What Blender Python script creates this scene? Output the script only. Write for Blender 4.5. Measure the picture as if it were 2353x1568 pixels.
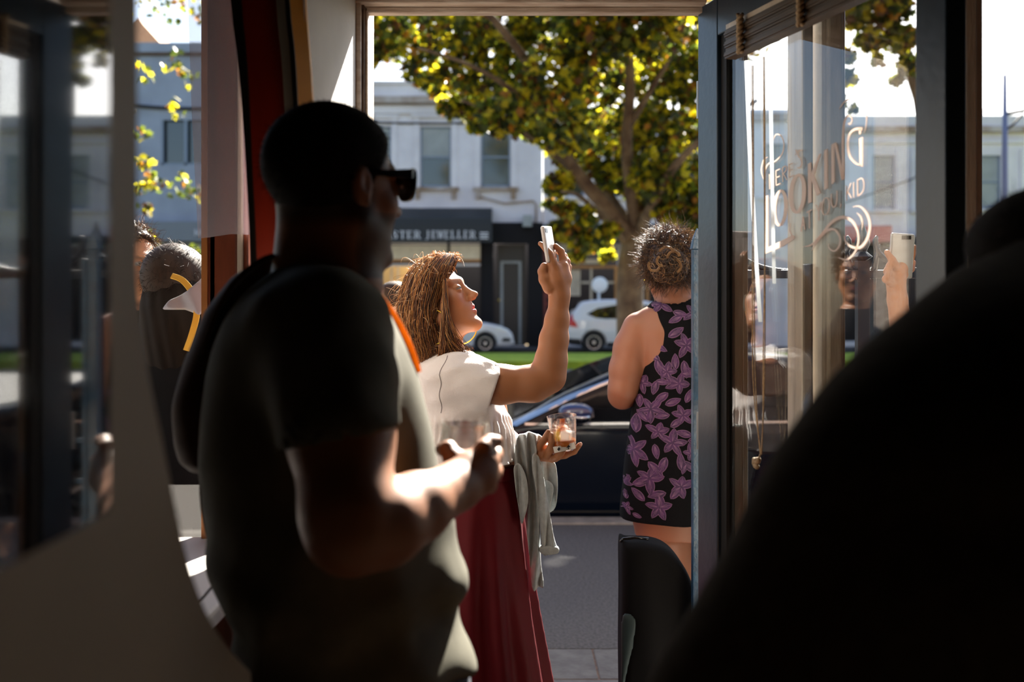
import bpy, bmesh, math, random
import numpy as np
from mathutils import Vector, Matrix
from mathutils.bvhtree import BVHTree

random.seed(7)
np.random.seed(7)
for o in list(bpy.data.objects):
    bpy.data.objects.remove(o)
SC = bpy.context.scene
COL = SC.collection

# ------------------------------------------------------------------ camera
F = 2288.0      # focal length in pixels of the 2353-wide frame
HY = 700.0      # horizon row
CX = 1176.5
EYE = 1.5
cam_d = bpy.data.cameras.new('camera')
cam = bpy.data.objects.new('camera', cam_d)
COL.objects.link(cam)
cam.location = (0, 0, EYE)
cam.rotation_euler = (math.pi/2, 0, 0)
cam_d.sensor_width = 36.0
cam_d.lens = F*36.0/2353.0
cam_d.shift_y = -(784.0-HY)/2353.0
cam_d.clip_start = 0.05
cam_d.clip_end = 500
cam_d.dof.use_dof = True
cam_d.dof.focus_distance = 2.7
cam_d.dof.aperture_fstop = 2.5
cam_d.dof.aperture_blades = 9
SC.camera = cam

# ------------------------------------------------------------------ light
SC.view_settings.view_transform = 'Standard'
SC.view_settings.look = 'None'
SC.view_settings.gamma = 1.0
SC.view_settings.use_curve_mapping = False
SC.view_settings.exposure = 0.68
SUN = Vector((0.32, 1.0, 0.75)).normalized()     # direction towards the sun
w = bpy.data.worlds.new('sky')
SC.world = w
w.use_nodes = True
nt = w.node_tree
nt.nodes.clear()
sky = nt.nodes.new('ShaderNodeTexSky')
sky.sky_type = 'NISHITA'
sky.sun_disc = False
sky.sun_elevation = math.asin(SUN.z)
sky.sun_rotation = math.atan2(SUN.x, SUN.y)
sky.air_density = 1.0
sky.dust_density = 1.6
sky.ozone_density = 1.2
bg = nt.nodes.new('ShaderNodeBackground')
bg.inputs['Strength'].default_value = 0.20
wo = nt.nodes.new('ShaderNodeOutputWorld')
nt.links.new(sky.outputs[0], bg.inputs['Color'])
nt.links.new(bg.outputs[0], wo.inputs['Surface'])
sun_d = bpy.data.lights.new('sun', 'SUN')
sun_d.energy = 24.0
sun_d.angle = math.radians(0.6)
sun_d.color = (1.0, 0.93, 0.82)
sun = bpy.data.objects.new('sun', sun_d)
COL.objects.link(sun)
sun.rotation_euler = SUN.to_track_quat('Z', 'Y').to_euler()
sun.location = (10, 24, 20)
for k, v in dict(max_bounces=10, transparent_max_bounces=16, diffuse_bounces=4, glossy_bounces=5,
                 transmission_bounces=8).items():
    setattr(SC.cycles, k, v)
SC.cycles.caustics_reflective = False
SC.cycles.caustics_refractive = False

def P(px, py, Y):
    "the point seen at pixel (px,py) of the photograph, at distance Y"
    return Vector(((px-CX)/F*Y, Y, EYE-(py-HY)/F*Y))
def WX(px, Y): return (px-CX)/F*Y
def WZ(py, Y): return EYE-(py-HY)/F*Y

# ------------------------------------------------------------------ objects
def tag(o, label=None, cat=None, group=None, kind=None):
    if label: o['label'] = label
    if cat: o['category'] = cat
    if group: o['group'] = group
    if kind: o['kind'] = kind
    return o
def thing(name, label, cat, loc=(0, 0, 0), group=None, kind=None):
    o = bpy.data.objects.new(name, None)
    o.empty_display_size = 0.1
    COL.objects.link(o)
    o.location = loc
    return tag(o, label, cat, group, kind)
def wloc(o):
    v = Vector((0, 0, 0))
    while o is not None:
        v += Vector(o.location)
        o = o.parent
    return v
def link_mesh(name, me, parent=None, base=None):
    o = bpy.data.objects.new(name, me)
    COL.objects.link(o)
    if parent is not None:
        o.parent = parent
    return o
def rawmesh(name, V, L, counts, mats, parent=None, smooth=True, midx=None, loc=None, cols=None):
    """V world coordinates (n,3); L flat vertex indices; counts loop counts per face"""
    V = np.asarray(V, dtype=np.float32)
    off = wloc(parent) if parent is not None else Vector((0, 0, 0))
    own = Vector((0, 0, 0))
    if loc is not None:
        own = Vector(loc) - off
    elif parent is None:
        lo, hi = V.min(0), V.max(0)
        own = Vector(((lo[0]+hi[0])/2, (lo[1]+hi[1])/2, lo[2]))
    sh = np.array(off+own, dtype=np.float32)
    V = V - sh
    me = bpy.data.meshes.new(name)
    me.vertices.add(len(V))
    me.vertices.foreach_set('co', V.ravel())
    L = np.asarray(L, dtype=np.int32).ravel()
    counts = np.asarray(counts, dtype=np.int32)
    me.loops.add(len(L))
    me.loops.foreach_set('vertex_index', L)
    me.polygons.add(len(counts))
    st = np.concatenate([[0], np.cumsum(counts)[:-1]]).astype(np.int32)
    me.polygons.foreach_set('loop_start', st)
    try:
        me.polygons.foreach_set('loop_total', counts)
    except Exception:
        pass
    if not isinstance(mats, (list, tuple)):
        mats = [mats]
    for m in mats:
        me.materials.append(m)
    if midx is not None:
        me.polygons.foreach_set('material_index', np.asarray(midx, dtype=np.int32))
    me.polygons.foreach_set('use_smooth', np.full(len(counts), smooth, dtype=bool))
    me.update(calc_edges=True)
    me.validate()
    if cols is not None:
        at = me.color_attributes.new('Col', 'FLOAT_COLOR', 'POINT')
        c = np.ones((len(V), 4), dtype=np.float32)
        c[:, :3] = cols
        at.data.foreach_set('color', c.ravel())
    o = link_mesh(name, me, parent)
    o.location = own
    return o

class MB:
    "collects solid shapes; build() links them as one mesh object"
    def __init__(s):
        s.v = []; s.f = []; s.m = []; s.mi = 0
    def add(s, vs, fs):
        n = len(s.v)
        s.v += [tuple(v) for v in vs]
        s.f += [tuple(n+i for i in f) for f in fs]
        s.m += [s.mi]*len(fs)
        return s
    def box(s, x0, x1, y0, y1, z0, z1):
        return s.hexa([(x0,y0,z0),(x1,y0,z0),(x1,y1,z0),(x0,y1,z0),(x0,y0,z1),(x1,y0,z1),(x1,y1,z1),(x0,y1,z1)])
    def hexa(s, c):
        return s.add(c, [(0,3,2,1),(4,5,6,7),(0,1,5,4),(1,2,6,5),(2,3,7,6),(3,0,4,7)])
    def prism(s, pts, d):
        "closed polygon of 3D points extruded along vector d"
        n = len(pts); d = Vector(d)
        pts = [Vector(p) for p in pts]
        vs = pts+[p+d for p in pts]
        return s.add(vs, [tuple(range(n))[::-1], tuple(range(n, 2*n))]+[(i, (i+1) % n, n+(i+1) % n, n+i) for i in range(n)])
    def tube(s, pts, r, n=8, cap=True):
        pts = [Vector(p) for p in pts]
        if not hasattr(r, '__len__'): r = [r]*len(pts)
        vs = []; fs = []
        up = None
        for i, p in enumerate(pts):
            t = (pts[min(i+1, len(pts)-1)]-pts[max(i-1, 0)])
            if t.length < 1e-9: t = Vector((0, 0, 1))
            t.normalize()
            if up is None:
                up = t.orthogonal().normalized()
            else:
                up = (up-t*up.dot(t))
                up = up.normalized() if up.length > 1e-6 else t.orthogonal().normalized()
            b = t.cross(up)
            for k in range(n):
                a = 2*math.pi*k/n
                vs.append(p+(up*math.cos(a)+b*math.sin(a))*r[i])
        for i in range(len(pts)-1):
            for k in range(n):
                a = i*n+k; b2 = i*n+(k+1) % n
                fs.append((a, b2, b2+n, a+n))
        if cap:
            fs.append(tuple(range(n))[::-1])
            m = (len(pts)-1)*n
            fs.append(tuple(range(m, m+n)))
        return s.add(vs, fs)
    def lathe(s, prof, c, axis=(0, 0, 1), n=32, closed=False):
        "profile of (radius, height) about an axis through c"
        ax = Vector(axis).normalized(); u = ax.orthogonal().normalized(); v = ax.cross(u); c = Vector(c)
        vs = []; fs = []
        for r, h in prof:
            for k in range(n):
                a = 2*math.pi*k/n
                vs.append(c+ax*h+(u*math.cos(a)+v*math.sin(a))*r)
        m = len(prof)
        for i in range(m if closed else m-1):
            j = (i+1) % m
            for k in range(n):
                fs.append((i*n+k, i*n+(k+1) % n, j*n+(k+1) % n, j*n+k))
        if not closed:
            fs.append(tuple(range(n))[::-1]); fs.append(tuple(range((m-1)*n, m*n)))
        return s.add(vs, fs)
    def ball(s, c, r, n=12, R=None):
        c = Vector(c)
        if not hasattr(r, '__len__'): r = (r, r, r)
        vs = [c+Vector((0, 0, r[2]))]; fs = []
        for i in range(1, n):
            th = math.pi*i/n
            for k in range(2*n):
                a = math.pi*k/n
                vs.append(c+Vector((math.sin(th)*math.cos(a)*r[0], math.sin(th)*math.sin(a)*r[1], math.cos(th)*r[2])))
        vs.append(c-Vector((0, 0, r[2])))
        if R is not None:
            vs = [c+R@(v-c) for v in vs]
        m = 2*n
        for k in range(m): fs.append((0, 1+k, 1+(k+1) % m))
        for i in range(n-2):
            for k in range(m):
                a = 1+i*m+k; b = 1+i*m+(k+1) % m
                fs.append((a, a+m, b+m, b))
        e = len(vs)-1; q = 1+(n-2)*m
        for k in range(m): fs.append((q+k, e, q+(k+1) % m))
        return s.add(vs, fs)
    def build(s, name, mats, parent=None, smooth=False, bevel=0, loc=None, angle=None):
        L = [i for f in s.f for i in f]
        o = rawmesh(name, s.v, L, [len(f) for f in s.f], mats, parent, smooth, s.m, loc)
        if bevel:
            b = o.modifiers.new('bevel', 'BEVEL'); b.width = bevel; b.segments = 2; b.limit_method = 'ANGLE'
        if smooth and angle is not None:
            try:
                o.data.set_sharp_from_angle(angle=math.radians(angle))
            except Exception:
                pass
        return o

def smooth_path(pts, n=6, closed=False):
    "Catmull-Rom through tuples of any length"
    pts = [np.array(p, dtype=float) for p in pts]
    out = []
    m = len(pts)
    rng = m if closed else m-1
    for i in range(rng):
        if closed:
            p0, p1, p2, p3 = pts[(i-1) % m], pts[i], pts[(i+1) % m], pts[(i+2) % m]
        else:
            p0, p1, p2, p3 = pts[max(i-1, 0)], pts[i], pts[i+1], pts[min(i+2, m-1)]
        for k in range(n):
            t = k/n
            out.append(0.5*((2*p1)+(-p0+p2)*t+(2*p0-5*p1+4*p2-p3)*t*t+(-p0+3*p1-3*p2+p3)*t**3))
    if not closed: out.append(pts[-1])
    return out

# ------------------------------------------------------------------ materials
def mat(name, col, rough=0.6, metal=0.0, var=0.0, scale=20.0, bump=0.0, bscale=None, spec=0.5, col2=None,
        attr=False, trans=0.0, sheen=0.0, coat=0.0, emit=None, estr=0.0, sss=0.0, stretch=None):
    m = bpy.data.materials.new(name)
    m.use_nodes = True
    nt = m.node_tree; N = nt.nodes; L = nt.links
    b = N['Principled BSDF']
    b.inputs['Base Color'].default_value = (*col, 1)
    b.inputs['Roughness'].default_value = rough
    b.inputs['Metallic'].default_value = metal
    b.inputs['Specular IOR Level'].default_value = spec
    if sheen: b.inputs['Sheen Weight'].default_value = sheen
    if coat: b.inputs['Coat Weight'].default_value = coat
    if sss:
        b.inputs['Subsurface Weight'].default_value = sss
        b.inputs['Subsurface Radius'].default_value = (0.012, 0.005, 0.003)
        b.inputs['Subsurface Scale'].default_value = 1.0
    if emit:
        b.inputs['Emission Color'].default_value = (*emit, 1)
        b.inputs['Emission Strength'].default_value = estr
    if var or bump or col2:
        tc = N.new('ShaderNodeTexCoord'); src = tc.outputs['Object']
        if stretch:
            mp = N.new('ShaderNodeMapping'); mp.inputs['Scale'].default_value = stretch
            L.new(src, mp.inputs['Vector']); src = mp.outputs[0]
        nz = N.new('ShaderNodeTexNoise'); nz.inputs['Scale'].default_value = scale
        nz.inputs['Detail'].default_value = 6
        L.new(src, nz.inputs['Vector'])
        if var or col2:
            cr = N.new('ShaderNodeValToRGB')
            c2 = col2 if col2 else tuple(max(0, c*(1-var)) for c in col)
            c1 = col if col2 else tuple(min(1, c*(1+var)) for c in col)
            cr.color_ramp.elements[0].position = 0.35; cr.color_ramp.elements[1].position = 0.65
            cr.color_ramp.elements[0].color = (*c2, 1); cr.color_ramp.elements[1].color = (*c1, 1)
            L.new(nz.outputs['Fac'], cr.inputs['Fac'])
            out = cr.outputs[0]
            if attr:
                at = N.new('ShaderNodeAttribute'); at.attribute_name = 'Col'
                mx = N.new('ShaderNodeMix'); mx.data_type = 'RGBA'; mx.blend_type = 'MULTIPLY'
                mx.inputs['Factor'].default_value = 1.0
                L.new(out, mx.inputs['A']); L.new(at.outputs['Color'], mx.inputs['B'])
                out = mx.outputs['Result']
            L.new(out, b.inputs['Base Color'])
        if bump:
            nb = N.new('ShaderNodeTexNoise'); nb.inputs['Scale'].default_value = bscale or scale
            nb.inputs['Detail'].default_value = 5
            L.new(src, nb.inputs['Vector'])
            bp = N.new('ShaderNodeBump'); bp.inputs['Strength'].default_value = 1.0
            bp.inputs['Distance'].default_value = bump
            L.new(nb.outputs['Fac'], bp.inputs['Height'])
            L.new(bp.outputs[0], b.inputs['Normal'])
    if attr and not (var or col2):
        at = N.new('ShaderNodeAttribute'); at.attribute_name = 'Col'
        L.new(at.outputs['Color'], b.inputs['Base Color'])
    if trans:
        tl = N.new('ShaderNodeBsdfTranslucent')
        mx = N.new('ShaderNodeMixShader'); mx.inputs[0].default_value = trans
        o = N['Material Output']
        L.new(b.outputs[0], mx.inputs[1]); L.new(tl.outputs[0], mx.inputs[2]); L.new(mx.outputs[0], o.inputs['Surface'])
        src = b.inputs['Base Color'].links[0].from_socket if b.inputs['Base Color'].links else None
        if src: L.new(src, tl.inputs['Color'])
        else: tl.inputs['Color'].default_value = (*col, 1)
    return m

def pane_mat(name, tint=(1, 1, 1), ior=1.45, rough=0.0, extra=0.0):
    "thin window glass: clear with a mirror-like fresnel reflection"
    m = bpy.data.materials.new(name); m.use_nodes = True
    nt = m.node_tree; N = nt.nodes; L = nt.links
    for n in list(N):
        if n.type != 'OUTPUT_MATERIAL': N.remove(n)
    o = [n for n in N if n.type == 'OUTPUT_MATERIAL'][0]
    t = N.new('ShaderNodeBsdfTransparent'); t.inputs[0].default_value = (*tint, 1)
    g = N.new('ShaderNodeBsdfGlossy'); g.inputs['Roughness'].default_value = rough
    fr = N.new('ShaderNodeFresnel'); fr.inputs['IOR'].default_value = ior
    ad = N.new('ShaderNodeMath'); ad.operation = 'ADD'; ad.inputs[1].default_value = extra; ad.use_clamp = True
    mx = N.new('ShaderNodeMixShader')
    ge = N.new('ShaderNodeNewGeometry')
    mr = N.new('ShaderNodeMapRange'); mr.inputs['To Min'].default_value = ior; mr.inputs['To Max'].default_value = 1/ior
    L.new(ge.outputs['Backfacing'], mr.inputs['Value']); L.new(mr.outputs[0], fr.inputs['IOR'])
    L.new(fr.outputs[0], ad.inputs[0]); L.new(ad.outputs[0], mx.inputs[0])
    L.new(t.outputs[0], mx.inputs[1]); L.new(g.outputs[0], mx.inputs[2]); L.new(mx.outputs[0], o.inputs['Surface'])
    return m
def film_mat(name, col, alpha, rough=0.4):
    m = bpy.data.materials.new(name); m.use_nodes = True
    b = m.node_tree.nodes['Principled BSDF']
    b.inputs['Base Color'].default_value = (*col, 1); b.inputs['Alpha'].default_value = alpha
    b.inputs['Roughness'].default_value = rough
    return m

# ------------------------------------------------------------------ distance-field modelling
def smin(a, b, k):
    h = np.clip(0.5+0.5*(b-a)/k, 0, 1)
    return b*(1-h)+a*h-k*h*(1-h)
def smax(a, b, k): return -smin(-a, -b, k)
def f_ell(c, r, R=None):
    c = [float(q) for q in c]
    def f(x, y, z):
        X, Y, Z = x-c[0], y-c[1], z-c[2]
        if R is not None:
            X, Y, Z = (R[0][0]*X+R[1][0]*Y+R[2][0]*Z, R[0][1]*X+R[1][1]*Y+R[2][1]*Z, R[0][2]*X+R[1][2]*Y+R[2][2]*Z)
        k0 = np.sqrt((X/r[0])**2+(Y/r[1])**2+(Z/r[2])**2)
        k1 = np.sqrt((X/r[0]**2)**2+(Y/r[1]**2)**2+(Z/r[2]**2)**2)
        return k0*(k0-1)/np.maximum(k1, 1e-6)
    m = max(r)
    return f, [c[i]-m for i in range(3)], [c[i]+m for i in range(3)]
def f_cone(a, b, ra, rb):
    a = np.array(a, dtype=float); b = np.array(b, dtype=float); d = b-a; l2 = max(float(d@d), 1e-12)
    def f(x, y, z):
        X, Y, Z = x-a[0], y-a[1], z-a[2]
        h = np.clip((X*d[0]+Y*d[1]+Z*d[2])/l2, 0, 1)
        return np.sqrt((X-h*d[0])**2+(Y-h*d[1])**2+(Z-h*d[2])**2)-(ra+(rb-ra)*h)
    m = max(ra, rb)
    return f, list(np.minimum(a, b)-m), list(np.maximum(a, b)+m)
def f_box(c, hf, r=0.0, R=None):
    c = [float(q) for q in c]
    def f(x, y, z):
        X, Y, Z = x-c[0], y-c[1], z-c[2]
        if R is not None:
            X, Y, Z = (R[0][0]*X+R[1][0]*Y+R[2][0]*Z, R[0][1]*X+R[1][1]*Y+R[2][1]*Z, R[0][2]*X+R[1][2]*Y+R[2][2]*Z)
        qx, qy, qz = np.abs(X)-hf[0]+r, np.abs(Y)-hf[1]+r, np.abs(Z)-hf[2]+r
        return np.sqrt(np.maximum(qx, 0)**2+np.maximum(qy, 0)**2+np.maximum(qz, 0)**2)+np.minimum(np.maximum(np.maximum(qx, qy), qz), 0)-r
    m = math.sqrt(sum(q*q for q in hf))
    return f, [c[i]-m for i in range(3)], [c[i]+m for i in range(3)]
def f_loft(keys, fold=None, p=2.0):
    "keys: rows of (z, cx, cy, ax, ay): elliptical sections stacked in z; fold(theta,z)->relative swell"
    K = np.array(sorted(keys, key=lambda q: q[0]), dtype=float)
    zs = np.linspace(K[0, 0], K[-1, 0], 200)
    # smooth interpolation
    C = [np.interp(zs, K[:, 0], K[:, i]) for i in range(1, 5)]
    ker = np.exp(-np.linspace(-2, 2, 13)**2); ker /= ker.sum()
    C = [np.convolve(np.pad(q, 6, mode='edge'), ker, mode='valid') for q in C]
    z0, z1 = K[0, 0], K[-1, 0]
    def f(x, y, z):
        zc = np.clip(z, z0, z1)
        cx, cy, ax, ay = [np.interp(zc.ravel(), zs, q).reshape(zc.shape) for q in C]
        X, Y = x-cx, y-cy
        if fold is not None:
            g = 1+fold(np.arctan2(Y/ay, X/ax), z)
            ax = ax*g; ay = ay*g
        if p == 2.0:
            k0 = np.sqrt((X/ax)**2+(Y/ay)**2)
            k1 = np.sqrt((X/ax**2)**2+(Y/ay**2)**2)
            d = k0*(k0-1)/np.maximum(k1, 1e-6)
        else:
            d = ((np.abs(X/ax)**p+np.abs(Y/ay)**p)**(1/p)-1)*np.minimum(ax, ay)
        dz = np.maximum(z0-z, z-z1)
        return np.where(dz > 0, np.sqrt(np.maximum(d, 0)**2+dz**2), np.maximum(d, dz))
    lo = [(C[0]-C[2]*1.15).min(), (C[1]-C[3]*1.15).min(), z0]; hi = [(C[0]+C[2]*1.15).max(), (C[1]+C[3]*1.15).max(), z1]
    return f, lo, hi
def poly_sd(px, pz, poly):
    "signed distance to a 2D polygon, arrays px,pz broadcast"
    px, pz = np.broadcast_arrays(px, pz)
    d = np.full(px.shape, 1e9); s = np.ones(px.shape)
    n = len(poly)
    for i in range(n):
        ax, az = poly[i]; bx, bz = poly[i-1]
        ex, ez = bx-ax, bz-az; wx, wz = px-ax, pz-az
        t = np.clip((wx*ex+wz*ez)/max(ex*ex+ez*ez, 1e-12), 0, 1)
        d = np.minimum(d, (wx-ex*t)**2+(wz-ez*t)**2)
        c1 = pz >= az; c2 = pz < bz; c3 = ex*wz > ez*wx
        flip = (c1 & c2 & c3) | (~c1 & ~c2 & ~c3)
        s = np.where(flip, -s, s)
    return s*np.sqrt(d)
def f_sheet(poly, yc, t, k=0.004):
    "polygon in x,z; thickness t about depth yc (number or function of x,z)"
    def f(x, y, z):
        d2 = poly_sd(x, z, poly)
        c = yc(x, z) if callable(yc) else yc
        tt = t(x, z) if callable(t) else t
        return smax(d2, np.abs(y-c)-tt, k)
    xs = [q[0] for q in poly]; zs = [q[1] for q in poly]
    return f, [min(xs), -1e9, min(zs)], [max(xs), 1e9, max(zs)]
def warp(prim, w, m=0.03):
    "prim plus a displacement w(x,y,z)"
    f, lo, hi = prim
    return (lambda x, y, z: f(x, y, z)+w(x, y, z)), [q-m for q in lo], [q+m for q in hi]

def axis(segs):
    "non-uniform axis: [(start, step), ..., (end,)]"
    out = []
    for i in range(len(segs)-1):
        a, h = segs[i]; b = segs[i+1][0]
        n = max(1, int(round((b-a)/h)))
        out += list(np.linspace(a, b, n, endpoint=False))
    out.append(segs[-1][0])
    return np.array(out)
class Field:
    def __init__(s, ax, ay, az):
        s.ax, s.ay, s.az = [np.asarray(q, dtype=np.float64) for q in (ax, ay, az)]
        s.D = np.full((len(ax), len(ay), len(az)), 1.0, dtype=np.float32)
    def _sl(s, lo, hi, m):
        out = []
        for a, l, h in zip((s.ax, s.ay, s.az), lo, hi):
            i = max(0, np.searchsorted(a, l-m)-1); j = min(len(a), np.searchsorted(a, h+m)+1)
            out.append(slice(i, j))
        return tuple(out)
    def op(s, prim, k=0.01, mode='add', m=None):
        f, lo, hi = prim
        m = m if m is not None else max(k*1.5, 0.012)
        sl = s._sl(lo, hi, m)
        if any(q.stop <= q.start for q in sl): return s
        x = s.ax[sl[0]][:, None, None]; y = s.ay[sl[1]][None, :, None]; z = s.az[sl[2]][None, None, :]
        d = f(x, y, z)
        cur = s.D[sl]
        if mode == 'add': r = smin(cur, d, k)
        elif mode == 'sub': r = smax(cur, -d, k)
        else: r = smax(cur, d, k)
        s.D[sl] = r.astype(np.float32)
        return s
    def mesh(s):
        V = s.D; ins = V < 0
        nx, ny, nz = V.shape
        # closed at the borders
        V = V.copy()
        for a in range(3):
            idx = [slice(None)]*3
            for e in (0, -1):
                idx[a] = e
                V[tuple(idx)] = np.maximum(V[tuple(idx)], 1e-4)
        ins = V < 0
        cnt = np.zeros((nx-1, ny-1, nz-1), dtype=np.int8)
        for i in (0, 1):
            for j in (0, 1):
                for k in (0, 1):
                    cnt += ins[i:nx-1+i, j:ny-1+j, k:nz-1+k]
        act = (cnt > 0) & (cnt < 8)
        ci, cj, ck = np.nonzero(act)
        n = len(ci)
        pos = np.zeros((n, 3)); num = np.zeros(n)
        A = (s.ax, s.ay, s.az)
        corners = [(i, j, k) for i in (0, 1) for j in (0, 1) for k in (0, 1)]
        for c in corners:
            for a in range(3):
                if c[a] == 0:
                    e = list(c); e[a] = 1
                    v0 = V[ci+c[0], cj+c[1], ck+c[2]].astype(float); v1 = V[ci+e[0], cj+e[1], ck+e[2]].astype(float)
                    m = (v0 < 0) != (v1 < 0)
                    t = np.where(m, v0/np.where(m, v0-v1, 1), 0)
                    p0 = np.stack([A[0][ci+c[0]], A[1][cj+c[1]], A[2][ck+c[2]]], 1)
                    p1 = np.stack([A[0][ci+e[0]], A[1][cj+e[1]], A[2][ck+e[2]]], 1)
                    pos += (p0+(p1-p0)*t[:, None])*m[:, None]
                    num += m
        pos /= num[:, None]
        ids = np.full(act.shape, -1, dtype=np.int64); ids[ci, cj, ck] = np.arange(n)
        quads = []
        for a in range(3):
            b, c = (a+1) % 3, (a+2) % 3
            s0 = [slice(1, -1)]*3; s1 = [slice(1, -1)]*3
            s0[a] = slice(0, -1); s1[a] = slice(1, None)
            m = ins[tuple(s0)] != ins[tuple(s1)]
            e = np.stack(np.nonzero(m), 1)
            base = e.copy(); base[:, b] += 1; base[:, c] += 1
            lowin = ins[base[:, 0], base[:, 1], base[:, 2]]
            def g(db, dc):
                q = base.copy(); q[:, b] -= db; q[:, c] -= dc
                return ids[q[:, 0], q[:, 1], q[:, 2]]
            q = np.stack([g(1, 1), g(0, 1), g(0, 0), g(1, 0)], 1)
            q[~lowin] = q[~lowin][:, ::-1]
            quads.append(q)
        Q = np.concatenate(quads)
        Q = Q[(Q >= 0).all(1)]
        return pos, Q
    def build(s, name, mats, parent=None, cols=None, midx=None, relax=0, loc=None):
        V, Q = s.mesh()
        if relax:
            E = np.concatenate([Q[:, [0, 1]], Q[:, [1, 2]], Q[:, [2, 3]], Q[:, [3, 0]]])
            for _ in range(relax):
                S = np.zeros_like(V); c = np.zeros(len(V))
                for q in (0, 1, 2):
                    S[:, q] = np.bincount(E[:, 0], V[E[:, 1], q], len(V))+np.bincount(E[:, 1], V[E[:, 0], q], len(V))
                c = np.bincount(E[:, 0], minlength=len(V))+np.bincount(E[:, 1], minlength=len(V))
                V = V*0.5+0.5*S/np.maximum(c, 1)[:, None]
        cc = cols(V) if cols is not None else None
        mi = midx(V[Q].mean(1)) if midx is not None else None
        return rawmesh(name, V, Q.ravel(), np.full(len(Q), 4), mats, parent, True, mi, loc, cc)

def bvh_of(o):
    off = wloc(o)
    me = o.data
    return BVHTree.FromPolygons([v.co+off for v in me.vertices], [tuple(p.vertices) for p in me.polygons])
def project(mb, bvh, poly, o, u, v, d, off=0.001, res=0.02, far=5.0):
    """lay a 2D polygon (u,v about origin o) on a surface along direction d; triangulated finely so that it follows the shape"""
    u = Vector(u); v = Vector(v); d = Vector(d); o = Vector(o)
    bm = bmesh.new()
    vs = [bm.verts.new((p[0], p[1], 0)) for p in poly]
    try:
        f = bm.faces.new(vs)
    except ValueError:
        bm.free(); return
    bmesh.ops.triangulate(bm, faces=bm.faces[:])
    for _ in range(7):
        es = [e for e in bm.edges if e.calc_length() > res]
        if not es: break
        bmesh.ops.subdivide_edges(bm, edges=es, cuts=1)
        bmesh.ops.triangulate(bm, faces=[f for f in bm.faces if len(f.verts) > 3])
    bm.verts.ensure_lookup_table()
    pos = []; ok = []
    for q in bm.verts:
        s = o+u*q.co.x+v*q.co.y
        h = bvh.ray_cast(s, d, far)
        if h[0] is None:
            pos.append(None)
        else:
            n = h[1]
            if n.dot(d) > 0: n = -n
            pos.append(h[0]+n*off)
    ix = {}; V = []; Fc = []
    for f in bm.faces:
        t = [q.index for q in f.verts]
        if any(pos[i] is None for i in t): continue
        if max((pos[t[0]]-pos[t[1]]).length, (pos[t[1]]-pos[t[2]]).length, (pos[t[2]]-pos[t[0]]).length) > res*6: continue
        for i in t:
            if i not in ix:
                ix[i] = len(V); V.append(pos[i])
        a, b, c = [ix[i] for i in t]
        n = (V[b]-V[a]).cross(V[c]-V[a])
        Fc.append((a, b, c) if n.dot(d) < 0 else (a, c, b))
    bm.free()
    if Fc: mb.add(V, Fc)

def strands(name, paths, mt, parent, r=0.0006, taper=0.3, pal=None, seed=1):
    "many fine three-sided hairs in one mesh; paths: list of (n,3) arrays of equal n"
    A = np.array(paths)               # m,n,3
    m, n, _ = A.shape
    T = np.gradient(A, axis=1)
    T /= np.maximum(np.linalg.norm(T, axis=2, keepdims=True), 1e-9)
    ref = np.array([0.3, 1.0, 0.2]); ref /= np.linalg.norm(ref)
    U = np.cross(T, ref); U /= np.maximum(np.linalg.norm(U, axis=2, keepdims=True), 1e-9)
    W = np.cross(T, U)
    rr = r*(1-(1-taper)*np.linspace(0, 1, n)**2)
    rr = rr[None, :, None]
    V = np.stack([A+(U*math.cos(a)+W*math.sin(a))*rr for a in (0, 2.094, 4.189)], 2).reshape(-1, 3)
    base = (np.arange(m)[:, None]*n+np.arange(n-1)[None, :]).ravel()*3
    Q = np.concatenate([np.stack([base+k, base+(k+1) % 3, base+3+(k+1) % 3, base+3+k], 1) for k in range(3)])
    cols = None
    if pal is not None:
        rg = np.random.RandomState(seed); pal = np.array(pal)
        c = pal[rg.randint(0, len(pal), m)]*rg.uniform(.75, 1.25, (m, 1))
        cols = np.repeat(c, n*3, axis=0)
    return rawmesh(name, V, Q.ravel(), np.full(len(Q), 4), mt, parent, True, None, None, cols)

# ================================================================== materials used by the setting
M = {}
M['white_wall'] = mat('white_paint', (0.72, 0.70, 0.66), 0.7, var=0.04, scale=6, bump=0.0015, bscale=60)
M['dark_wall'] = mat('dark_interior_paint', (0.025, 0.019, 0.015), 0.8, var=0.15, scale=5)
M['floor'] = mat('floor_boards', (0.035, 0.023, 0.016), 0.5, var=0.3, scale=8, stretch=(1, 8, 1))
M['ceiling'] = mat('ceiling_paint', (0.035, 0.03, 0.026), 0.9, var=0.05)
M['beige_timber'] = mat('weathered_beige_paint', (0.66, 0.57, 0.48), 0.6, col2=(0.46, 0.35, 0.27), scale=9, bump=0.002, bscale=45, stretch=(1, 6, 6))
M['beige_post'] = mat('beige_gloss_paint', (0.50, 0.42, 0.33), 0.35, var=0.12, scale=7, bump=0.001, bscale=30, stretch=(6, 6, 1))
M['peeled'] = mat('bare_dark_timber', (0.10, 0.06, 0.04), 0.8, var=0.4, scale=30)
M['blue'] = mat('navy_blue_paint', (0.012, 0.027, 0.048), 0.35, var=0.15, scale=10, bump=0.0006, bscale=50)
M['iron_blue'] = mat('blue_enamel_iron', (0.022, 0.075, 0.15), 0.3, col2=(0.02, 0.05, 0.10), scale=40, bump=0.001, bscale=120)
M['black_gap'] = mat('black_rubber_seal', (0.008, 0.008, 0.009), 0.7)
M['glass'] = pane_mat('window_glass')
M['door_glass'] = pane_mat('door_glass', (0.97, 0.98, 0.98), 1.5)
M['vinyl'] = mat('frosted_vinyl', (0.95, 0.84, 0.78), 0.6, trans=0.6)
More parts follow.
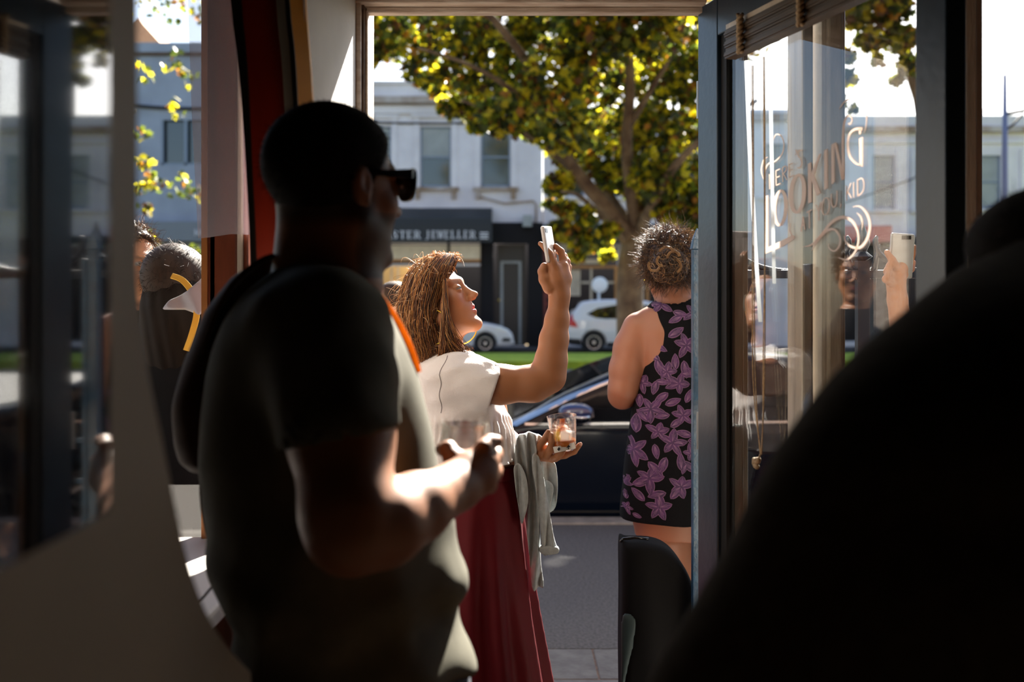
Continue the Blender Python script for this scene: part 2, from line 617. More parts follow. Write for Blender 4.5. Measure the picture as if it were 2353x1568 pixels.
M['asphalt'] = mat('footpath_asphalt', (0.085, 0.080, 0.080), 0.9, col2=(0.035, 0.034, 0.035), scale=70, bump=0.006, bscale=90)
M['road'] = mat('road_asphalt', (0.10, 0.10, 0.105), 0.85, col2=(0.055, 0.055, 0.058), scale=40, bump=0.004, bscale=60)
M['stone'] = mat('bluestone_paver', (0.11, 0.108, 0.105), 0.75, col2=(0.065, 0.062, 0.062), scale=14, bump=0.004, bscale=50)
M['kerb'] = mat('concrete_kerb', (0.17, 0.155, 0.14), 0.8, var=0.2, scale=12)
M['grass'] = mat('mown_grass', (0.36, 0.48, 0.03), 0.9, col2=(0.22, 0.33, 0.02), scale=6, bump=0.02, bscale=30)

def structure(mb, name, m, parent=None, bevel=0, smooth=False):
    o = mb.build(name, m, parent, smooth, bevel)
    if parent is None: o['kind'] = 'structure'
    return o

FY = 2.36           # inner face of the shop front
# ------------------------------------------------------------------ room shell
b = MB(); b.box(-3.6, 2.9, -3.2, 2.46, -0.12, 0.0); structure(b, 'floor', M['floor'])
b = MB(); b.box(-3.6, 2.9, -3.2, 2.56, 2.95, 3.1); structure(b, 'ceiling', M['ceiling'])
b = MB(); b.box(-3.6, -3.48, -3.2, 2.46, 0, 2.95); structure(b, 'wall_left', M['dark_wall'])
b = MB(); b.box(2.78, 2.9, -3.2, 2.46, 0, 2.95); structure(b, 'wall_right', M['dark_wall'])
b = MB(); b.box(-3.6, 2.9, -3.32, -3.2, 0, 2.95); structure(b, 'wall_back', M['dark_wall'])
# front wall: solid pieces around the door opening and the shop windows
b = MB()
b.box(-3.6, -1.62, FY, FY+0.12, 0, 2.95)
b.box(-1.62, -0.46, FY, FY+0.12, 0, 0.62)
b.box(-0.46, -0.375, FY, FY+0.12, 0, 2.95)
b.box(-1.62, -0.46, FY+0.092, FY+0.12, 2.40, 2.95)  # unseen panel above the window head, added to block the sun
b.box(0.56, 2.45, FY+0.10, FY+0.12, 2.40, 2.95)  # same on the right, added to keep sun off the near coat
b.box(-0.375, 0.46, FY, FY+0.06, 2.235, 2.95)
b.box(0.56, 2.78, FY, FY+0.12, 0, 0.55)
b.box(2.45, 2.9, FY, FY+0.12, 0.55, 2.95)
structure(b, 'wall_front', M['white_wall'])
# white return wall beside the doorway
b = MB(); b.box(-0.43, -0.369, 1.77, FY, 0, 2.95); structure(b, 'wall_return', M['white_wall'])
# weathered lintel over the doorway, several mouldings
b = MB()
b.box(-0.375, 0.46, FY-0.012, FY+0.055, 2.212, 2.24)
b.box(-0.375, 0.46, FY-0.03, FY+0.02, 2.226, 2.30)
b.box(-0.375, 0.46, FY-0.04, FY+0.0, 2.245, 2.262)
b.box(-0.375, 0.46, FY+0.02, FY+0.05, 2.198, 2.212)
lint = structure(b, 'trim_1', M['beige_timber'], bevel=0.003)
# left door jamb: two beige mouldings with a dark peeled groove between
b = MB()
b.box(-0.369, -0.357, FY-0.01, FY+0.02, 0, 2.235)
b.box(-0.352, -0.345, FY+0.02, FY+0.13, 0, 2.235)
jl = structure(b, 'trim_2', M['beige_timber'], bevel=0.002)
b = MB(); b.box(-0.3575, -0.3515, FY+0.005, FY+0.03, 0, 2.235); b.build('groove', M['peeled'], jl)
# beige jamb at the right of the doorway
b = MB()
b.box(0.50, 0.56, FY, FY+0.13, 0, 2.95)
b.box(0.505, 0.545, FY-0.02, FY, 0, 2.95)
structure(b, 'trim_3', M['beige_post'], bevel=0.004)

def shop_window(name, x0, x1, z0, z1, y, fm, fw=0.035, sill=True):
    z1 = min(z1, 2.95)
    w = thing(name, None, None, ((x0+x1)/2, y, z0), kind='structure')
    b = MB()
    b.box(x0, x0+fw, y-0.02, y+0.09, z0, z1); b.box(x1-fw, x1, y-0.02, y+0.09, z0, z1)
    b.box(x0+fw, x1-fw, y-0.02, y+0.09, z0, z0+fw*1.6); b.box(x0+fw, x1-fw, y-0.02, y+0.09, z1-fw, z1)
    b.build('window_frame', fm, w, bevel=0.004)
    b = MB(); b.box(x0+fw, x1-fw, y+0.03, y+0.034, z0+fw, z1-fw); b.build('pane', M['glass'], w)
    return w
M['brown_frame'] = mat('red_brown_gloss_paint', (0.17, 0.045, 0.022), 0.3, var=0.2, scale=6, stretch=(6, 6, 1))
M['orange_edge'] = mat('orange_brown_paint', (0.42, 0.15, 0.04), 0.45, var=0.1, scale=8)
# left shop window seen past the curved partition
shop_window('window_1', -1.60, -0.695, 0.62, 2.95, FY, M['brown_frame'], 0.03)
# brown mullion with its pale worn bead
ml = thing('trim_4', None, None, (-0.66, FY, 0.62), kind='structure')
b = MB(); b.box(-0.715, -0.645, FY-0.02, FY+0.1, 0.62, 2.95); b.build('mullion', M['brown_frame'], ml, bevel=0.006)
b = MB(); b.box(-0.645, -0.632, FY-0.026, FY+0.02, 0.62, 2.95); b.build('bead', M['beige_post'], ml, bevel=0.003)
b = MB(); b.box(-0.729, -0.7155, FY-0.024, FY-0.004, 0.62, 2.95); b.build('edge_strip', M['orange_edge'], ml)
shop_window('window_2', -0.632, -0.46, 0.62, 2.95, FY, M['brown_frame'], 0.012)
# added translucent sheet imitating a window reflection over the mullion, ragged lower edge
M['pale_reflection'] = film_mat('painted_reflection_film', (0.72, 0.62, 0.66), 0.30, 0.25)
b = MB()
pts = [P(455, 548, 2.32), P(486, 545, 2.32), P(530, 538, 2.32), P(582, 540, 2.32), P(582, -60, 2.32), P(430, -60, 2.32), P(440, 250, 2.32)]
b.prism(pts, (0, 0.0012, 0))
o = b.build('reflection_film', M['pale_reflection'])
tag(o, 'pale translucent sheet painting a window reflection over the brown mullion', 'painted reflection')

# right shop window and its mullions
M['grey_post'] = mat('stone_grey_gloss_paint', (0.40, 0.36, 0.31), 0.3, var=0.1, scale=6, stretch=(6, 6, 1))
def mullion(name, x0, x1, m, extra=()):
    b = MB()
    b.box(x0, x1, FY-0.01, FY+0.12, 0.55, 2.95)
    for (a, c, d) in extra: b.box(a, c, FY-0.01-d, FY, 0.55, 2.95)
    return structure(b, name, m, bevel=0.006)
mullion('trim_5', 0.685, 0.712, M['grey_post'])
mullion('trim_6', 0.733, 0.788, M['beige_post'], ((0.742, 0.778, 0.012),))
mullion('trim_7', 1.055, 1.112, M['beige_post'], ((1.062, 1.095, 0.012),))
def bare_window(name, x0, x1):
    w = thing(name, None, None, ((x0+x1)/2, FY, 0.55), kind='structure')
    b = MB(); b.box(x0, x1, FY+0.02, FY+0.1, 0.55, 0.60); b.box(x0, x1, FY+0.02, FY+0.1, 2.90, 2.95); b.build('window_frame', M['beige_post'], w, bevel=0.004)
    b = MB(); b.box(x0, x1, FY+0.05, FY+0.054, 0.60, 2.90); b.build('pane', M['glass'], w)
bare_window('window_3', 0.56, 0.685)
bare_window('window_4', 0.788, 1.055)
bare_window('window_5', 1.112, 2.45)

# ------------------------------------------------------------------ ground
b = MB(); b.box(-30, 40, 2.46, 4.34, -0.15, -0.004)
for k in range(-14, 18):
    pass
pv = MB(); x = -9.0
while x < 12:
    pv.box(x+0.004, x+0.896, 2.48, 3.98, -0.03, 0.0); pv.box(x+0.354, x+1.246, 3.99, 4.335, -0.03, 0.0); x += 0.9
structure(pv, 'trim_8', M['stone'], bevel=0.004)
b2 = MB(); b2.box(-60, 80, 4.34, 6.78, -0.1, 0.0); structure(b2, 'floor_footpath', M['asphalt'])
b2 = MB(); b2.box(-60, 80, 6.78, 6.98, -0.4, 0.012); structure(b2, 'trim_9', M['kerb'], bevel=0.01)
structure(b, 'floor_bed', M['peeled'])
b2 = MB(); b2.prism([(-60, 6.9, -.31), (-60, 14, -.16), (-60, 24, -.14), (-60, 34, -.14), (-60, 34, -.5), (-60, 6.9, -.5)], (140, 0, 0)); structure(b2, 'floor_road', M['road'])
gr = MB(); gr.box(-60, 80, 25.2, 29.6, -0.16, 0.06)
g = gr.build('grass', M['grass']); tag(g, 'strip of bright green mown grass down the middle of the road', 'grass', kind='stuff')
b2 = MB(); b2.box(-60, 80, 33.0, 36.2, -0.16, 0.02); structure(b2, 'floor_far_footpath', M['asphalt'])

# ------------------------------------------------------------------ blue glazed door, open into the room
P0 = Vector((0.512, 2.27, 0)); DD = Vector((0.31, -0.951, 0)).normalized(); DN = Vector((-DD.y, DD.x, 0))   # DN faces right/away
if DN.x < 0: DN = -DN
def dpt(t, z, o=0.0):
    q = P0+DD*t+DN*o
    return Vector((q.x, q.y, z))
def dpx(px, py, o=0.0):
    "the spot on the door's plane seen at a pixel of the photograph"
    a = (px-CX)/F
    q = P0+DN*o
    t = (q.y*a-q.x)/(DD.x-DD.y*a)
    Y = q.y+DD.y*t
    return Vector((q.x+DD.x*t, Y, EYE-(py-HY)/F*Y))
def dbox(mb, t0, t1, z0, z1, o0, o1):
    mb.hexa([dpt(t0, z0, o0), dpt(t1, z0, o0), dpt(t1, z0, o1), dpt(t0, z0, o1), dpt(t0, z1, o0), dpt(t1, z1, o0), dpt(t1, z1, o1), dpt(t0, z1, o1)])
door = thing('door_1', None, None, dpt(0.3, 0.01), kind='structure')
b = MB(); dbox(b, -0.145, -0.052, 0.01, 2.215, -0.02, 0.022); b.build('hinge_stile', M['blue'], door, bevel=0.003)
b = MB(); dbox(b, 0.609, 0.682, 0.01, 2.215, -0.02, 0.022); b.build('lock_stile', M['blue'], door, bevel=0.003)
b = MB(); dbox(b, -0.052, 0.609, 2.125, 2.215, -0.02, 0.022); b.build('top_rail', M['blue'], door, bevel=0.003)
b = MB(); dbox(b, -0.052, 0.609, 0.01, 0.30, -0.02, 0.022); b.build('bottom_rail', M['blue'], door, bevel=0.003)
b = MB(); dbox(b, -0.0519, -0.028, 0.30, 2.125, -0.010, 0.012); dbox(b, 0.6, 0.6089, 0.30, 2.125, -0.010, 0.012); dbox(b, -0.028, 0.6, 2.112, 2.1249, -0.01, 0.012)
b.build('glazing_bead', M['black_gap'], door)
b = MB(); dbox(b, -0.028, 0.6, 0.30, 2.112, -0.002, 0.002); b.build('glass_pane', M['door_glass'], door)
b = MB()
for z in (0.35, 1.15, 1.95):
    c = dpt(-0.15, z, -0.012); b.tube([c, c+Vector((0, 0, 0.09))], 0.008, 10)
b.build('hinge', mat('dull_steel', (0.3, 0.3, 0.3), 0.4, 1.0), door, smooth=True, angle=40)

# lettering and flourishes in frosted vinyl on the glass; s(cx,cy) reads a close-up of the pane
def vpx(q): return (1700+q[0]/3.014, 100+q[1]/3.014)
def vp(q, o=-0.0035): return dpx(*vpx(q), o)
def vstroke(mb, pts, wid, n=7):
    "flat stroke of varying width; pts in close-up units; wid list in the same units"
    c = smooth_path([(*p, w_) for p, w_ in zip(pts, wid)], n)
    L = []; R_ = []
    for i, q in enumerate(c):
        a = c[max(i-1, 0)]; b_ = c[min(i+1, len(c)-1)]
        d = np.array([b_[0]-a[0], b_[1]-a[1]]); d /= max(np.linalg.norm(d), 1e-6)
        nrm = np.array([-d[1], d[0]])*q[2]/2
        L.append((q[0]+nrm[0], q[1]+nrm[1])); R_.append((q[0]-nrm[0], q[1]-nrm[1]))
    vs = []
    for i in range(len(c)):
        vs += [vp(L[i]), vp(R_[i]), vp(R_[i], -0.0022), vp(L[i], -0.0022)]
    fs = []
    for i in range(len(c)-1):
        k = 4*i
        for e in range(4):
            fs.append((k+e, k+(e+1) % 4, k+4+(e+1) % 4, k+4+e))
    fs.append((0, 3, 2, 1)); m_ = 4*(len(c)-1); fs.append((m_, m_+1, m_+2, m_+3))
    mb.add(vs, fs)
def vpoly(mb, pts):
    a = [vp(p) for p in pts]
    mb.prism(a, DN*0.0013)
def vring(mb, c, rx, ry, w0, tilt=0.0, a0=0, a1=360, w1=None):
    pts = []; wd = []
    n = 16
    for i in range(n+1):
        a = math.radians(a0+(a1-a0)*i/n)
        x_, y_ = rx*math.cos(a), ry*math.sin(a)
        pts.append((c[0]+x_, c[1]+y_+x_*tilt))
        wd.append(w0*(0.72+0.4*abs(math.cos(a))))
    vstroke(mb, pts, wd, 2)
lk = MB()   # LOOKING
vpoly(lk, [(168, 1062), (194, 1052), (196, 1412), (365, 1328), (383, 1348), (300, 1405), (174, 1458)])
vring(lk, (280, 1140), 40, 118, 24, -0.45)
vring(lk, (400, 1040), 46, 128, 26, -0.45)
vpoly(lk, [(471, 835), (492, 822), (497, 1098), (473, 1108)])
vpoly(lk, [(492, 905), (546, 770), (560, 762), (512, 915), (560, 1035), (532, 1056), (494, 938)])
vpoly(lk, [(583, 742), (604, 728), (607, 1002), (584, 1014)])
vpoly(lk, [(633, 700), (652, 690), (656, 958), (634, 975)])
vpoly(lk, [(652, 690), (668, 684), (724, 935), (704, 948)])
vstroke(lk, [(714, 945), (716, 820), (713, 680), (722, 560), (742, 508), (766, 505), (778, 530), (765, 558), (750, 552)], [20, 20, 18, 16, 13, 10, 10, 12, 10])
vstroke(lk, [(850, 592), (800, 595), (762, 628), (748, 700), (762, 780), (800, 828), (838, 845)], [22, 18, 16, 18, 18, 15, 10])
vpoly(lk, [(826, 660), (850, 648), (850, 856), (830, 846)])
vpoly(lk, [(824, 588), (836, 580), (838, 622), (826, 630)])
o = lk.build('lettering', M['vinyl'], door)
hs = MB()   # HERE'S
def bars(mb, segs, w_):
    for a, c in segs: vstroke(mb, [a, c], [w_, w_], 1)
bars(hs, [((205, 905), (207, 1010)), ((232, 890), (234, 1000)), ((206, 955), (233, 942))], 8)
bars(hs, [((250, 880), (252, 985)), ((250, 882), (282, 868)), ((251, 930), (278, 918)), ((252, 983), (285, 968))], 8)
bars(hs, [((295, 858), (297, 960)), ((303, 905), (326, 945))], 8)
vstroke(hs, [(296, 860), (318, 850), (322, 875), (298, 905)], [8, 8, 8, 8])
bars(hs, [((340, 838), (342, 930)), ((340, 840), (368, 828)), ((341, 882), (364, 872)), ((342, 928), (370, 915))], 8)
vstroke(hs, [(388, 735), (392, 755), (383, 775)], [12, 8, 3])
vstroke(hs, [(430, 740), (408, 742), (402, 775), (422, 800), (428, 835), (412, 862), (396, 858)], [8, 8, 9, 10, 9, 8, 7])
hs.build('lettering', M['vinyl'], door)
ay = MB()   # AT YOU,
bars(ay, [((424, 1305), (438, 1200)), ((438, 1200), (450, 1290)), ((428, 1265), (448, 1250)), ((462, 1172), (500, 1150)), ((480, 1162), (482, 1282))], 9)
bars(ay, [((526, 1118), (545, 1160)), ((562, 1098), (545, 1160)), ((545, 1160), (546, 1228))], 9)
vring(ay, (594, 1128), 26, 58, 9, -0.4)
vstroke(ay, [(634, 1040), (634, 1100), (644, 1130), (662, 1125), (672, 1085), (672, 1018)], [9, 9, 9, 9, 9, 9])
vstroke(ay, [(697, 1110), (699, 1125), (692, 1142)], [9, 7, 3])
ay.build('lettering', M['vinyl'], door)
kd = MB()   # KID
bars(kd, [((738, 985), (740, 1092)), ((742, 1045), (770, 968)), ((750, 1030), (774, 1072)), ((788, 962), (790, 1068)), ((815, 945), (817, 1060))], 9)
vstroke(kd, [(815, 947), (845, 935), (860, 970), (852, 1025), (817, 1058)], [9, 9, 9, 9, 9])
kd.build('lettering', M['vinyl'], door)
fl = MB()
vstroke(fl, [(438, 1410), (500, 1392), (570, 1320), (630, 1245), (700, 1205), (770, 1225), (812, 1290), (822, 1370), (795, 1450), (740, 1498), (680, 1482)], [3, 14, 18, 20, 24, 20, 16, 14, 12, 12, 3])
vstroke(fl, [(495, 1438), (540, 1365), (600, 1300), (655, 1290), (692, 1340), (690, 1400), (655, 1438), (620, 1420), (612, 1385)], [3, 14, 18, 16, 14, 12, 10, 8, 3])
vstroke(fl, [(780, 1132), (835, 1132), (885, 1190), (902, 1270), (880, 1360), (830, 1415), (765, 1405), (730, 1365), (722, 1325)], [3, 12, 18, 20, 20, 18, 14, 9, 3])
vstroke(fl, [(808, 1172), (836, 1200), (850, 1245), (845, 1292)], [3, 12, 12, 3])
vstroke(fl, [(688, 455), (730, 400), (790, 380), (845, 408), (876, 480), (876, 560), (860, 620)], [3, 12, 16, 16, 12, 8, 3])
vstroke(fl, [(180, 970), (172, 900), (195, 838), (250, 812), (295, 760), (305, 690), (285, 640), (250, 632), (232, 670)], [3, 12, 12, 10, 9, 8, 9, 9, 3])
vstroke(fl, [(165, 945), (150, 880), (165, 810), (195, 785)], [3, 12, 10, 3])
vstroke(fl, [(350, 1245), (344, 1290), (360, 1328), (382, 1335)], [3, 9, 8, 3])
fl.build('flourish', M['vinyl'], door)

# rolled bamboo blind on the door with its cords
M['bamboo'] = mat('dark_bamboo_slats', (0.10, 0.065, 0.04), 0.5, col2=(0.04, 0.028, 0.02), scale=4, stretch=(3, 3, 90))
M['rope'] = mat('straw_rope', (0.34, 0.24, 0.14), 0.8, var=0.3, scale=200)
M['reflection_streak'] = mat('painted_glass_reflection', (0.92, 0.95, 0.97), 0.25, trans=0.75)
M['iron_dark'] = mat('near_black_navy_iron', (0.008, 0.014, 0.028), 0.35)
bl = thing('bamboo_blind', 'dark bamboo blind rolled up at the top of the blue door glass', 'blind', dpt(0.3, 2.05, -0.03))
b = MB()
prof = [(0, 0), (0.03, 0.002), (0.042, 0.02), (0.04, 0.05), (0.02, 0.066), (0.0, 0.06)]
for j in range(14):
    z = 2.056+j*0.0048; d0 = 0.006+0.001*(j % 2); d1 = 0.034+0.003*math.sin(j*1.3)
    dbox(b, 0.006, 0.598, z, z+0.0042, -d1, -d0)
b.build('slat_bundle', M['bamboo'], bl)
b = MB(); dbox(b, 0.004, 0.6, 2.122, 2.134, -0.03, -0.004); b.build('head_rail', M['beige_post'], bl)
def twist(t, z0, z1, o):
    b = MB()
    for ph in (0, math.pi):
        b.tube([dpt(t+0.005*math.cos(k*0.9+ph), z0+(z1-z0)*k/26, o+0.005*math.sin(k*0.9+ph)) for k in range(27)], 0.0045, 6)
    return b
twist(0.085, 2.05, 2.135, -0.042).build('strap', M['rope'], bl, smooth=True)
twist(0.31, 2.05, 2.135, -0.042).build('strap', M['rope'], bl, smooth=True)
def cordline(pxs, o=-0.03, r=0.0012):
    b = MB(); b.tube([dpx(a, c, o) for a, c in pxs], r, 6); return b
for pts in ([(1731, 150), (1732, 500), (1734, 800), (1740, 960), (1747, 1045)], [(1728, 150), (1729, 500), (1729, 760), (1732, 900), (1748, 1045)],
            [(1757, 130), (1758, 500), (1754, 800), (1753, 960), (1750, 1045)], [(1754, 130), (1756, 400), (1758, 700), (1756, 900), (1749, 1045)]):
    cordline(smooth_path(pts, 5)).build('cord', M['rope'], bl, smooth=True)
b = MB()
for k in range(14):
    q = dpx(1738+random.uniform(-5, 5), 1065+random.uniform(-9, 9), -0.03); b.ball(q, 0.006, 5)
b.tube([dpx(1747, 1045, -0.03), dpx(1740, 1062, -0.03)], 0.002, 6)
b.build('knot', M['rope'], bl, smooth=True)
cordline([(1715, 140), (1722, 330), (1735, 560), (1747, 740)], -0.02, 0.0042).build('reflection_streak', M['reflection_streak'], bl, smooth=True)  # added white streaks imitating reflections in the door glass
cordline([(1769, 112), (1772, 300), (1776, 500), (1779, 652)], -0.02, 0.0036).build('reflection_streak', M['reflection_streak'], bl, smooth=True)

# ------------------------------------------------------------------ left partition with the curved edge and its hanging mirror
M['partition'] = mat('taupe_painted_board', (0.22, 0.15, 0.09), 0.6, var=0.05, scale=3)
PX = -0.31
def ppx(px, py):
    Y = PX*F/(px-CX)
    return (PX, Y, EYE-(py-HY)/F*Y)
edge = smooth_path([(316, 640), (325, 740), (345, 880), (372, 1010), (402, 1160), (432, 1290), (470, 1400), (520, 1485), (575, 1545)], 4)
pts = [ppx(*q) for q in edge]
pts = [(PX, 0.12, 2.9), (PX, ppx(314, 0)[1], 2.9)]+pts+[(PX, pts[-1][1]+0.03, 0.9), (PX, pts[-1][1]+0.05, 0.0), (PX, 0.12, 0.0)]
b = MB(); b.prism(pts, (-0.028, 0, 0))
o = structure(b, 'wall_partition', M['partition'])
M['mirror'] = pane_mat('dark_mirror_glass', (0.0, 0.0, 0.0), 1.5, 0.04, 0.20)
mr = thing('mirror', 'dark reflecting glass panel hanging on the curved taupe partition', 'mirror', (PX+0.01, 0.5, 1.25))
b = MB()
q = [(PX+0.004, 0.30, 1.42), (PX+0.004, ppx(238, 900)[1], 1.341), (PX+0.004, ppx(238, 900)[1], 2.5), (PX+0.004, 0.30, 2.5)]
q[1] = (PX+0.004, ppx(240, 0)[1], EYE-(1178-HY)/F*ppx(240, 0)[1]); q[0] = (PX+0.004, 0.30, EYE-(1310-HY)/F*0.6)
q[0] = (PX+0.004, 0.30, q[1][2])
b.prism(q, (-0.0035, 0, 0)); b.build('glass', M['mirror'], mr)
b = MB(); b.box(PX+0.0001, PX+0.0005, 0.298, q[1][1]+0.002, q[1][2]-0.002, 2.5); b.build('backing', M['black_gap'], mr)

lg = MB(); lg.box(-1.62, -0.535, 1.74, 2.36, 0.915, 0.95)
o = lg.build('window_ledge', mat('white_ledge_paint', (.82, .78, .75), .5), bevel=.008); tag(o, 'white ledge in full sun below the left window, left of the backpack', 'ledge')

# tall red curved board with black and orange edging
M['red'] = mat('oxblood_red_board', (0.48, 0.035, 0.010), 0.45, col2=(0.26, 0.018, 0.008), scale=3, stretch=(3, 3, 1))
M['orange'] = mat('amber_orange_edge', (0.85, 0.40, 0.05), 0.5, var=0.08, scale=6)
bd = thing('decorative_board', 'tall oxblood red board with curved black and amber edges, behind the man in sunglasses', 'board', (-0.45, 1.76, 0))
def strip(l, r, y0, y1, k=0.0):
    L_ = smooth_path([P(a, c, 1.76) for a, c in l], 4); R2 = smooth_path([P(a, c, 1.76) for a, c in r], 4)
    bb = MB()
    n = len(L_)
    for i in range(n-1):
        a, c, d, e = L_[i], R2[i], R2[i+1], L_[i+1]
        bb.hexa([(d[0], y0+k, d[2]), (e[0], y0, e[2]), (e[0], y1, e[2]), (d[0], y1+k, d[2]), (c[0], y0+k, c[2]), (a[0], y0, a[2]), (a[0], y1, a[2]), (c[0], y1+k, c[2])])
    return bb
rows = [-420, 0, 130, 260, 400, 560, 700, 1000, 1400, 2600]
l0 = [(510, -420), (538, 0), (553, 130), (565, 260), (574, 400), (582, 560), (584, 700), (584, 1000), (580, 1400), (572, 2600)]
l1 = [(532, -420), (560, 0), (572, 130), (580, 260), (586, 400), (594, 560), (596, 700), (596, 1000), (592, 1400), (584, 2600)]
r0 = [(640, -420), (660, 0), (672, 130), (680, 260), (687, 400), (692, 560), (694, 700), (694, 1000), (690, 1400), (684, 2600)]
r1 = [(648, -420), (670, 0), (683, 130), (690, 260), (696, 400), (700, 560), (702, 700), (702, 1000), (698, 1400), (692, 2600)]
r2 = [(672, -420), (698, 0), (708, 130), (716, 260), (720, 400), (722, 560), (722, 700), (720, 1000), (716, 1400), (708, 2600)]
strip(l1, r0, 1.745, 1.765, 0.035).build('panel', M['red'], bd)
strip(l0, l1, 1.735, 1.78).build('black_edge', M['black_gap'], bd)
strip(r0, r1, 1.74, 1.78).build('black_edge', M['black_gap'], bd)
strip(r1, r2, 1.745, 1.760, 0.030).build('amber_edge', M['orange'], bd)

# ------------------------------------------------------------------ iron fence outside
def picket(mb, x, y, z1, w_=0.013, tip=0.09):
    z0 = 0.0
    mb.box(x-w_, x+w_, y-w_, y+w_, z0, z1-tip)
    t = z1-tip
    mb.hexa([(x-w_*1.25, y-w_*1.25, t), (x+w_*1.25, y-w_*1.25, t), (x+w_*1.25, y+w_*1.25, t), (x-w_*1.25, y+w_*1.25, t),
             (x-w_*.9, y-w_*.9, t+tip*0.45), (x+w_*.9, y-w_*.9, t+tip*0.45), (x+w_*.9, y+w_*.9, t+tip*0.45), (x-w_*.9, y+w_*.9, t+tip*0.45)])
    mb.add([(x-w_*.9, y-w_*.9, t+tip*.45), (x+w_*.9, y-w_*.9, t+tip*.45), (x+w_*.9, y+w_*.9, t+tip*.45), (x-w_*.9, y+w_*.9, t+tip*.45), (x, y, z1)], [(0, 1, 4), (1, 2, 4), (2, 3, 4), (3, 0, 4)])
ga = thing('iron_gate', 'chipped blue iron gate folded open beside the blue door, one pointed bar showing', 'gate', (0.5, 2.62, 0))
b = MB(); picket(b, 0.487, 2.62, WZ(521, 2.62), 0.0135, 0.06); b.build('picket', M['iron_blue'], ga, bevel=0.002)
b = MB(); b.box(0.500, 0.512, 2.60, 2.64, 0.2, 1.62); b.build('side_bar', M['iron_blue'], ga, bevel=0.002)
for zz in (1012, 1105):
    b = MB(); b.box(0.485, 0.53, 2.61, 2.63, WZ(zz, 2.62)-0.006, WZ(zz, 2.62)+0.006); b.build('rail', M['iron_blue'], ga)
fn = thing('iron_fence', 'dark blue iron fence with scrolls and spear tops seen through the door glass', 'fence', (1.4, 2.95, 0))
fy = 2.95
for x in (0.62, 1.038, 1.455, 1.87, 2.29, 2.71):
    b = MB(); b.box(x-0.018, x+0.018, fy-0.014, fy+0.014, 0, WZ(600, fy))
    zt = WZ(600, fy)
    b.lathe([(0.010, 0), (0.030, 0.012), (0.012, 0.028), (0.022, 0.05), (0.020, 0.062), (0.001, 0.12)], (x, fy, zt), n=12)
    for sgn in (-1, 1):
        b.tube([(x+sgn*0.012, fy, zt-0.05), (x+sgn*0.035, fy, zt-0.02), (x+sgn*0.046, fy, zt+0.03), (x+sgn*0.052, fy, zt+0.05)], [0.012, 0.010, 0.006, 0.002], 8)
    b.build('picket', M['iron_dark'], fn, bevel=0.001)
    if x < 2.6:
        b = MB(); cxm = x+0.208
        pts = [(cxm-0.17*math.cos(a), fy, WZ(574, fy)+0.02-0.085*math.sin(a)) for a in np.linspace(-0.25, math.pi+0.25, 24)]
        b.tube(pts, [0.004]+[0.0085]*22+[0.004], 8); b.build('scroll', M['iron_dark'], fn, smooth=True)
b = MB(); b.box(0.58, 2.75, fy-0.012, fy+0.012, WZ(640, fy), WZ(621, fy)); b.build('rail', M['iron_dark'], fn, bevel=0.002)
b = MB(); b.box(0.58, 2.75, fy-0.012, fy+0.012, 0.18, 0.21); b.build('rail', M['iron_dark'], fn)
# post of the other gate leaf, just past the man's throat
gb = thing('gate_post', 'dark navy gate post outside, between the man in sunglasses and the red-haired woman', 'post', (-0.4, 2.75, 0))
b = MB(); b.box(WX(842, 2.75), WX(866, 2.75), 2.74, 2.77, 0, 1.63); b.build('post', M['iron_blue'], gb, bevel=0.003)
b = MB(); b.box(WX(834, 2.75), WX(840, 2.75), 2.735, 2.765, 0, 1.62); b.build('post_edge', M['beige_post'], gb)

# ================================================================== across the street
BY = 35.0
def BX(px): return WX(px, BY)
def BZ(py): return WZ(py, BY)
M['render'] = mat('lilac_white_render', (0.80, 0.76, 0.77), 0.85, col2=(0.66, 0.62, 0.63), scale=0.9, bump=0.01, bscale=3)
M['render_grey'] = mat('blue_grey_render', (0.30, 0.34, 0.41), 0.85, var=0.1, scale=1.0)
M['stain'] = mat('rust_stained_ledge', (0.30, 0.20, 0.13), 0.85, col2=(0.50, 0.44, 0.40), scale=1.6)
M['sash'] = mat('blue_grey_sash_paint', (0.20, 0.25, 0.32), 0.5)
M['darkglass'] = mat('dark_window_glass', (0.02, 0.03, 0.035), 0.08, spec=0.8)
M['blind'] = mat('pale_roller_blind', (0.42, 0.44, 0.42), 0.8, var=0.1, scale=2, trans=0.2)
M['slate'] = mat('slate_roof', (0.08, 0.09, 0.14), 0.7, var=0.3, scale=3)
M['awning'] = mat('black_awning_board', (0.013, 0.018, 0.022), 0.6)
M['black_front'] = mat('black_shopfront_paint', (0.008, 0.008, 0.010), 0.6, spec=0.2)
M['signwhite'] = mat('white_sign_paint', (0.80, 0.80, 0.84), 0.6)
M['redbrown'] = mat('maroon_tile', (0.14, 0.014, 0.012), 0.5, var=0.3, scale=3)
M['cream'] = mat('cream_interior', (0.62, 0.52, 0.38), 0.8, var=0.15, scale=2.0)
M['wood'] = mat('orange_timber', (0.48, 0.22, 0.06), 0.5, var=0.2, scale=3)
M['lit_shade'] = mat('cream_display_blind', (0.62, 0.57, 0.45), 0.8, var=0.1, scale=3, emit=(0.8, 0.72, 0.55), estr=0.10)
M['lit_shop'] = mat('warm_lit_back_wall', (0.60, 0.38, 0.14), 0.8, col2=(0.45, 0.30, 0.14), scale=1.0, emit=(1.0, 0.6, 0.2), estr=0.16)

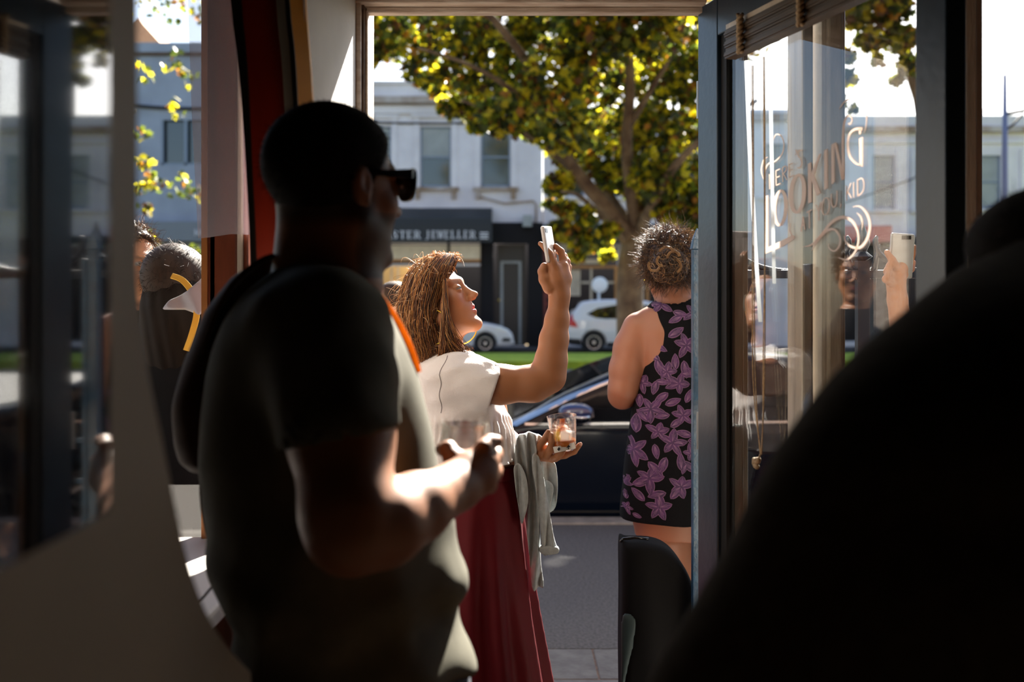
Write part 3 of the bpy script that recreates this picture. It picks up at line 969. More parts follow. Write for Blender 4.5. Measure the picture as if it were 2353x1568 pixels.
def wall_with_holes(mb, x0, x1, z0, z1, y, th, holes):
    xs = sorted({x0, x1, *[h[0] for h in holes], *[h[1] for h in holes]}); zs = sorted({z0, z1, *[h[2] for h in holes], *[h[3] for h in holes]})
    xs = [q for q in xs if x0 <= q <= x1]; zs = [q for q in zs if z0 <= q <= z1]
    for i in range(len(xs)-1):
        run = None
        for j in range(len(zs)-1):
            cx, cz = (xs[i]+xs[i+1])/2, (zs[j]+zs[j+1])/2
            hole = any(h[0] < cx < h[1] and h[2] < cz < h[3] for h in holes)
            if hole:
                if run is not None: mb.box(xs[i], xs[i+1], y, y+th, run, zs[j]); run = None
            elif run is None: run = zs[j]
        if run is not None: mb.box(xs[i], xs[i+1], y, y+th, run, zs[-1])
def sash_window(parent, h, y, blind=0.5, bracket=False, fm=None):
    x0, x1, z0, z1 = h; fm = fm or M['sash']; f = 0.06
    b = MB()
    b.box(x0, x0+f, y+0.08, y+0.16, z0, z1); b.box(x1-f, x1, y+0.08, y+0.16, z0, z1); b.box(x0, x1, y+0.08, y+0.16, z0, z0+f*1.3); b.box(x0, x1, y+0.08, y+0.16, z1-f, z1)
    zm = (z0+z1)/2; b.box(x0, x1, y+0.07, y+0.15, zm-0.03, zm+0.03)
    wn = b.build('window', fm, parent)
    b = MB(); b.box(x0+f, x1-f, y+0.12, y+0.13, z0+f, z1-f); b.build('pane', M['darkglass'], wn)
    if blind:
        b = MB(); b.box(x0+f, x1-f, y+0.10, y+0.112, z1-(z1-z0)*blind, z1-f); b.build('blind', M['blind'], wn)
    b = MB(); b.box(x0-0.28, x1+0.28, y-0.16, y+0.1, z0-0.13, z0-0.02)
    if bracket:
        for xx in (x0-0.18, x1+0.02): b.box(xx, xx+0.16, y-0.13, y, z0-0.42, z0-0.13)
    b.build('window_sill', M['stain'] if bracket else M['render'], wn)
    return wn

# serif lettering made of strokes: unit box, (x0,z0)-(x1,z1) thick or thin
GL = {
 'M': [((.1,0),(.1,1),.09),((.1,1),(.5,.1),.17),((.5,.1),(.88,1),.08),((.88,0),(.88,1),.17)],
 'A': [((.08,0),(.5,1),.08),((.5,1),(.9,0),.18),((.25,.35),(.72,.35),.07)],
 'S': 'S', 'T': [((.5,0),(.5,1),.18),((.08,.96),(.92,.96),.08),((.08,.96),(.08,.75),.06),((.92,.96),(.92,.75),.06)],
 'E': [((.22,0),(.22,1),.18),((.2,.96),(.85,.96),.08),((.2,.5),(.7,.5),.08),((.2,.04),(.88,.04),.08),((.88,.04),(.88,.25),.06),((.85,.96),(.85,.78),.06)],
 'R': [((.22,0),(.22,1),.18),((.2,.96),(.6,.96),.08),((.6,.96),(.78,.85),.12),((.78,.85),(.78,.65),.16),((.78,.65),(.6,.52),.12),((.6,.52),(.2,.52),.08),((.5,.52),(.88,0),.17)],
 'J': [((.55,1),(.55,.1),.18),((.55,.1),(.35,-.12),.12),((.35,-.12),(.15,-.05),.14)],
 'W': [((.02,1),(.28,0),.16),((.28,0),(.5,.9),.07),((.5,.9),(.72,0),.16),((.72,0),(.96,1),.07)],
 'L': [((.25,0),(.25,1),.18),((.2,.04),(.85,.04),.08),((.85,.04),(.85,.28),.07)],
 'N': [((.12,0),(.12,1),.08),((.12,1),(.85,0),.18),((.85,0),(.85,1),.08)],
 'C': [((.85,.8),(.6,.98),.1),((.6,.98),(.3,.9),.12),((.3,.9),(.15,.5),.17),((.15,.5),(.3,.1),.17),((.3,.1),(.6,.02),.12),((.6,.02),(.85,.2),.1)],
}
GL['S'] = [((.82,.78),(.6,.97),.09),((.6,.97),(.3,.92),.1),((.3,.92),(.2,.72),.15),((.2,.72),(.75,.35),.18),((.75,.35),(.72,.1),.15),((.72,.1),(.4,.02),.1),((.4,.02),(.15,.22),.09)]
SERIF = {'M': [(.1,0),(.1,1),(.88,0),(.88,1)], 'A': [(.08,0),(.9,0)], 'T': [(.5,0)], 'E': [(.22,0),(.22,1)], 'R': [(.22,0),(.22,1),(.9,0)], 'J': [(.55,1)],
         'W': [(.02,1),(.5,.95),(.96,1)], 'L': [(.22,0),(.25,1)], 'N': [(.12,0),(.12,1),(.85,1)], 'S': [], 'C': []}
def glyph(mb, ch, x, z, wd, h, y, th=0.03):
    for a, c, t in GL[ch]:
        ax_, az_ = x+a[0]*wd, z+a[1]*h; bx_, bz_ = x+c[0]*wd, z+c[1]*h
        d = Vector((bx_-ax_, 0, bz_-az_)); L_ = d.length; d.normalize(); n = Vector((-d.z, 0, d.x))*t*wd*0.55
        e = d*(t*wd*0.12)
        q = [Vector((ax_, y, az_))-n-e, Vector((bx_, y, bz_))-n+e, Vector((bx_, y, bz_))+n+e, Vector((ax_, y, az_))+n-e]
        mb.prism(q, (0, th, 0))
    for s_ in SERIF[ch]:
        mb.box(x+(s_[0]-.19)*wd, x+(s_[0]+.19)*wd, y, y+th, z+s_[1]*h-0.03*h, z+s_[1]*h+0.03*h)
def word(txt, x0, x1, z, h, y, parent, m, gap=0.12, weights=None):
    n = len(txt); W = sum(0.45 if c == ' ' else 1 for c in txt); u = (x1-x0)/W
    b = MB(); x = x0
    for c in txt:
        if c != ' ':
            glyph(b, c, x+u*gap/2, z, u*(1-gap), h, y)
        x += u*(0.45 if c == ' ' else 1)
    return b.build('lettering', m, parent)

# --- the jeweller's two-storey house
jb = thing('shop_building', 'white two-storey terrace shop with black jeweller awning across the street', 'building', (BX(950), BY, 0))
jx0, jx1 = BX(560), BX(1246)
wins = [(BX(a), BX(c), BZ(430), BZ(291)) for a, c in ((690, 758), (829, 898), (966, 1036), (1105, 1173))]
shop = (BX(870), BX(1108), 0.55, BZ(560)); entry = (BX(1132), BX(1215), 0.05, BZ(560))
wb = MB(); wall_with_holes(wb, jx0, jx1, 0, BZ(200), BY, 0.4, wins+[shop, entry, (BX(600), BX(862), 0.55, BZ(560))])
wb.build('wall', M['render'], jb)
for i, h in enumerate(wins): sash_window(jb, h, BY, (0.55, 0.55, 0.52, 0)[i] or 0.0, True)
b = MB()
b.box(jx0, jx1, BY-0.22, BY, BZ(224), BZ(197)); b.box(jx0, jx1, BY-0.12, BY, BZ(262), BZ(244)); b.box(jx0, jx1, BY-0.30, BY, BZ(197), BZ(190)); b.build('parapet', M['render'], jb)
b = MB(); b.box(jx0, jx1, BY-0.34, BY, BZ(240), BZ(225)); b.build('cornice', M['stain'], jb)
b = MB()
for w_ in wins:
    b.box(w_[0]-0.22, w_[0]-0.04, BY-0.05, BY, w_[2], w_[3]+0.3); b.box(w_[1]+0.04, w_[1]+0.22, BY-0.05, BY, w_[2], w_[3]+0.3); b.box(w_[0]-0.3, w_[1]+0.3, BY-0.08, BY, w_[3]+0.3, w_[3]+0.42)
b.box(BX(945), BX(1052), BY-0.10, BY, BZ(270), BZ(262)-0.01)
b.build('moulding', M['render'], jb)
b = MB(); ra = BZ(195)
b.add([(BX(835), BY+3, ra), (BX(1075), BY+3, ra), (BX(1075), BY+9, ra), (BX(835), BY+9, ra), (BX(955), BY+5, BZ(140)), (BX(965), BY+7, BZ(140))],
      [(0, 1, 4), (1, 2, 5, 4), (2, 3, 5), (3, 0, 4, 5), (0, 3, 2, 1)]); b.build('roof', M['slate'], jb)
# awning: sloping top and upright fascia with the sign
b = MB()
ax0, ax1 = BX(640), BX(1131)
ay0 = BY-1.5
b.hexa([(ax0, ay0, BZ(556)), (ax1, ay0, BZ(556)), (ax1, BY, BZ(556)), (ax0, BY, BZ(556)), (ax0, ay0+0.05, BZ(510)), (ax1, ay0+0.05, BZ(510)), (ax1, BY, BZ(478)), (ax0, BY, BZ(478))])
aw = b.build('awning', M['awning'], jb)
s_aw = ay0/BY
def AXp(px): return WX(px, ay0)
b = MB(); b.box(AXp(640), AXp(1131), ay0-0.04, ay0+0.01, WZ(557, ay0), WZ(515, ay0)); b.build('sign_board', M['awning'], aw)
word('MASTER', AXp(866), AXp(968), WZ(549, ay0), 0.265, ay0-0.08, aw, M['signwhite'])
word('JEWELLER', AXp(976), AXp(1094), WZ(549, ay0), 0.265, ay0-0.08, aw, M['signwhite'])
b = MB()
for r_ in range(3): b.box(AXp(1103), AXp(1122), ay0-0.08, ay0-0.04, WZ(549-r_*6, ay0), WZ(546.5-r_*6, ay0))
b.build('small_print', M['signwhite'], aw)
# shop window, door
b = MB()
b.box(BX(862), BX(870), BY-0.06, BY+0.1, 0.5, BZ(556)); b.box(BX(1104), BX(1110), BY-0.06, BY+0.1, 0.5, BZ(556)); b.box(BX(1028), BX(1034), BY-0.05, BY+0.05, BZ(610), BZ(556))
b.box(BX(862), BX(1110), BY-0.06, BY+0.1, 0.45, 0.6); b.build('shop_window_frame', M['black_front'], jb)
b = MB(); b.box(BX(868), BX(1106), BY-0.05, BY+0.05, BZ(602), BZ(596)); b.build('transom', M['wood'], jb)
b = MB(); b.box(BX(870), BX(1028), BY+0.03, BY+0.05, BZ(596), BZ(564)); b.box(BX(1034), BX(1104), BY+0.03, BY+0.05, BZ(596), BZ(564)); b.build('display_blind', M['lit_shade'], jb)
b = MB(); b.box(BX(866), BX(1107), BY-0.03, BY+0.06, BZ(612), BZ(606)); b.build('window_rail', M['render'], jb)
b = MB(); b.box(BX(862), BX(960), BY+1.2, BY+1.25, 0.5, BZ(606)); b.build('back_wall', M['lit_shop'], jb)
b = MB(); b.box(BX(600), BX(1230), BY+2.5, BY+2.6, 0, 5); b.build('dark_interior', M['black_front'], jb)
b = MB()
for px in (890, 905, 940): b.box(BX(px), BX(px+5), BY+0.9, BY+1.0, 0.5, BZ(612))
b.build('display_post', M['cream'], jb)
b = MB(); b.box(BX(1110), BX(1134), BY-0.1, BY+0.1, 0, BZ(512)); b.box(BX(1213), BX(1248), BY-0.1, BY+0.1, 0, BZ(532)); b.box(BX(1131), BX(1248), BY-0.12, BY+0.1, BZ(560), BZ(512)); b.box(BX(866), BX(1108), BY-0.05, BY+0.1, 0, 0.5)
b.build('black_surround', M['black_front'], jb)
dr = MB(); dr.box(BX(1142), BX(1208), BY+0.15, BY+0.2, 0.05, BZ(562))
d_ = dr.build('shop_door', mat('near_black_door', (0.03, 0.026, 0.02), 0.5), jb)
b = MB(); b.box(BX(1150), BX(1156), BY+0.1, BY+0.16, 0.1, BZ(605)); b.box(BX(1192), BX(1198), BY+0.1, BY+0.16, 0.1, BZ(605)); b.box(BX(1150), BX(1198), BY+0.1, BY+0.16, BZ(605), BZ(600)); b.build('panel_mould', M['blind'], d_)
b = MB(); b.ball((BX(1147), BY+0.1, BZ(690)), 0.05, 6); b.build('handle', mat('brass', (0.8, 0.5, 0.1), 0.3, 1.0), d_)
b = MB(); b.box(BX(1201), BX(1222), BY-0.5, BY-0.1, BZ(523), BZ(497)); b.build('air_unit', M['blind'], jb)
b = MB(); b.tube([(BX(1232), BY-0.06, BZ(560)), (BX(1232), BY-0.06, BZ(470)), (BX(1225), BY-0.06, BZ(462)), (BX(1160), BY-0.06, BZ(468)), (BX(1100), BY-0.06, BZ(452))], 0.035, 6); b.build('pipe', M['stain'], jb, smooth=True)

# --- house to the right of it
rb = thing('shop_building', 'long pale rendered shop terrace behind the street tree, dark sign band', 'building', (BX(1600), BY, 0))
rx0, rx1 = BX(1248)+.01, BX(1860)
rw = [(BX(a), BX(a+52), BZ(450), BZ(330)) for a in (1290, 1390, 1500, 1610, 1760)]
rshop = [(BX(1300), BX(1420), 0.6, BZ(568)), (BX(1440), BX(1580), 0.6, BZ(568)), (BX(1640), BX(1740), 0.1, BZ(600))]
wb = MB(); wall_with_holes(wb, rx0, rx1, 0, BZ(250), BY+0.05, 0.4, rw+rshop); wb.build('wall', M['render'], rb)
for h in rw: sash_window(rb, h, BY+0.05, 0.5)
b = MB(); b.box(rx0, rx1, BY-0.15, BY+0.05, BZ(278), BZ(262)); b.build('cornice', M['stain'], rb)
b = MB(); b.box(BX(1251), BX(1640), BY-0.9, BY, BZ(560), BZ(520)); sb = b.build('sign_band', M['awning'], rb)
word('NET', WX(1368, BY-0.95), WX(1420, BY-0.95), WZ(548, BY-0.95), 0.3, BY-0.97, sb, M['signwhite'])
b = MB(); b.box(BX(1249), BX(1278), BY-0.12, BY+0.05, 0, BZ(560)); rp = b.build('pillar', M['redbrown'], rb)
for k in range(5):
    b = MB(); b.box(BX(1256), BX(1266), BY-0.15, BY-0.115, BZ(760-k*16), BZ(750-k*16)); b.build('marking', M['black_front'], rp)
b = MB(); b.box(BX(1290), BX(1640), BY-0.05, BY+0.06, BZ(617), BZ(611)); b.box(BX(1412), BX(1420), BY-0.08, BY+0.1, 0.1, BZ(612)); b.box(BX(1484), BX(1491), BY-0.08, BY+0.1, 0.1, BZ(612)); b.build('timber_trim', M['wood'], rb)
b = MB(); b.box(BX(1300), BX(1334), BY+0.1, BY+0.12, BZ(680), BZ(620)); b.box(BX(1330), BX(1390), BY+0.1, BY+0.14, BZ(606), BZ(596)); b.build('paper_panel', M['cream'], rb)
b = MB(); b.box(BX(1356), BX(1361), BY+0.0, BY+0.04, 0.6, BZ(612)); b.box(BX(1335), BX(1412), BY, BY+0.04, BZ(652), BZ(647)); b.box(BX(1440), BX(1580), BY, BY+0.04, BZ(664), BZ(658)); b.build('glazing_bar', M['cream'], rb)
b = MB(); b.box(rx0, rx1, BY+2.2, BY+2.3, 0, 5); b.build('dark_interior', M['black_front'], rb)
sp = MB(); sp.ball((BX(1368), BY-1.75, WZ(655, BY-1.75)), (0.27, 0.06, 0.27), 10); sp.tube([(BX(1366), BY-1.75, WZ(672, BY-1.75)), (BX(1366), BY-1.75, 0.02)], 0.04, 8)
o = sp.build('round_sign', mat('white_enamel_disc', (0.85, 0.88, 0.88), 0.3), smooth=True); tag(o, 'white round sign disc on a post above the white hatchback roof', 'sign')

# --- houses seen through the right-hand glass
hb = thing('shop_building', 'grey-white terrace with rust-stained cornice and red awning, seen through the door glass', 'building', (BX(2200), BY, 0))
hx0, hx1 = BX(1860), BX(2700)
hw = [(BX(a), BX(a+50), BZ(480), BZ(357)) for a in (2006, 2108, 2250, 2360, 2470)]
wb = MB(); wall_with_holes(wb, hx0, hx1, 0, BZ(272), BY, 0.4, hw+[(BX(1880), BX(1990), 0.2, BZ(566)), (BX(2030), BX(2200), 0.2, BZ(566))]); wb.build('wall', M['render'], hb)
for i, h in enumerate(hw): sash_window(hb, h, BY, 0.98 if i < 3 else 0.5)
b = MB(); b.box(hx0, hx1, BY-0.2, BY, BZ(292), BZ(268)); b.box(BX(2215), BX(2255), BY-0.1, BY+0.3, BZ(270), BZ(250)); b.box(hx0, hx1, BY-0.1, BY, BZ(330), BZ(322))
for w_ in hw: b.box(w_[0]-0.25, w_[0]-0.05, BY-0.06, BY, w_[2], w_[3]+.2); b.box(w_[1]+0.05, w_[1]+.25, BY-0.06, BY, w_[2], w_[3]+.2)
b.build('parapet', M['render'], hb)
b = MB(); b.box(hx0, hx1, BY-0.28, BY, BZ(305), BZ(293)); b.build('cornice', M['stain'], hb)
b = MB(); b.add([(BX(1985), BY+2, BZ(270)), (BX(2075), BY+2, BZ(270)), (BX(2075), BY+6, BZ(270)), (BX(1985), BY+6, BZ(270)), (BX(2028), BY+4, BZ(238))], [(0, 1, 4), (1, 2, 4), (2, 3, 4), (3, 0, 4), (3, 2, 1, 0)]); b.build('roof', M['slate'], hb)
b = MB(); b.box(BX(1862), BX(2020), BY-1.2, BY, BZ(560), BZ(525)); b.build('red_awning', mat('coral_red_awning', (0.55, 0.10, 0.09), 0.7), hb)
b = MB(); b.box(BX(2020), BX(2140), BY-0.6, BY, BZ(562), BZ(545)); b.box(BX(1985), BX(2030), BY-0.1, BY+0.02, 0, BZ(562)); b.build('awning', M['awning'], hb)
b = MB(); b.box(BX(1905), BX(1935), BY-0.08, BY+0.02, 0, BZ(570)); b.build('red_door', M['redbrown'], hb)
b = MB(); b.box(hx0, hx1, BY+2.2, BY+2.3, 0, 5); b.build('dark_interior', M['black_front'], hb)

# --- house at the far left with the tiled gable behind
lb = thing('shop_building', 'blue-grey rendered building with a dark sliding window, at far left', 'building', (BX(380), BY, 0))
lw = (BX(370), BX(500), BZ(380), BZ(276))
wb = MB(); wall_with_holes(wb, BX(-300), BX(560), 0, BZ(104), BY, 0.4, [lw, (BX(320), BX(540), 0.2, BZ(600))]); wb.build('wall', M['render_grey'], lb)
b = MB(); b.box(BX(-300), BX(560), BY-0.15, BY, BZ(122), BZ(100)); b.build('parapet', M['render_grey'], lb)
b = MB(); b.box(BX(-300), BX(560), BY-0.12, BY, BZ(128), BZ(122)); b.build('parapet_line', M['peeled'], lb)
b = MB(); f = 0.08
b.box(lw[0], lw[0]+f, BY, BY+.1, lw[2], lw[3]); b.box(lw[1]-f, lw[1], BY, BY+.1, lw[2], lw[3]); b.box(lw[0], lw[1], BY, BY+.1, lw[2], lw[2]+f); b.box(BX(423), BX(430), BY, BY+.1, lw[2], lw[3])
wn = b.build('window', M['sash'], lb); b = MB(); b.box(lw[0], lw[1], BY+.2, BY+.22, lw[2], lw[3]); b.build('pane', M['darkglass'], wn)
b = MB(); b.box(BX(300), BX(556), BY-0.5, BY, BZ(556), BZ(512)); fb = b.build('fascia', mat('grey_fascia', (0.20, 0.22, 0.24), 0.7), lb)
word('MC', WX(446, BY-.52), WX(476, BY-.52), WZ(541, BY-.52), 0.2, BY-0.54, fb, M['signwhite'])
b = MB(); b.box(BX(-300), BX(556), BY+1.2, BY+1.3, 0, 5); b.build('dark_interior', M['black_front'], lb)
tg = lb
b = MB(); yy = BY+4
def G(px, py): return (WX(px, yy), yy, WZ(py, yy))
b.add([G(180, 160), G(425, 160), G(315, 40), (WX(180, yy), yy+6, WZ(160, yy)), (WX(425, yy), yy+6, WZ(160, yy)), (WX(315, yy), yy+6, WZ(40, yy))], [(0, 1, 2), (1, 4, 5, 2), (0, 2, 5, 3), (3, 5, 4), (0, 3, 4, 1)])
b.build('tiled_roof', mat('terracotta_tiles', (0.50, 0.27, 0.14), 0.8, col2=(0.30, 0.15, 0.08), scale=5, stretch=(1, 1, 6)), tg)

# --- wires and pole
def wire(p, q, r, label, sag=0.2):
    b = MB(); p = Vector(p); q = Vector(q)
    b.tube([p+(q-p)*t-Vector((0, 0, sag*4*t*(1-t))) for t in np.linspace(0, 1, 16)], r, 6)
    o = b.build('overhead_wire', M['black_gap'], smooth=True); tag(o, label, 'wire')
wire(P(562, 262, 34.95), P(1240, 277, 34.95), 0.035, 'overhead wire crossing the white upper wall of the jeweller building')
wire(P(200, 226, 34.9), P(556, 244, 34.9), 0.055, 'overhead wire crossing the blue-grey building at far left')
pl = thing('utility_pole', 'slim steel utility pole with cross arm, seen at the far right', 'pole', (WX(2310, 24), 24, 0))
b = MB(); b.tube([(WX(2310, 24), 24, 0), (WX(2309, 24), 24, WZ(330, 24)), (WX(2309, 24), 24, WZ(172, 24))], [0.075, 0.065, 0.045], 12); b.build('shaft', mat('blue_grey_steel', (0.16, 0.19, 0.32), 0.5, 0.3), pl, smooth=True)
b = MB(); b.tube([P(2309, 263, 24), P(2345, 256, 24), P(2420, 240, 24)], 0.045, 8); b.tube([P(2310, 300, 24), P(2330, 285, 24), P(2350, 262, 24)], 0.03, 8); b.build('cross_arm', M['black_gap'], pl, smooth=True)
wire((12.0, 23.9, 6.6), (14.5, 2.92, 7.6), 0.012, 'thin stay wire slanting up from the utility pole', 0)
wire(P(1864, 490, 34.93), P(2245, 350, 34.93), 0.022, 'overhead wire slanting across the terrace behind the door glass', 0.1)

# ================================================================== street trees
M['bark'] = mat('mottled_plane_bark', (0.20, 0.145, 0.08), 0.95, col2=(0.07, 0.042, 0.024), scale=3.5, bump=0.03, bscale=6)
def leaf_mat(name):
    m = bpy.data.materials.new(name); m.use_nodes = True
    nt = m.node_tree; N = nt.nodes; L = nt.links
    b = N['Principled BSDF']; b.inputs['Roughness'].default_value = 0.45
    at = N.new('ShaderNodeAttribute'); at.attribute_name = 'Col'
    tl = N.new('ShaderNodeBsdfTranslucent'); mx = N.new('ShaderNodeMixShader'); mx.inputs[0].default_value = 0.62
    L.new(at.outputs['Color'], b.inputs['Base Color']); L.new(at.outputs['Color'], tl.inputs['Color'])
    L.new(b.outputs[0], mx.inputs[1]); L.new(tl.outputs[0], mx.inputs[2]); L.new(mx.outputs[0], N['Material Output'].inputs['Surface'])
    return m
M['leaf'] = leaf_mat('autumn_plane_leaf')
LEAF = np.array([(0, -.5), (.18, -.30), (.50, -.28), (.34, -.04), (.52, .22), (.22, .20), (0, .55), (-.22, .20), (-.52, .22), (-.34, -.04), (-.50, -.28), (-.18, -.30)])
def foliage(name, clusters, parent, size=0.15, seed=1, bright=1.0):
    "clusters: (centre, radii, count); leaves scattered more densely near the skin of each cluster"
    rg = np.random.RandomState(seed)
    C = []; 
    for c, r, n in clusters:
        d = rg.normal(size=(n, 3)); d /= np.linalg.norm(d, axis=1, keepdims=True)
        rad = rg.uniform(0.25, 1.0, size=(n, 1))**0.6
        C.append(np.array(c)+d*rad*np.array(r))
    C = np.concatenate(C); n = len(C)
    nrm = rg.normal(size=(n, 3)); nrm[:, 2] = np.abs(nrm[:, 2])*0.8+0.2; nrm /= np.linalg.norm(nrm, axis=1, keepdims=True)
    t = np.cross(nrm, rg.normal(size=(n, 3))); t /= np.linalg.norm(t, axis=1, keepdims=True)
    s = np.cross(nrm, t)
    sz = size*rg.uniform(0.6, 1.25, size=(n, 1, 1))
    k = len(LEAF)
    droop = -0.25*(LEAF[:, 0]**2+LEAF[:, 1]**2)
    V = C[:, None, :]+sz*(t[:, None, :]*LEAF[None, :, 0:1]+s[:, None, :]*LEAF[None, :, 1:2]+nrm[:, None, :]*droop[None, :, None])
    V = V.reshape(-1, 3)
    pal = np.array([(0.72, 0.60, 0.02), (0.55, 0.50, 0.02), (0.16, 0.20, 0.02), (0.07, 0.10, 0.015), (0.50, 0.22, 0.02), (0.16, 0.07, 0.015), (0.035, 0.05, 0.012)])
    pr = np.array([0.14, 0.15, 0.18, 0.19, 0.05, 0.10, 0.19])  # autumn hues; darkest tones paint canopy shade, brightest paint backlit leaves
    col = pal[rg.choice(len(pal), n, p=pr)]*rg.uniform(0.7, 1.15, size=(n, 1))*bright
    cols = np.repeat(col, k, axis=0)
    return rawmesh(name, V, np.arange(n*k), np.full(n, k), M['leaf'], parent, False, None, None, cols)
def limb(pts, r0, r1):
    c = smooth_path(pts, 6); n = len(c)
    return [Vector(q[:3]) for q in c], [r0+(r1-r0)*(i/(n-1))**0.8 for i in range(n)]
TY = 19.0
tree = thing('plane_tree', 'large plane tree with yellow-green autumn leaves, trunk beside the white hatchback', 'tree', P(1447, 790, TY)-Vector((0, 0, 0)))
b = MB()
def T(px, py, dy=0): return tuple(P(px, py, TY+dy))
trunk = [(*P(1448, 880, TY),), T(1448, 760), T(1447, 680), T(1450, 610), T(1458, 560), T(1462, 525)]
tp, tr = limb(trunk, 0.27, 0.24); b.tube(tp, tr, 16)
limbs = [
 ([(1458, 560, 0), (1405, 490, -.3), (1335, 410, -.8), (1285, 335, -1.2), (1255, 250, -1.5), (1215, 150, -2.0), (1130, 40, -2.6), (1050, -40, -3)], .17, .05),
 ([(1460, 540, 0), (1400, 455, .5), (1365, 380, 1), (1345, 270, 1.3), (1330, 140, 1.6), (1300, -20, 2)], .15, .05),
 ([(1462, 530, 0), (1450, 440, -.5), (1440, 330, -1), (1448, 200, -1.4), (1440, 40, -1.8), (1430, -100, -2.4)], .15, .06),
 ([(1464, 530, 0), (1480, 450, .6), (1500, 380, 1), (1545, 300, 1.4), (1590, 200, 2), (1660, 60, 2.4)], .14, .05),
 ([(1464, 540, 0), (1500, 470, -.8), (1530, 410, -1.4), (1580, 350, -2), (1650, 290, -2.6), (1740, 230, -3)], .12, .04),
 ([(1440, 560, 0), (1385, 500, -1), (1330, 450, -1.8), (1290, 440, -2.4)], .08, .02),
 ([(1320, 395, -.8), (1240, 330, -1.2), (1150, 270, -1.8), (1060, 230, -2)], .07, .02),
 ([(1268, 290, -1.2), (1180, 210, -2), (1080, 150, -2.6), (960, 110, -3)], .07, .02),
 ([(1350, 320, 1.2), (1270, 220, 2), (1180, 130, 2.6), (1050, 60, 3)], .07, .02),
 ([(1440, 300, -1), (1500, 200, -1.8), (1560, 90, -2.4), (1600, -40, -3)], .07, .02),
 ([(1385, 500, -1), (1340, 530, -1.5), (1320, 560, -2)], .03, .012),
 ([(1160, 215, -2), (1180, 290, -2.2), (1215, 320, -2.3)], .025, .01),
]
for pts, r0, r1 in limbs:
    lp, lr = limb([T(*q) for q in pts], r0, r1); b.tube(lp, lr, 10)
b.build('trunk', M['bark'], tree, smooth=True)
cl = []
def C(px, py, dy, rpx, n, flat=0.8):
    r = rpx*TY/F
    cl.append((T(px, py, dy), (r, r*1.2, r*flat), n))
rg = random.Random(3)
# (px, py, radius px, leaves)
for px, py, rp, n in [
    (870, 60, 70, 300), (960, 70, 80, 420), (1060, 60, 90, 520), (1160, 60, 90, 560), (1260, 60, 90, 600), (1370, 60, 90, 640), (1480, 60, 90, 640), (1590, 60, 90, 600), (1700, 60, 90, 500),
    (850, 130, 35, 90), (900, 115, 40, 120), (980, 160, 60, 240), (1010, 190, 45, 200), (1080, 170, 80, 400), (1180, 180, 80, 420), (1280, 180, 90, 520), (1390, 180, 90, 600), (1500, 180, 90, 600), (1600, 180, 90, 560),
    (1090, 240, 60, 260), (1040, 245, 40, 140), (1160, 265, 55, 260), (1230, 270, 50, 240), (1100, 290, 28, 80), (1225, 305, 26, 70), (1300, 290, 70, 330), (1400, 300, 80, 420), (1500, 300, 80, 480), (1600, 300, 80, 460),
    (1330, 375, 55, 240), (1290, 350, 35, 110), (1420, 400, 70, 330), (1520, 400, 75, 380), (1600, 400, 60, 330),
    (1285, 425, 35, 150), (1265, 470, 18, 40), (1300, 480, 30, 110), (1345, 500, 30, 100), (1290, 530, 32, 130), (1340, 550, 34, 150), (1380, 560, 32, 130), (1330, 585, 20, 50), (1395, 590, 18, 40), (1400, 530, 25, 70),
    (1540, 480, 45, 170), (1600, 470, 45, 200), (1590, 515, 25, 60), (1500, 455, 40, 130)]:
    C(px, py, rg.uniform(-3.0, 3.0) if py < 330 else rg.uniform(-2.2, 0.8), rp, int(n*1.35))
for k in range(26):   # crown above the frame
    cl.append(((rg.uniform(-3.0, 6.5), TY+rg.uniform(-2.4, 3.5), rg.uniform(7.8, 9.6)), (1.1, 1.1, 0.8), 260))
foliage('foliage', cl, tree, 0.165, 4)

# nearer tree to the right: its crown hangs over the footpath
t2 = thing('plane_tree', 'second plane tree, leafy branch tips hanging at the top right above the terrace', 'tree', (6.35, 15.0, 0))
b = MB()
tp, tr = limb([(6.35, 15.0, -0.2), (6.33, 15.0, 2.2), (6.2, 14.8, 4.2)], 0.2, 0.17); b.tube(tp, tr, 14)
for q in [[(6.2, 14.8, 4.2), (5.2, 14, 5.8), (3.8, 13, 6.8), (2.2, 12.2, 7.2)], [(6.2, 14.8, 4.2), (6.3, 14.6, 6), (5.4, 15, 7.6), (4.2, 15.6, 8.0)], [(6.2, 14.8, 4.2), (6.42, 14.9, 5.8), (7.4, 14.5, 7.4)], [(5.2, 14, 5.8), (5.6, 12.8, 6.2), (5.4, 11.8, 6.0)]]:
    lp, lr = limb(q, 0.12, 0.03); b.tube(lp, lr, 10)
b.build('trunk', M['bark'], t2, smooth=True)
cl = []
for px, py, rp, n in [(1960, 30, 45, 110), (2040, 20, 55, 170), (2070, 90, 40, 120), (2000, 90, 35, 80), (2090, 150, 30, 80), (2060, 185, 14, 18), (1940, 130, 25, 45), (1950, 180, 22, 40), (1930, 235, 20, 34), (1960, 250, 12, 14), (2020, 140, 18, 26), (1900, 60, 40, 80)]:
    r = rp*13.5/F
    cl.append((tuple(P(px, py, 13.5)), (r, r, r*.8), int(n*1.2)))
for k in range(64):     # the part above the frame, which shades the footpath
    x = rg.uniform(0.8, 8.5); y = rg.uniform(12.8, 14.7)
    cl.append(((x, y, .75*(y-3.9)+rg.uniform(-.35, .35)), (0.8, 0.7, 0.65), 160))
for k in range(30):
    x = rg.uniform(1.2, 8.5); y = rg.uniform(14.8, 16.0)
    cl.append(((x, y, .75*(y-5.5)+rg.uniform(-.3, .3)), (0.8, 0.6, 0.55), 150))
foliage('foliage', cl, t2, 0.16, 9)
t3 = thing('plane_tree', 'added plane tree, sparse leaves standing in for leaves reflected in the left window', 'tree', (-9.6, 19.5, 0))  # added tree imitating leaf reflections in the left window
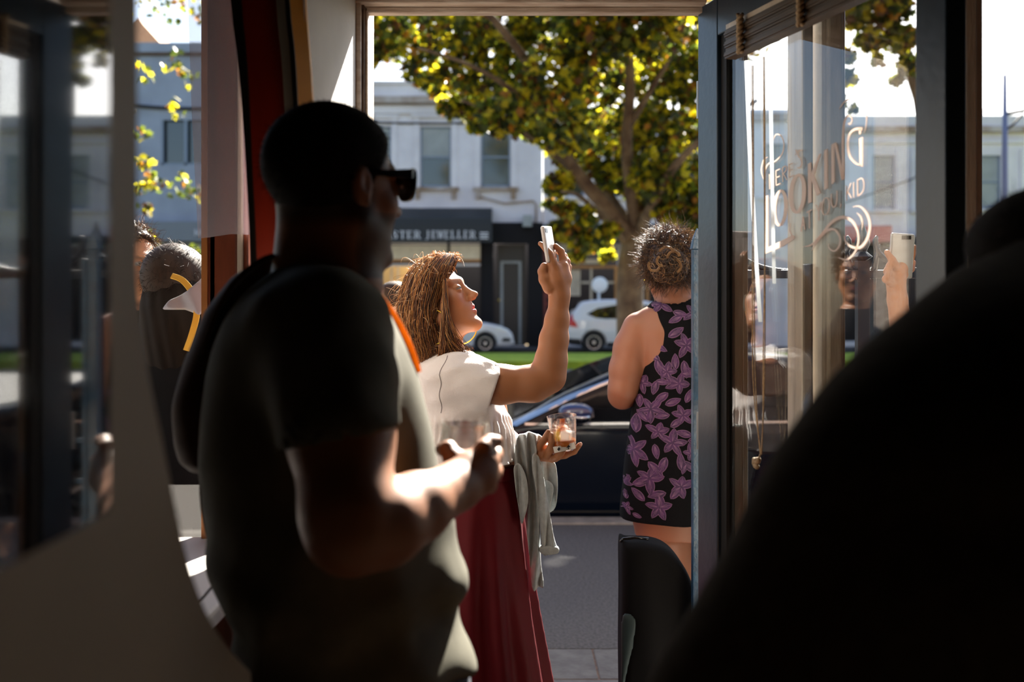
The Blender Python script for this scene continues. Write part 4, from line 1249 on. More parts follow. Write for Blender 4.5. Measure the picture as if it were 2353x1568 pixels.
b = MB(); tp, tr = limb([(-9.6, 19.5, -.2), (-9.5, 19.5, 3), (-9.2, 19.3, 5.5), (-8.2, 19, 7.5)], 0.2, 0.06); b.tube(tp, tr, 12)
lp, lr = limb([(-9.4, 19.4, 4), (-8.2, 19.2, 4.6), (-7.2, 19, 5.2)], .06, .02); b.tube(lp, lr, 8)
b.build('trunk', M['bark'], t3, smooth=True)
cl = []
for px, py, rp, n in [(320, 310, 22, 22), (330, 370, 25, 26), (325, 430, 20, 22), (350, 420, 28, 26), (400, 140, 34, 18), (430, 180, 25, 16), (330, 170, 30, 14), (400, 250, 30, 14), (410, 430, 40, 26), (450, 450, 30, 16), (330, 480, 22, 20), (340, 560, 34, 60), (390, 590, 30, 50), (450, 590, 30, 50)]:
    r = rp*19/F; cl.append((tuple(P(px, py, 19)), (r, r, r*.9), n))
for k in range(14): cl.append(((rg.uniform(-12, -6), 19+rg.uniform(-1.5, 1.5), rg.uniform(7.6, 9)), (0.9, 0.9, 0.7), 90))
foliage('foliage', cl, t3, 0.15, 12)

# ================================================================== cars
M['tyre'] = mat('black_tyre_rubber', (0.012, 0.012, 0.012), 0.8)
M['alloy'] = mat('silver_alloy', (0.55, 0.55, 0.57), 0.35, 0.6)
M['white_car'] = mat('white_car_paint', (0.72, 0.72, 0.76), 0.15, coat=0.6)
M['black_car'] = mat('blue_black_car_paint', (0.002, 0.004, 0.010), 0.10, spec=0.22, coat=0.08)
M['car_glass'] = mat('dark_car_glass', (0.006, 0.007, 0.009), 0.03, spec=0.6)
M['tail'] = mat('red_tail_lens', (0.55, 0.01, 0.015), 0.15)
M['lamp'] = mat('clear_headlamp_lens', (0.75, 0.78, 0.76), 0.1)
M['chrome'] = mat('chrome_strip', (0.7, 0.7, 0.72), 0.12, 1.0)
M['trim_black'] = mat('black_car_trim', (0.012, 0.012, 0.013), 0.5)
def car(name, label, prof, belt, W, wheels, wr, paint, loc, yaw, h, glass, lamps=(), strips=(), wind=(), spokes=10, extra=None, shape=0.30, cat='car'):
    """prof: side outline (x along the car, z); built about the near side at y=0, far side at y=W"""
    c, s_ = math.cos(yaw), math.sin(yaw)
    def tw(x, y, z): return (loc[0]+x*c-y*s_, loc[1]+x*s_+y*c, loc[2]+z)
    root = thing(name, label, cat, loc)
    xs = [p[0] for p in prof]; x0, x1 = min(xs), max(xs); zt = max(p[1] for p in prof)
    ax = axis([(x0-0.06, h), (x1+0.06,)]); ay = axis([(-0.06, h), (W+0.06,)]); az = axis([(0.05, h), (zt+0.06,)])
    fld = Field(ax, ay, az)
    sp = [tuple(q) for q in smooth_path(prof, 4, True)]
    def f(x, y, z):
        d2 = poly_sd(x, z, sp)
        xm = (x0+x1)/2; u = np.abs(x-xm)/((x1-x0)/2)
        half = W/2-0.13*np.clip((u-0.55)/0.45, 0, 1)**2.2-np.maximum(z-belt, 0)*shape-0.05*np.clip((belt-0.25-z)/0.5, 0, 1)**2
        dy = (np.abs(y-W/2)-half)*0.95
        return smax(d2, dy, 0.09)
    fld.op((f, [x0, 0, 0], [x1, W, zt]), 0.001, 'add', 0.1)
    for wx in wheels:
        fld.op(f_cone((wx, -0.1, wr), (wx, 0.26, wr), wr+0.05, wr+0.05), 0.012, 'sub')
        fld.op(f_cone((wx, W+0.1, wr), (wx, W-0.26, wr), wr+0.05, wr+0.05), 0.012, 'sub')
    # shut lines
    V, Q = fld.mesh()
    Vw = np.stack([loc[0]+V[:, 0]*c-V[:, 1]*s_, loc[1]+V[:, 0]*s_+V[:, 1]*c, loc[2]+V[:, 2]], 1)
    body = rawmesh('body', Vw, Q.ravel(), np.full(len(Q), 4), paint, root, True)
    bv = bvh_of(body)
    def pj(poly, m, nm, side=0, off=0.006, res=0.05, parent=root):
        mb = MB()
        if side == 0: project(mb, bv, poly, tw(0, -1, 0), Vector((c, s_, 0)), (0, 0, 1), Vector((-s_, c, 0)), off, res)
        elif side == 1: project(mb, bv, poly, tw(0, W+1, 0), Vector((c, s_, 0)), (0, 0, 1), Vector((s_, -c, 0)), off, res)
        elif side == 2: project(mb, bv, poly, tw(x0-1, 0, 0), Vector((-s_, c, 0)), (0, 0, 1), Vector((c, s_, 0)), off, res, 9)
        else: project(mb, bv, poly, tw(x1+1, 0, 0), Vector((-s_, c, 0)), (0, 0, 1), Vector((-c, -s_, 0)), off, res, 9)
        if not mb.v: return None
        return mb.build(nm, m, parent, smooth=True)
    for g in glass:
        pj(g, M['car_glass'], 'side_window'); pj(g, M['car_glass'], 'side_window', 1)
    for g, sd, nm in wind: pj(g, M['car_glass'], nm, sd)
    for poly, m, nm, sd in lamps: pj(poly, m, nm, sd, 0.012)
    for poly, m, nm in strips: pj(poly, m, nm, 0, 0.009); 
    for wx in wheels:
        for side in (0, 1):
            yy = 0.035 if side == 0 else W-0.035
            dr_ = 1 if side == 0 else -1
            cen = Vector(tw(wx, yy, wr)); axd = Vector((-s_, c, 0))*dr_
            b = MB(); b.lathe([(wr*0.62, 0.0), (wr*0.66, -0.012), (wr*0.95, 0.0), (wr, 0.03), (wr, 0.19), (wr*0.9, 0.21), (wr*.6, 0.2)], cen, axd, 36)
            wh = b.build('wheel', M['tyre'], root, smooth=True, angle=50)
            b = MB(); b.lathe([(wr*.63, -0.004), (wr*.58, 0.03), (wr*.57, 0.10), (wr*.1, 0.11)], cen, axd, 30)
            b.build('wheel_well', M['trim_black'], wh, smooth=True)
            b = MB(); u_ = Vector((0, 0, 1)); v_ = axd.cross(u_)
            b.lathe([(wr*.17, -0.006), (wr*.17, 0.03), (0.001, 0.03)], cen, axd, 16)
            for k in range(spokes):
                a = 2*math.pi*k/spokes; d = u_*math.cos(a)+v_*math.sin(a); e = axd.cross(d)
                w0, w1 = wr*.045, wr*.095
                p_ = [cen+d*wr*.12-e*w0, cen+d*wr*.6-e*w1, cen+d*wr*.6+e*w1, cen+d*wr*.12+e*w0]
                b.prism([q-axd*0.004 for q in p_], axd*0.03)
            b.lathe([(wr*.56, -0.006), (wr*.64, -0.008), (wr*.64, 0.02), (wr*.56, 0.02)], cen, axd, 36, True)
            b.build('rim', M['alloy'], wh)
    if extra: extra(root, tw, pj, bv)
    return root

# white tall hatchback across the street (rear at the left)
sx = BX(1303)*31/35; cy = 31.0
suv = [(0.02, .32), (0.0, .55), (.03, .80), (.06, 1.0), (.16, 1.22), (.42, 1.55), (.60, 1.63), (1.2, 1.68), (2.2, 1.66), (2.75, 1.56), (3.35, 1.12), (3.6, 1.04), (4.2, .93), (4.45, .75), (4.5, .45), (4.45, .28), (3.4, .22), (1.2, .22), (.3, .24)]
car('hatchback', 'white tall hatchback parked across the street behind the plane tree trunk', suv, 1.02, 1.8, [0.84, 3.55], 0.335, M['white_car'], (WX(1303, cy), cy, -0.02), 0, 0.035,
    [[(.62, 1.22), (.95, 1.40), (1.5, 1.50), (2.5, 1.50), (2.75, 1.42), (3.15, 1.10), (2.4, 1.07), (1.2, 1.07), (.9, 1.10)]],
    lamps=[([(.02, .86), (.34, .80), (.28, .95), (.20, 1.05), (.18, 1.25), (.26, 1.40), (.15, 1.40), (.05, 1.15)], M['tail'], 'tail_lamp', 0), ([(4.1, .72), (4.46, .70), (4.40, .82), (4.1, .88)], M['lamp'], 'headlamp', 0)],
    strips=[([(.0, .24), (.45, .24), (.42, .44), (.02, .46)], M['trim_black'], 'bumper_trim'), ([(1.25, .22), (3.1, .22), (3.1, .34), (1.25, .34)], M['trim_black'], 'sill_trim')],
    wind=[([(.25, 1.05), (1.55, 1.05), (1.45, 1.5), (.35, 1.5)], 2, 'rear_window')])
# white saloon across the street, nose to the right
hx = WX(1180, 31)-4.3
sal = [(0.05, .35), (0, .6), (.06, .95), (.5, 1.02), (1.0, 1.34), (1.6, 1.44), (2.3, 1.40), (3.0, 1.02), (3.5, .93), (4.0, .80), (4.24, .62), (4.3, .40), (4.25, .25), (3.3, .2), (1, .2), (.2, .22)]
car('small_car', 'small white car across the street with only its bonnet showing past the woman', sal, 0.95, 1.72, [0.8, 3.42], 0.31, M['white_car'], (hx, cy, -0.02), 0, 0.035,
    [[(.75, 1.0), (1.1, 1.27), (1.7, 1.35), (2.2, 1.31), (2.7, 1.0)]],
    lamps=[([(3.72, .72), (4.12, .66), (4.14, .72), (3.8, .84)], M['lamp'], 'headlamp', 0), ([(3.93, .36), (4.2, .36), (4.2, .46), (3.98, .48)], M['trim_black'], 'air_intake', 0)],
    wind=[([(.2, 1.0), (1.5, 1.0), (1.4, 1.34), (.3, 1.34)], 3, 'windscreen')], spokes=9)
# dark blue-black car at the near kerb, nose to the left
NY = 7.12
def NXm(px, y=NY): return WX(px, y)
nx0 = NXm(1168)-1.30
def NZ(py, y=NY): return WZ(py, y)
def carx(px): return NXm(px)-nx0
blk = [(0.05, .30), (0, .52), (.06, .68), (.35, .80), (.9, .92), (1.35, .99), (1.75, 1.19), (2.2, 1.37), (2.6, 1.45), (3.1, 1.47), (3.6, 1.42), (4.1, 1.22), (4.45, 1.10), (4.80, 1.05), (4.9, .9), (4.9, .5), (4.85, .28), (3.8, .2), (1.2, .2), (.2, .22)]
blk = [(x*0.98, z) for x, z in blk]
def nextra(root, tw, pj, bv):
    b = MB(); c0 = Vector(tw(carx(1322), -0.10, NZ(943)+.33))
    b.ball(c0, (0.125, 0.075, 0.062), 10); b.tube([c0+Vector((-0.02, 0.04, -0.03)), c0+Vector((-0.06, 0.16, -0.06))], 0.022, 8)
    mr_ = b.build('wing_mirror', mat('deep_blue_paint', (0.01, 0.018, 0.09), 0.12, coat=1.0), root, smooth=True)
    b = MB(); b.tube([c0+Vector((-0.06, -0.072, -0.03)), c0+Vector((0.04, -0.078, -0.035)), c0+Vector((0.122, -0.03, -0.03))], 0.009, 8); b.build('mirror_trim', M['chrome'], mr_, smooth=True)
car('saloon_car', 'blue-black car parked at the near kerb between the two women', blk, 0.93, 1.82, [0.82, 3.75], 0.33, M['black_car'], (nx0, NY, -0.33), 0, 0.02,
    [[(1.50, .985), (1.80, 1.13), (2.18, 1.28), (2.2, 1.0)], [(2.27, 1.0), (2.27, 1.30), (2.6, 1.37), (3.05, 1.385), (3.05, 1.0)], [(3.13, 1.0), (3.13, 1.385), (3.55, 1.34), (4.0, 1.15), (3.95, 1.02)]],
    strips=[([(1.42, .962), (4.0, .985), (4.0, 1.0), (1.42, .977)], M['chrome'], 'waist_strip'), ([(1.30, .96), (1.75, 1.175), (2.2, 1.345), (2.6, 1.42), (2.6, 1.405), (2.2, 1.325), (1.78, 1.155), (1.36, .955)], M['chrome'], 'pillar_strip'),
            ([(1.3, .34), (3.3, .34), (3.3, .352), (1.3, .352)], M['trim_black'], 'sill_line'), ([(2.232, .3), (2.244, .3), (2.244, .95), (2.232, .95)], M['trim_black'], 'door_gap')],
    wind=[([(.22, 1.00), (1.6, 1.00), (1.5, 1.40), (.32, 1.40)], 2, 'windscreen'), ([(.25, 1.08), (1.55, 1.08), (1.5, 1.40), (.32, 1.40)], 3, 'rear_window')], extra=nextra)

# ================================================================== people
def rot(yaw, pitch=0, roll=0):
    "yaw from +Y towards +X; pitch up; roll"
    return Matrix.Rotation(-math.radians(yaw), 3, 'Z') @ Matrix.Rotation(math.radians(pitch), 3, 'X') @ Matrix.Rotation(math.radians(roll), 3, 'Y')
def to_local(x, y, z, O, R, s=1.0):
    X, Y, Z = x-O[0], y-O[1], z-O[2]
    return ((R[0][0]*X+R[1][0]*Y+R[2][0]*Z)/s, (R[0][1]*X+R[1][1]*Y+R[2][1]*Z)/s, (R[0][2]*X+R[1][2]*Y+R[2][2]*Z)/s)
def _e(c, r): return f_ell(c, r)[0]
def _c(a, b, ra, rb): return f_cone(a, b, ra, rb)[0]
def head_field(x, y, z, fem=False, gape=0.0):
    ax = np.abs(x)
    d = _e((0, -.014, .038), (.075, .096, .084))(x, y, z)
    d = smin(d, _e((0, .036, -.03), (.060, .050, .080))(x, y, z), .03)
    d = smin(d, _c((.048, .0, -.05), (.014, .066, -.100), .022, .017)(ax, y, z), .03)
    d = smin(d, _e((0, .076, -.103), (.018, .017, .015))(x, y, z), .018)
    d = smin(d, _e((.036, .056, -.024), (.024, .022, .024))(ax, y, z), .02)
    d = smin(d, _c((.008, .083, .024), (.040, .068, .027), .011 if fem else .013, .010)(ax, y, z), .014)
    d = smin(d, _e((0, .060, -.056), (.033, .0295, .034))(x, y, z), .014)
    # nose
    d = smin(d, _c((0, .080, .014), (0, .1015, -.024), .0075, .0095)(x, y, z), .014)
    d = smin(d, _e((0, .1085, -.0290), (.0095, .0090, .0080))(x, y, z), .008)
    d = smin(d, _e((.0108, .0975, -.0335), (.0070, .0095, .0070))(ax, y, z), .006)
    # sockets, lids
    d = smax(d, -_e((.031, .097, .002), (.017, .014, .0105))(ax, y, z), .012)
    d = smin(d, np.maximum(_e((.031, .0765, .002), (.0142,)*3)(ax, y, z), .0035-z), .002)
    d = smin(d, np.maximum(_e((.031, .0765, .002), (.0138,)*3)(ax, y, z), z+.0018), .003)
    d = smin(d, _e((.031, .0755, .002), (.0120,)*3)(ax, y, z), .002)
    # mouth
    d = smin(d, _c((0, .0880, -.0550), (.020, .0775, -.0600), .0062, .0028)(ax, y, z), .007)
    d = smin(d, _c((0, .0865, -.0690-gape*.4), (.018, .0770, -.0640), .0068, .0028)(ax, y, z), .008)
    d = smax(d, -_e((0, .093, -.0615-gape*.3), (.0175, .013, .0009+gape))(x, y, z), .002)
    d = smax(d, -_e((.0055, .1010, -.0405), (.0030, .0050, .0028))(ax, y, z), .002)
    # ears
    er = _e((.078, -.010, .000), (.008, .019, .031))(ax, y, z)
    er = smax(er, -_e((.0875, -.004, .006), (.0065, .0095, .017))(ax, y, z), .004)
    er = smin(er, _c((.079, -.003, -.012), (.079, -.002, -.026), .005, .0055)(ax, y, z), .004)
    return smin(d, er, .005)
class Head:
    def __init__(s, O, yaw, pitch=0, roll=0, sc=1.0, fem=False, gape=0.0):
        s.O = Vector(O); s.R = rot(yaw, pitch, roll); s.s = sc; s.fem = fem; s.g = gape
    def prim(s):
        def f(x, y, z):
            a, b, c = to_local(x, y, z, s.O, s.R, s.s)
            return head_field(a, b, c, s.fem, s.g)*s.s
        m = 0.14*s.s
        return f, [q-m for q in s.O], [q+m for q in s.O]
    def w(s, p): return s.O+s.R@(Vector(p)*s.s)
    def loc(s, V): return to_local(V[:, 0], V[:, 1], V[:, 2], s.O, s.R, s.s)
    def colours(s, V, skin, lip=(0.45, 0.10, 0.09), brow=(0.12, 0.06, 0.03), stubble=None, cheek=None, scalp=None):
        n = len(V); col = np.tile(np.array(skin, dtype=float), (n, 1))
        x, y, z = s.loc(V); ax = np.abs(x)
        def mixin(mask, c):
            m = np.clip(mask, 0, 1)[:, None]; return col*(1-m)+np.array(c)*m
        if cheek: col = mixin(0.6*(1-np.sqrt(((ax-.04)/.03)**2+((z+.025)/.03)**2+((y-.06)/.05)**2)), cheek)
        if stubble:
            m = (y > -.01) & (z < -.035+.0*ax) & (ax < .075) & (z > -.135)
            m = m*np.clip((-.03-z)/.015, 0, 1)*np.clip((y+.02)/.02, 0, 1)
            m = m*(1-np.clip(1.3-np.sqrt((ax/.022)**2+((z+.061)/.010)**2), 0, 1)*(y > .08))
            col = mixin(m*.85, stubble)
        if scalp:
            m = np.clip((.030-y)/.02, 0, 1)*np.clip((z+.062+np.clip(-y-.06, 0, .1)*0)/.02, 0, 1)*(1-np.clip(2.2-1.6*np.sqrt(((ax-.082)/.012)**2+((y+.008)/.018)**2+((z)/.030)**2), 0, 1))
            m = np.maximum(m, np.clip((z-.02)/.02, 0, 1)*np.clip((.055-y)/.01, 0, 1))
            col = mixin(m*.92, scalp)
        mz = -.0615-s.g*.2
        lm = (y > .072)*np.clip(1.6-1.5*np.sqrt((ax/.022)**2+((z-mz)/(.0130+s.g))**2), 0, 1)
        col = mixin(lm, lip)
        bm_ = (y > .06)*np.clip(2.0-2.0*np.sqrt(((ax-.030)/.021)**2+((z-.0225-.1*(ax-.03))/.0042)**2), 0, 1)
        col = mixin(bm_*.8, brow)
        lash = (y > .07)*np.clip(2-2*np.sqrt(((ax-.031)/.014)**2+((z-.0068)/.0022)**2), 0, 1)
        col = mixin(lash*.9, (0.02, 0.012, 0.01))
        return col
    def eyes(s, parent, iris=(0.12, 0.08, 0.05)):
        em = mat('eye_white', (0.13, 0.115, 0.11), 0.4); im = mat('iris', iris, 0.1); pm = mat('pupil', (0.005,)*3, 0.05)
        for sg in (-1, 1):
            b = MB(); c = s.w((sg*.031, .0768, .002)); b.ball(c, .0124*s.s, 12)
            e = b.build('eye', em, parent, smooth=True)
            d = s.R@Vector((0.0, 1, .08)); d.normalize(); u = d.orthogonal().normalized(); v = d.cross(u)
            for r_, m_, h_, nm in ((.0058, im, .01098, 'iris'), (.0026, pm, .01222, 'pupil')):
                b = MB(); 
                b.lathe([(r_*s.s, h_*s.s), (r_*.75*s.s, (h_+.0005)*s.s+.0004), (0.0002, (h_+.0008)*s.s+.0006)], c, d, 16)
                b.build(nm, m_, e, smooth=True)
def skin_mat(name, k=0.0):
    m = mat(name, (0.6, 0.4, 0.3), 0.5, attr=True, sss=0.12, spec=0.4, bump=0.00022, bscale=260)
    return m
M['skin'] = skin_mat('light_skin')
M['skin_man'] = skin_mat('tanned_skin')
def rows(rs, Y, dy=0.0):
    "(row, left px, right px, half depth [, extra depth offset]) -> loft keys at distance Y"
    out = []
    for r in rs:
        py, l, rr, dp = r[:4]; o = r[4] if len(r) > 4 else 0.0
        out.append((WZ(py, Y+o), WX((l+rr)/2, Y+o), Y+dy+o, (rr-l)/2/F*(Y+o), dp))
    return out
def wrinkle(amp, fr, seed, aniso=(1, 1, 1), zr=None):
    rg = np.random.RandomState(seed); K = []
    for i in range(7):
        v = rg.normal(size=3)*np.array(aniso); v /= np.linalg.norm(v); K.append((v*fr*rg.uniform(.6, 1.6), rg.uniform(0, 6.3)))
    def w_(x, y, z):
        s = 0
        for v, p in K: s = s+np.sin(v[0]*x+v[1]*y+v[2]*z+p)
        g = 1 if zr is None else np.clip((z-zr[0])/(zr[1]-zr[0]), 0, 1)
        s = s/3.0
        return amp*g*(s-0.35*np.abs(s))
    return w_
def cones(fld, pts, k=0.012):
    "chain of (px,py,Y,radius)"
    for a, b in zip(pts[:-1], pts[1:]):
        fld.op(f_cone(P(*a[:3]), P(*b[:3]), a[3], b[3]), k)
def plain_hand(fld, w, d, side, sc=1.0, thumb=1):
    "a relaxed hand: palm, four curled fingers of different lengths and a thumb; w wrist, d pointing direction, side across the palm"
    w = Vector(w); d = Vector(d).normalized(); u = Vector(side); u = (u-d*u.dot(d)).normalized(); n = d.cross(u)
    fld.op(f_cone(w, w+d*.045*sc+u*.012*sc, .021*sc, .020*sc), .01); fld.op(f_cone(w, w+d*.045*sc-u*.014*sc, .021*sc, .018*sc), .01)
    for k, L_ in enumerate((.070, .078, .072, .056)):
        b0 = w+d*.070*sc+u*(.027-.018*k)*sc; L_ *= sc
        q = [b0-d*.02*sc, b0+d*L_*.4+n*.006*sc, b0+d*L_*.75+n*.018*sc, b0+d*L_*.95+n*.034*sc]
        for i, (r0, r1) in enumerate(((.0098, .0088), (.0088, .0080), (.0080, .0066))): fld.op(f_cone(q[i], q[i+1], r0*sc, r1*sc), .004, m=.008)
    t0 = w+d*.020*sc+u*.020*sc
    for a, b_, r0, r1 in ((t0, t0+d*.030*sc+u*.024*sc+n*.006*sc, .014, .0105), (t0+d*.030*sc+u*.024*sc+n*.006*sc, t0+d*.058*sc+u*.028*sc+n*.016*sc, .0105, .008)): fld.op(f_cone(a, b_, r0*sc, r1*sc), .005, m=.01)
def finger(fld, pts, k=0.004):
    for a, b in zip(pts[:-1], pts[1:]): fld.op(f_cone(P(*a[:3]), P(*b[:3]), a[3], b[3]), k, m=0.008)

GOLD = mat('gold', (1.0, 0.72, 0.12), 0.2, 1.0)
SK = (0.34, 0.140, 0.062)
# ------------------------------------------------------------------ 1. red-haired woman raising a phone
gY = 2.75
gw = thing('person', 'woman with long auburn hair, white top and maroon skirt, raising a phone', 'person', (WX(1080, gY), gY, 0))
gh = Head(P(1003, 695, gY), 104, 26, 0, 1.0, True, 0.0012)
ax = axis([(WX(940, gY), .006), (WX(1010, gY), .0022), (WX(1120, gY), .004), (WX(1225, gY), .0022), (WX(1345, gY),)])
ay = axis([(2.50, .003), (2.86, .006), (3.0,)])
az = axis([(0.0, .02), (WZ(1110, gY), .004), (WZ(1075, gY), .0026), (WZ(975, gY), .004), (WZ(780, gY), .0022), (WZ(540, gY),)])
fd = Field(ax, ay, az)
fd.op(gh.prim(), 0.001)
fd.op(f_cone(gh.w((0, -.02, -.05)), P(1032, 850, gY), .052, .056), 0.03)
fd.op(f_loft(rows([(815, 1000, 1080, .05), (860, 965, 1110, .13), (930, 985, 1150, .11), (1000, 995, 1160, .10), (1062, 1006, 1178, .10), (1120, 1000, 1180, .11), (1250, 1005, 1170, .13), (1700, 1020, 1150, .10)], gY)), 0.03)
aY = 2.62
cones(fd, [(1055, 868, 2.64, .052), (1150, 884, aY, .050), (1225, 882, aY, .046), (1262, 866, aY, .0415)], .02)
cones(fd, [(1262, 866, aY, .0415), (1266, 830, aY, .041), (1273, 780, aY, .0365), (1280, 735, aY, .030), (1285, 690, aY, .0245), (1285, 672, aY, .0245)], .015)
# raised hand
hY = 2.615
cones(fd, [(1285, 676, hY, .0245), (1278, 645, hY, .027), (1275, 620, hY, .021)], .012)
cones(fd, [(1288, 676, hY+.01, .022), (1294, 640, hY+.012, .021), (1294, 612, hY+.012, .015)], .012)
finger(fd, [(1262, 662, hY-.01, .017), (1251, 642, hY-.012, .0145), (1246, 624, hY-.010, .0115), (1251, 614, hY-.006, .0105), (1260, 614, hY-.002, .0085)], .006)
finger(fd, [(1276, 622, hY-.006, .0155), (1270, 604, hY-.010, .0125), (1262, 583, hY-.012, .0105), (1251, 567, hY-.012, .0082), (1241, 560, hY-.010, .0062)], .004)
finger(fd, [(1291, 616, hY+.012, .0125), (1294, 596, hY+.022, .0105), (1289, 578, hY+.026, .0092), (1277, 566, hY+.024, .0075)], .004)
finger(fd, [(1299, 620, hY+.022, .0115), (1302, 602, hY+.034, .0098), (1296, 588, hY+.040, .0085), (1284, 580, hY+.040, .0068)], .004)
finger(fd, [(1303, 630, hY+.030, .0105), (1306, 614, hY+.044, .0088), (1301, 601, hY+.050, .0075), (1292, 596, hY+.050, .006)], .004)
# lower arm and the hand with the tumbler
cones(fd, [(1120, 900, 2.86, .048), (1140, 1000, 2.84, .044), (1195, 1040, 2.76, .034), (1228, 1038, 2.72, .025)], .02)
lY = 2.70
cones(fd, [(1226, 1037, 2.72, .0255), (1246, 1036, lY, .0225), (1268, 1042, lY, .018)], .012)
cones(fd, [(1240, 1046, lY-.01, .015), (1275, 1052, lY-.01, .013)], .01)
finger(fd, [(1238, 1028, lY-.020, .012), (1250, 1012, lY-.032, .0098), (1257, 1001, lY-.036, .0088), (1260, 993, lY-.036, .0072)])
finger(fd, [(1256, 1048, lY-.022, .012), (1264, 1034, lY-.038, .0102), (1268, 1016, lY-.044, .0088), (1268, 1000, lY-.043, .0070)])
finger(fd, [(1268, 1054, lY-.016, .0115), (1281, 1050, lY-.034, .0102), (1290, 1040, lY-.042, .0090), (1297, 1030, lY-.042, .0072)])
finger(fd, [(1272, 1050, lY-.004, .0115), (1298, 1046, lY-.010, .0100), (1319, 1038, lY-.010, .0086), (1332, 1023, lY-.010, .0070)])
finger(fd, [(1244, 1024, lY+.016, .013), (1266, 1006, lY+.036, .0110), (1288, 990, lY+.044, .0095), (1300, 983, lY+.042, .0078)], .005)
# legs
for dx in (1050, 1130):
    fd.op(f_cone(P(dx, 1250, gY), (WX(dx, gY), gY, .09), .085, .04), .03); fd.op(f_cone((WX(dx, gY), gY, .05), (WX(dx, gY)+.15, gY-.03, .035), .04, .03), .03)
def gcol(V):
    c = gh.colours(V, SK, (0.42, 0.08, 0.07), (0.30, 0.15, 0.07), cheek=(0.38, 0.12, 0.06))
    return c
gbody = fd.build('body', M['skin'], gw, cols=gcol, relax=1)
gh.eyes(gw, (0.10, 0.14, 0.14))
# teeth
b = MB(); b.ball(gh.w((0, .072, -.0610)), (.013, .010, .005), 8, gh.R); b.build('teeth', mat('teeth', (0.75, 0.70, 0.62), 0.3), gw, smooth=True)
# nails on the lower hand
nm_ = mat('finger_nail', (0.72, 0.42, 0.34), 0.2)
for q, r_ in (((1299, 1029, lY-.050), .0048), ((1334, 1021, lY-.016), .0050)):
    b = MB(); b.ball(P(*q), (r_, .002, r_*1.1), 6); b.build('nail', nm_, gw, smooth=True)

# white top
M['white_top'] = mat('white_cotton', (0.76, 0.72, 0.70), 0.85, var=0.02, scale=30, bump=0.0008, bscale=300, sheen=0.2, trans=0.10)
ax = axis([(WX(930, gY), .0036), (WX(1225, gY),)]); ay = axis([(2.48, .0045), (3.0,)]); az = axis([(WZ(1064, gY), .0034), (WZ(795, gY),)])
fd = Field(ax, ay, az)
gather = lambda x, y, z: 0.0060*np.sin(np.arctan2(y-gY, x-WX(1080, gY))*34+1.5*np.sin(z*30))*np.clip((WZ(945, gY)-z)/.03, 0, 1)*np.clip((z-WZ(1050, gY))/.05, .25, 1)
trs = [(800, 1000, 1062, .055), (808, 985, 1082, .075), (830, 955, 1104, .13), (860, 946, 1122, .155), (900, 955, 1150, .155), (940, 966, 1166, .145), (960, 970, 1170, .140), (1000, 975, 1181, .150), (1030, 980, 1192, .158), (1055, 982, 1201, .165)]
wk_a = wrinkle(.0065, 38, 5, (1, 1, .6)); wk_b = wrinkle(.0028, 95, 15, (1, 1, 1))
wk = lambda x, y, z: wk_a(x, y, z)+wk_b(x, y, z)
fd.op(warp(f_loft(rows(trs, gY)), lambda x, y, z: wk(x, y, z)+gather(x, y, z)), .001)
slv = f_cone(P(1050, 868, 2.65), P(1165, 892, 2.61), .074, .062)
pc = P(1141, 882, aY); nrm = Vector((.947, 0, -.322))
def slf(x, y, z, f=slv[0]): return smax(f(x, y, z)+wk(x, y, z)*1.2, (x-pc.x)*nrm.x+(z-pc.z)*nrm.z, .003)
fd.op((slf, slv[1], slv[2]), .03)
fd.op(f_cone(P(1100, 876, 2.625), P(1190, 896, 2.61), .052, .0585), .003, 'sub')
fd.op(f_cone(gh.w((0, -.02, -.05)), P(1034, 818, gY), .054, .057), .004, 'sub')
fd.op(f_box(P(1090, 1064, gY), (.2, .3, .012)), .002, 'sub')
seam = [P(1028-16*min(1, k/7)+2.5*math.sin(k*.8), 812+k*7, 2.4) for k in range(0, 21)]
top = fd.build('top', M['white_top'], gw, relax=1)
bv = bvh_of(top); b = MB(); pt = []
for q in seam:
    h = bv.ray_cast(Vector((q.x*2.6/2.4, 2.4, EYE+(q.z-EYE)*2.6/2.4)), Vector((0, 1, 0)), 1)
    if h[0] is not None: pt.append(h[0]+Vector((0, -.0005, 0)))
if len(pt) > 2: b.tube(pt, .0011, 5); b.build('seam', mat('grey_thread', (0.25, 0.22, 0.22), 0.8), top)
hm = MB(); 
# maroon skirt
M['maroon'] = mat('maroon_fabric', (0.095, 0.0012, 0.005), 0.6, var=0.08, scale=8, spec=.2)
ax = axis([(WX(880, gY), .008), (WX(1330, gY),)]); ay = axis([(2.40, .008), (3.12,)]); az = axis([(0.10, .008), (WZ(1066, gY),)])
fd = Field(ax, ay, az)
sk_rows = [(1066, 1004, 1185, .112), (1088, 1000, 1190, .12), (1130, 990, 1199, .14), (1200, 978, 1206, .155), (1300, 968, 1218, .175), (1400, 958, 1232, .19), (1500, 948, 1250, .205), (1568, 940, 1262, .215), (1840, 915, 1310, .27)]
zt = WZ(1080, gY)
fd.op(f_loft(rows(sk_rows, gY), fold=lambda th, z: (.045*np.sin(11*th+2*np.sin(3*z))+.03*np.sin(17*th+1.3+z*2))*np.clip((zt-z)/.35, .0, 1)), .001)
fd.build('skirt', M['maroon'], gw, relax=1)
b = MB()
n_ = 40
kz = rows(sk_rows, gY)[0]
fb = Field(axis([(WX(990, gY), .003), (WX(1200, gY),)]), axis([(2.6, .004), (2.9,)]), axis([(WZ(1098, gY), .003), (WZ(1064, gY),)]))
fb.op(f_loft([(WZ(1094, gY), kz[1], gY, kz[3]+.012, .128), (WZ(1068, gY), kz[1], gY, kz[3]+.004, .118)]), .001)
fb.build('waistband', M['maroon'], gw)
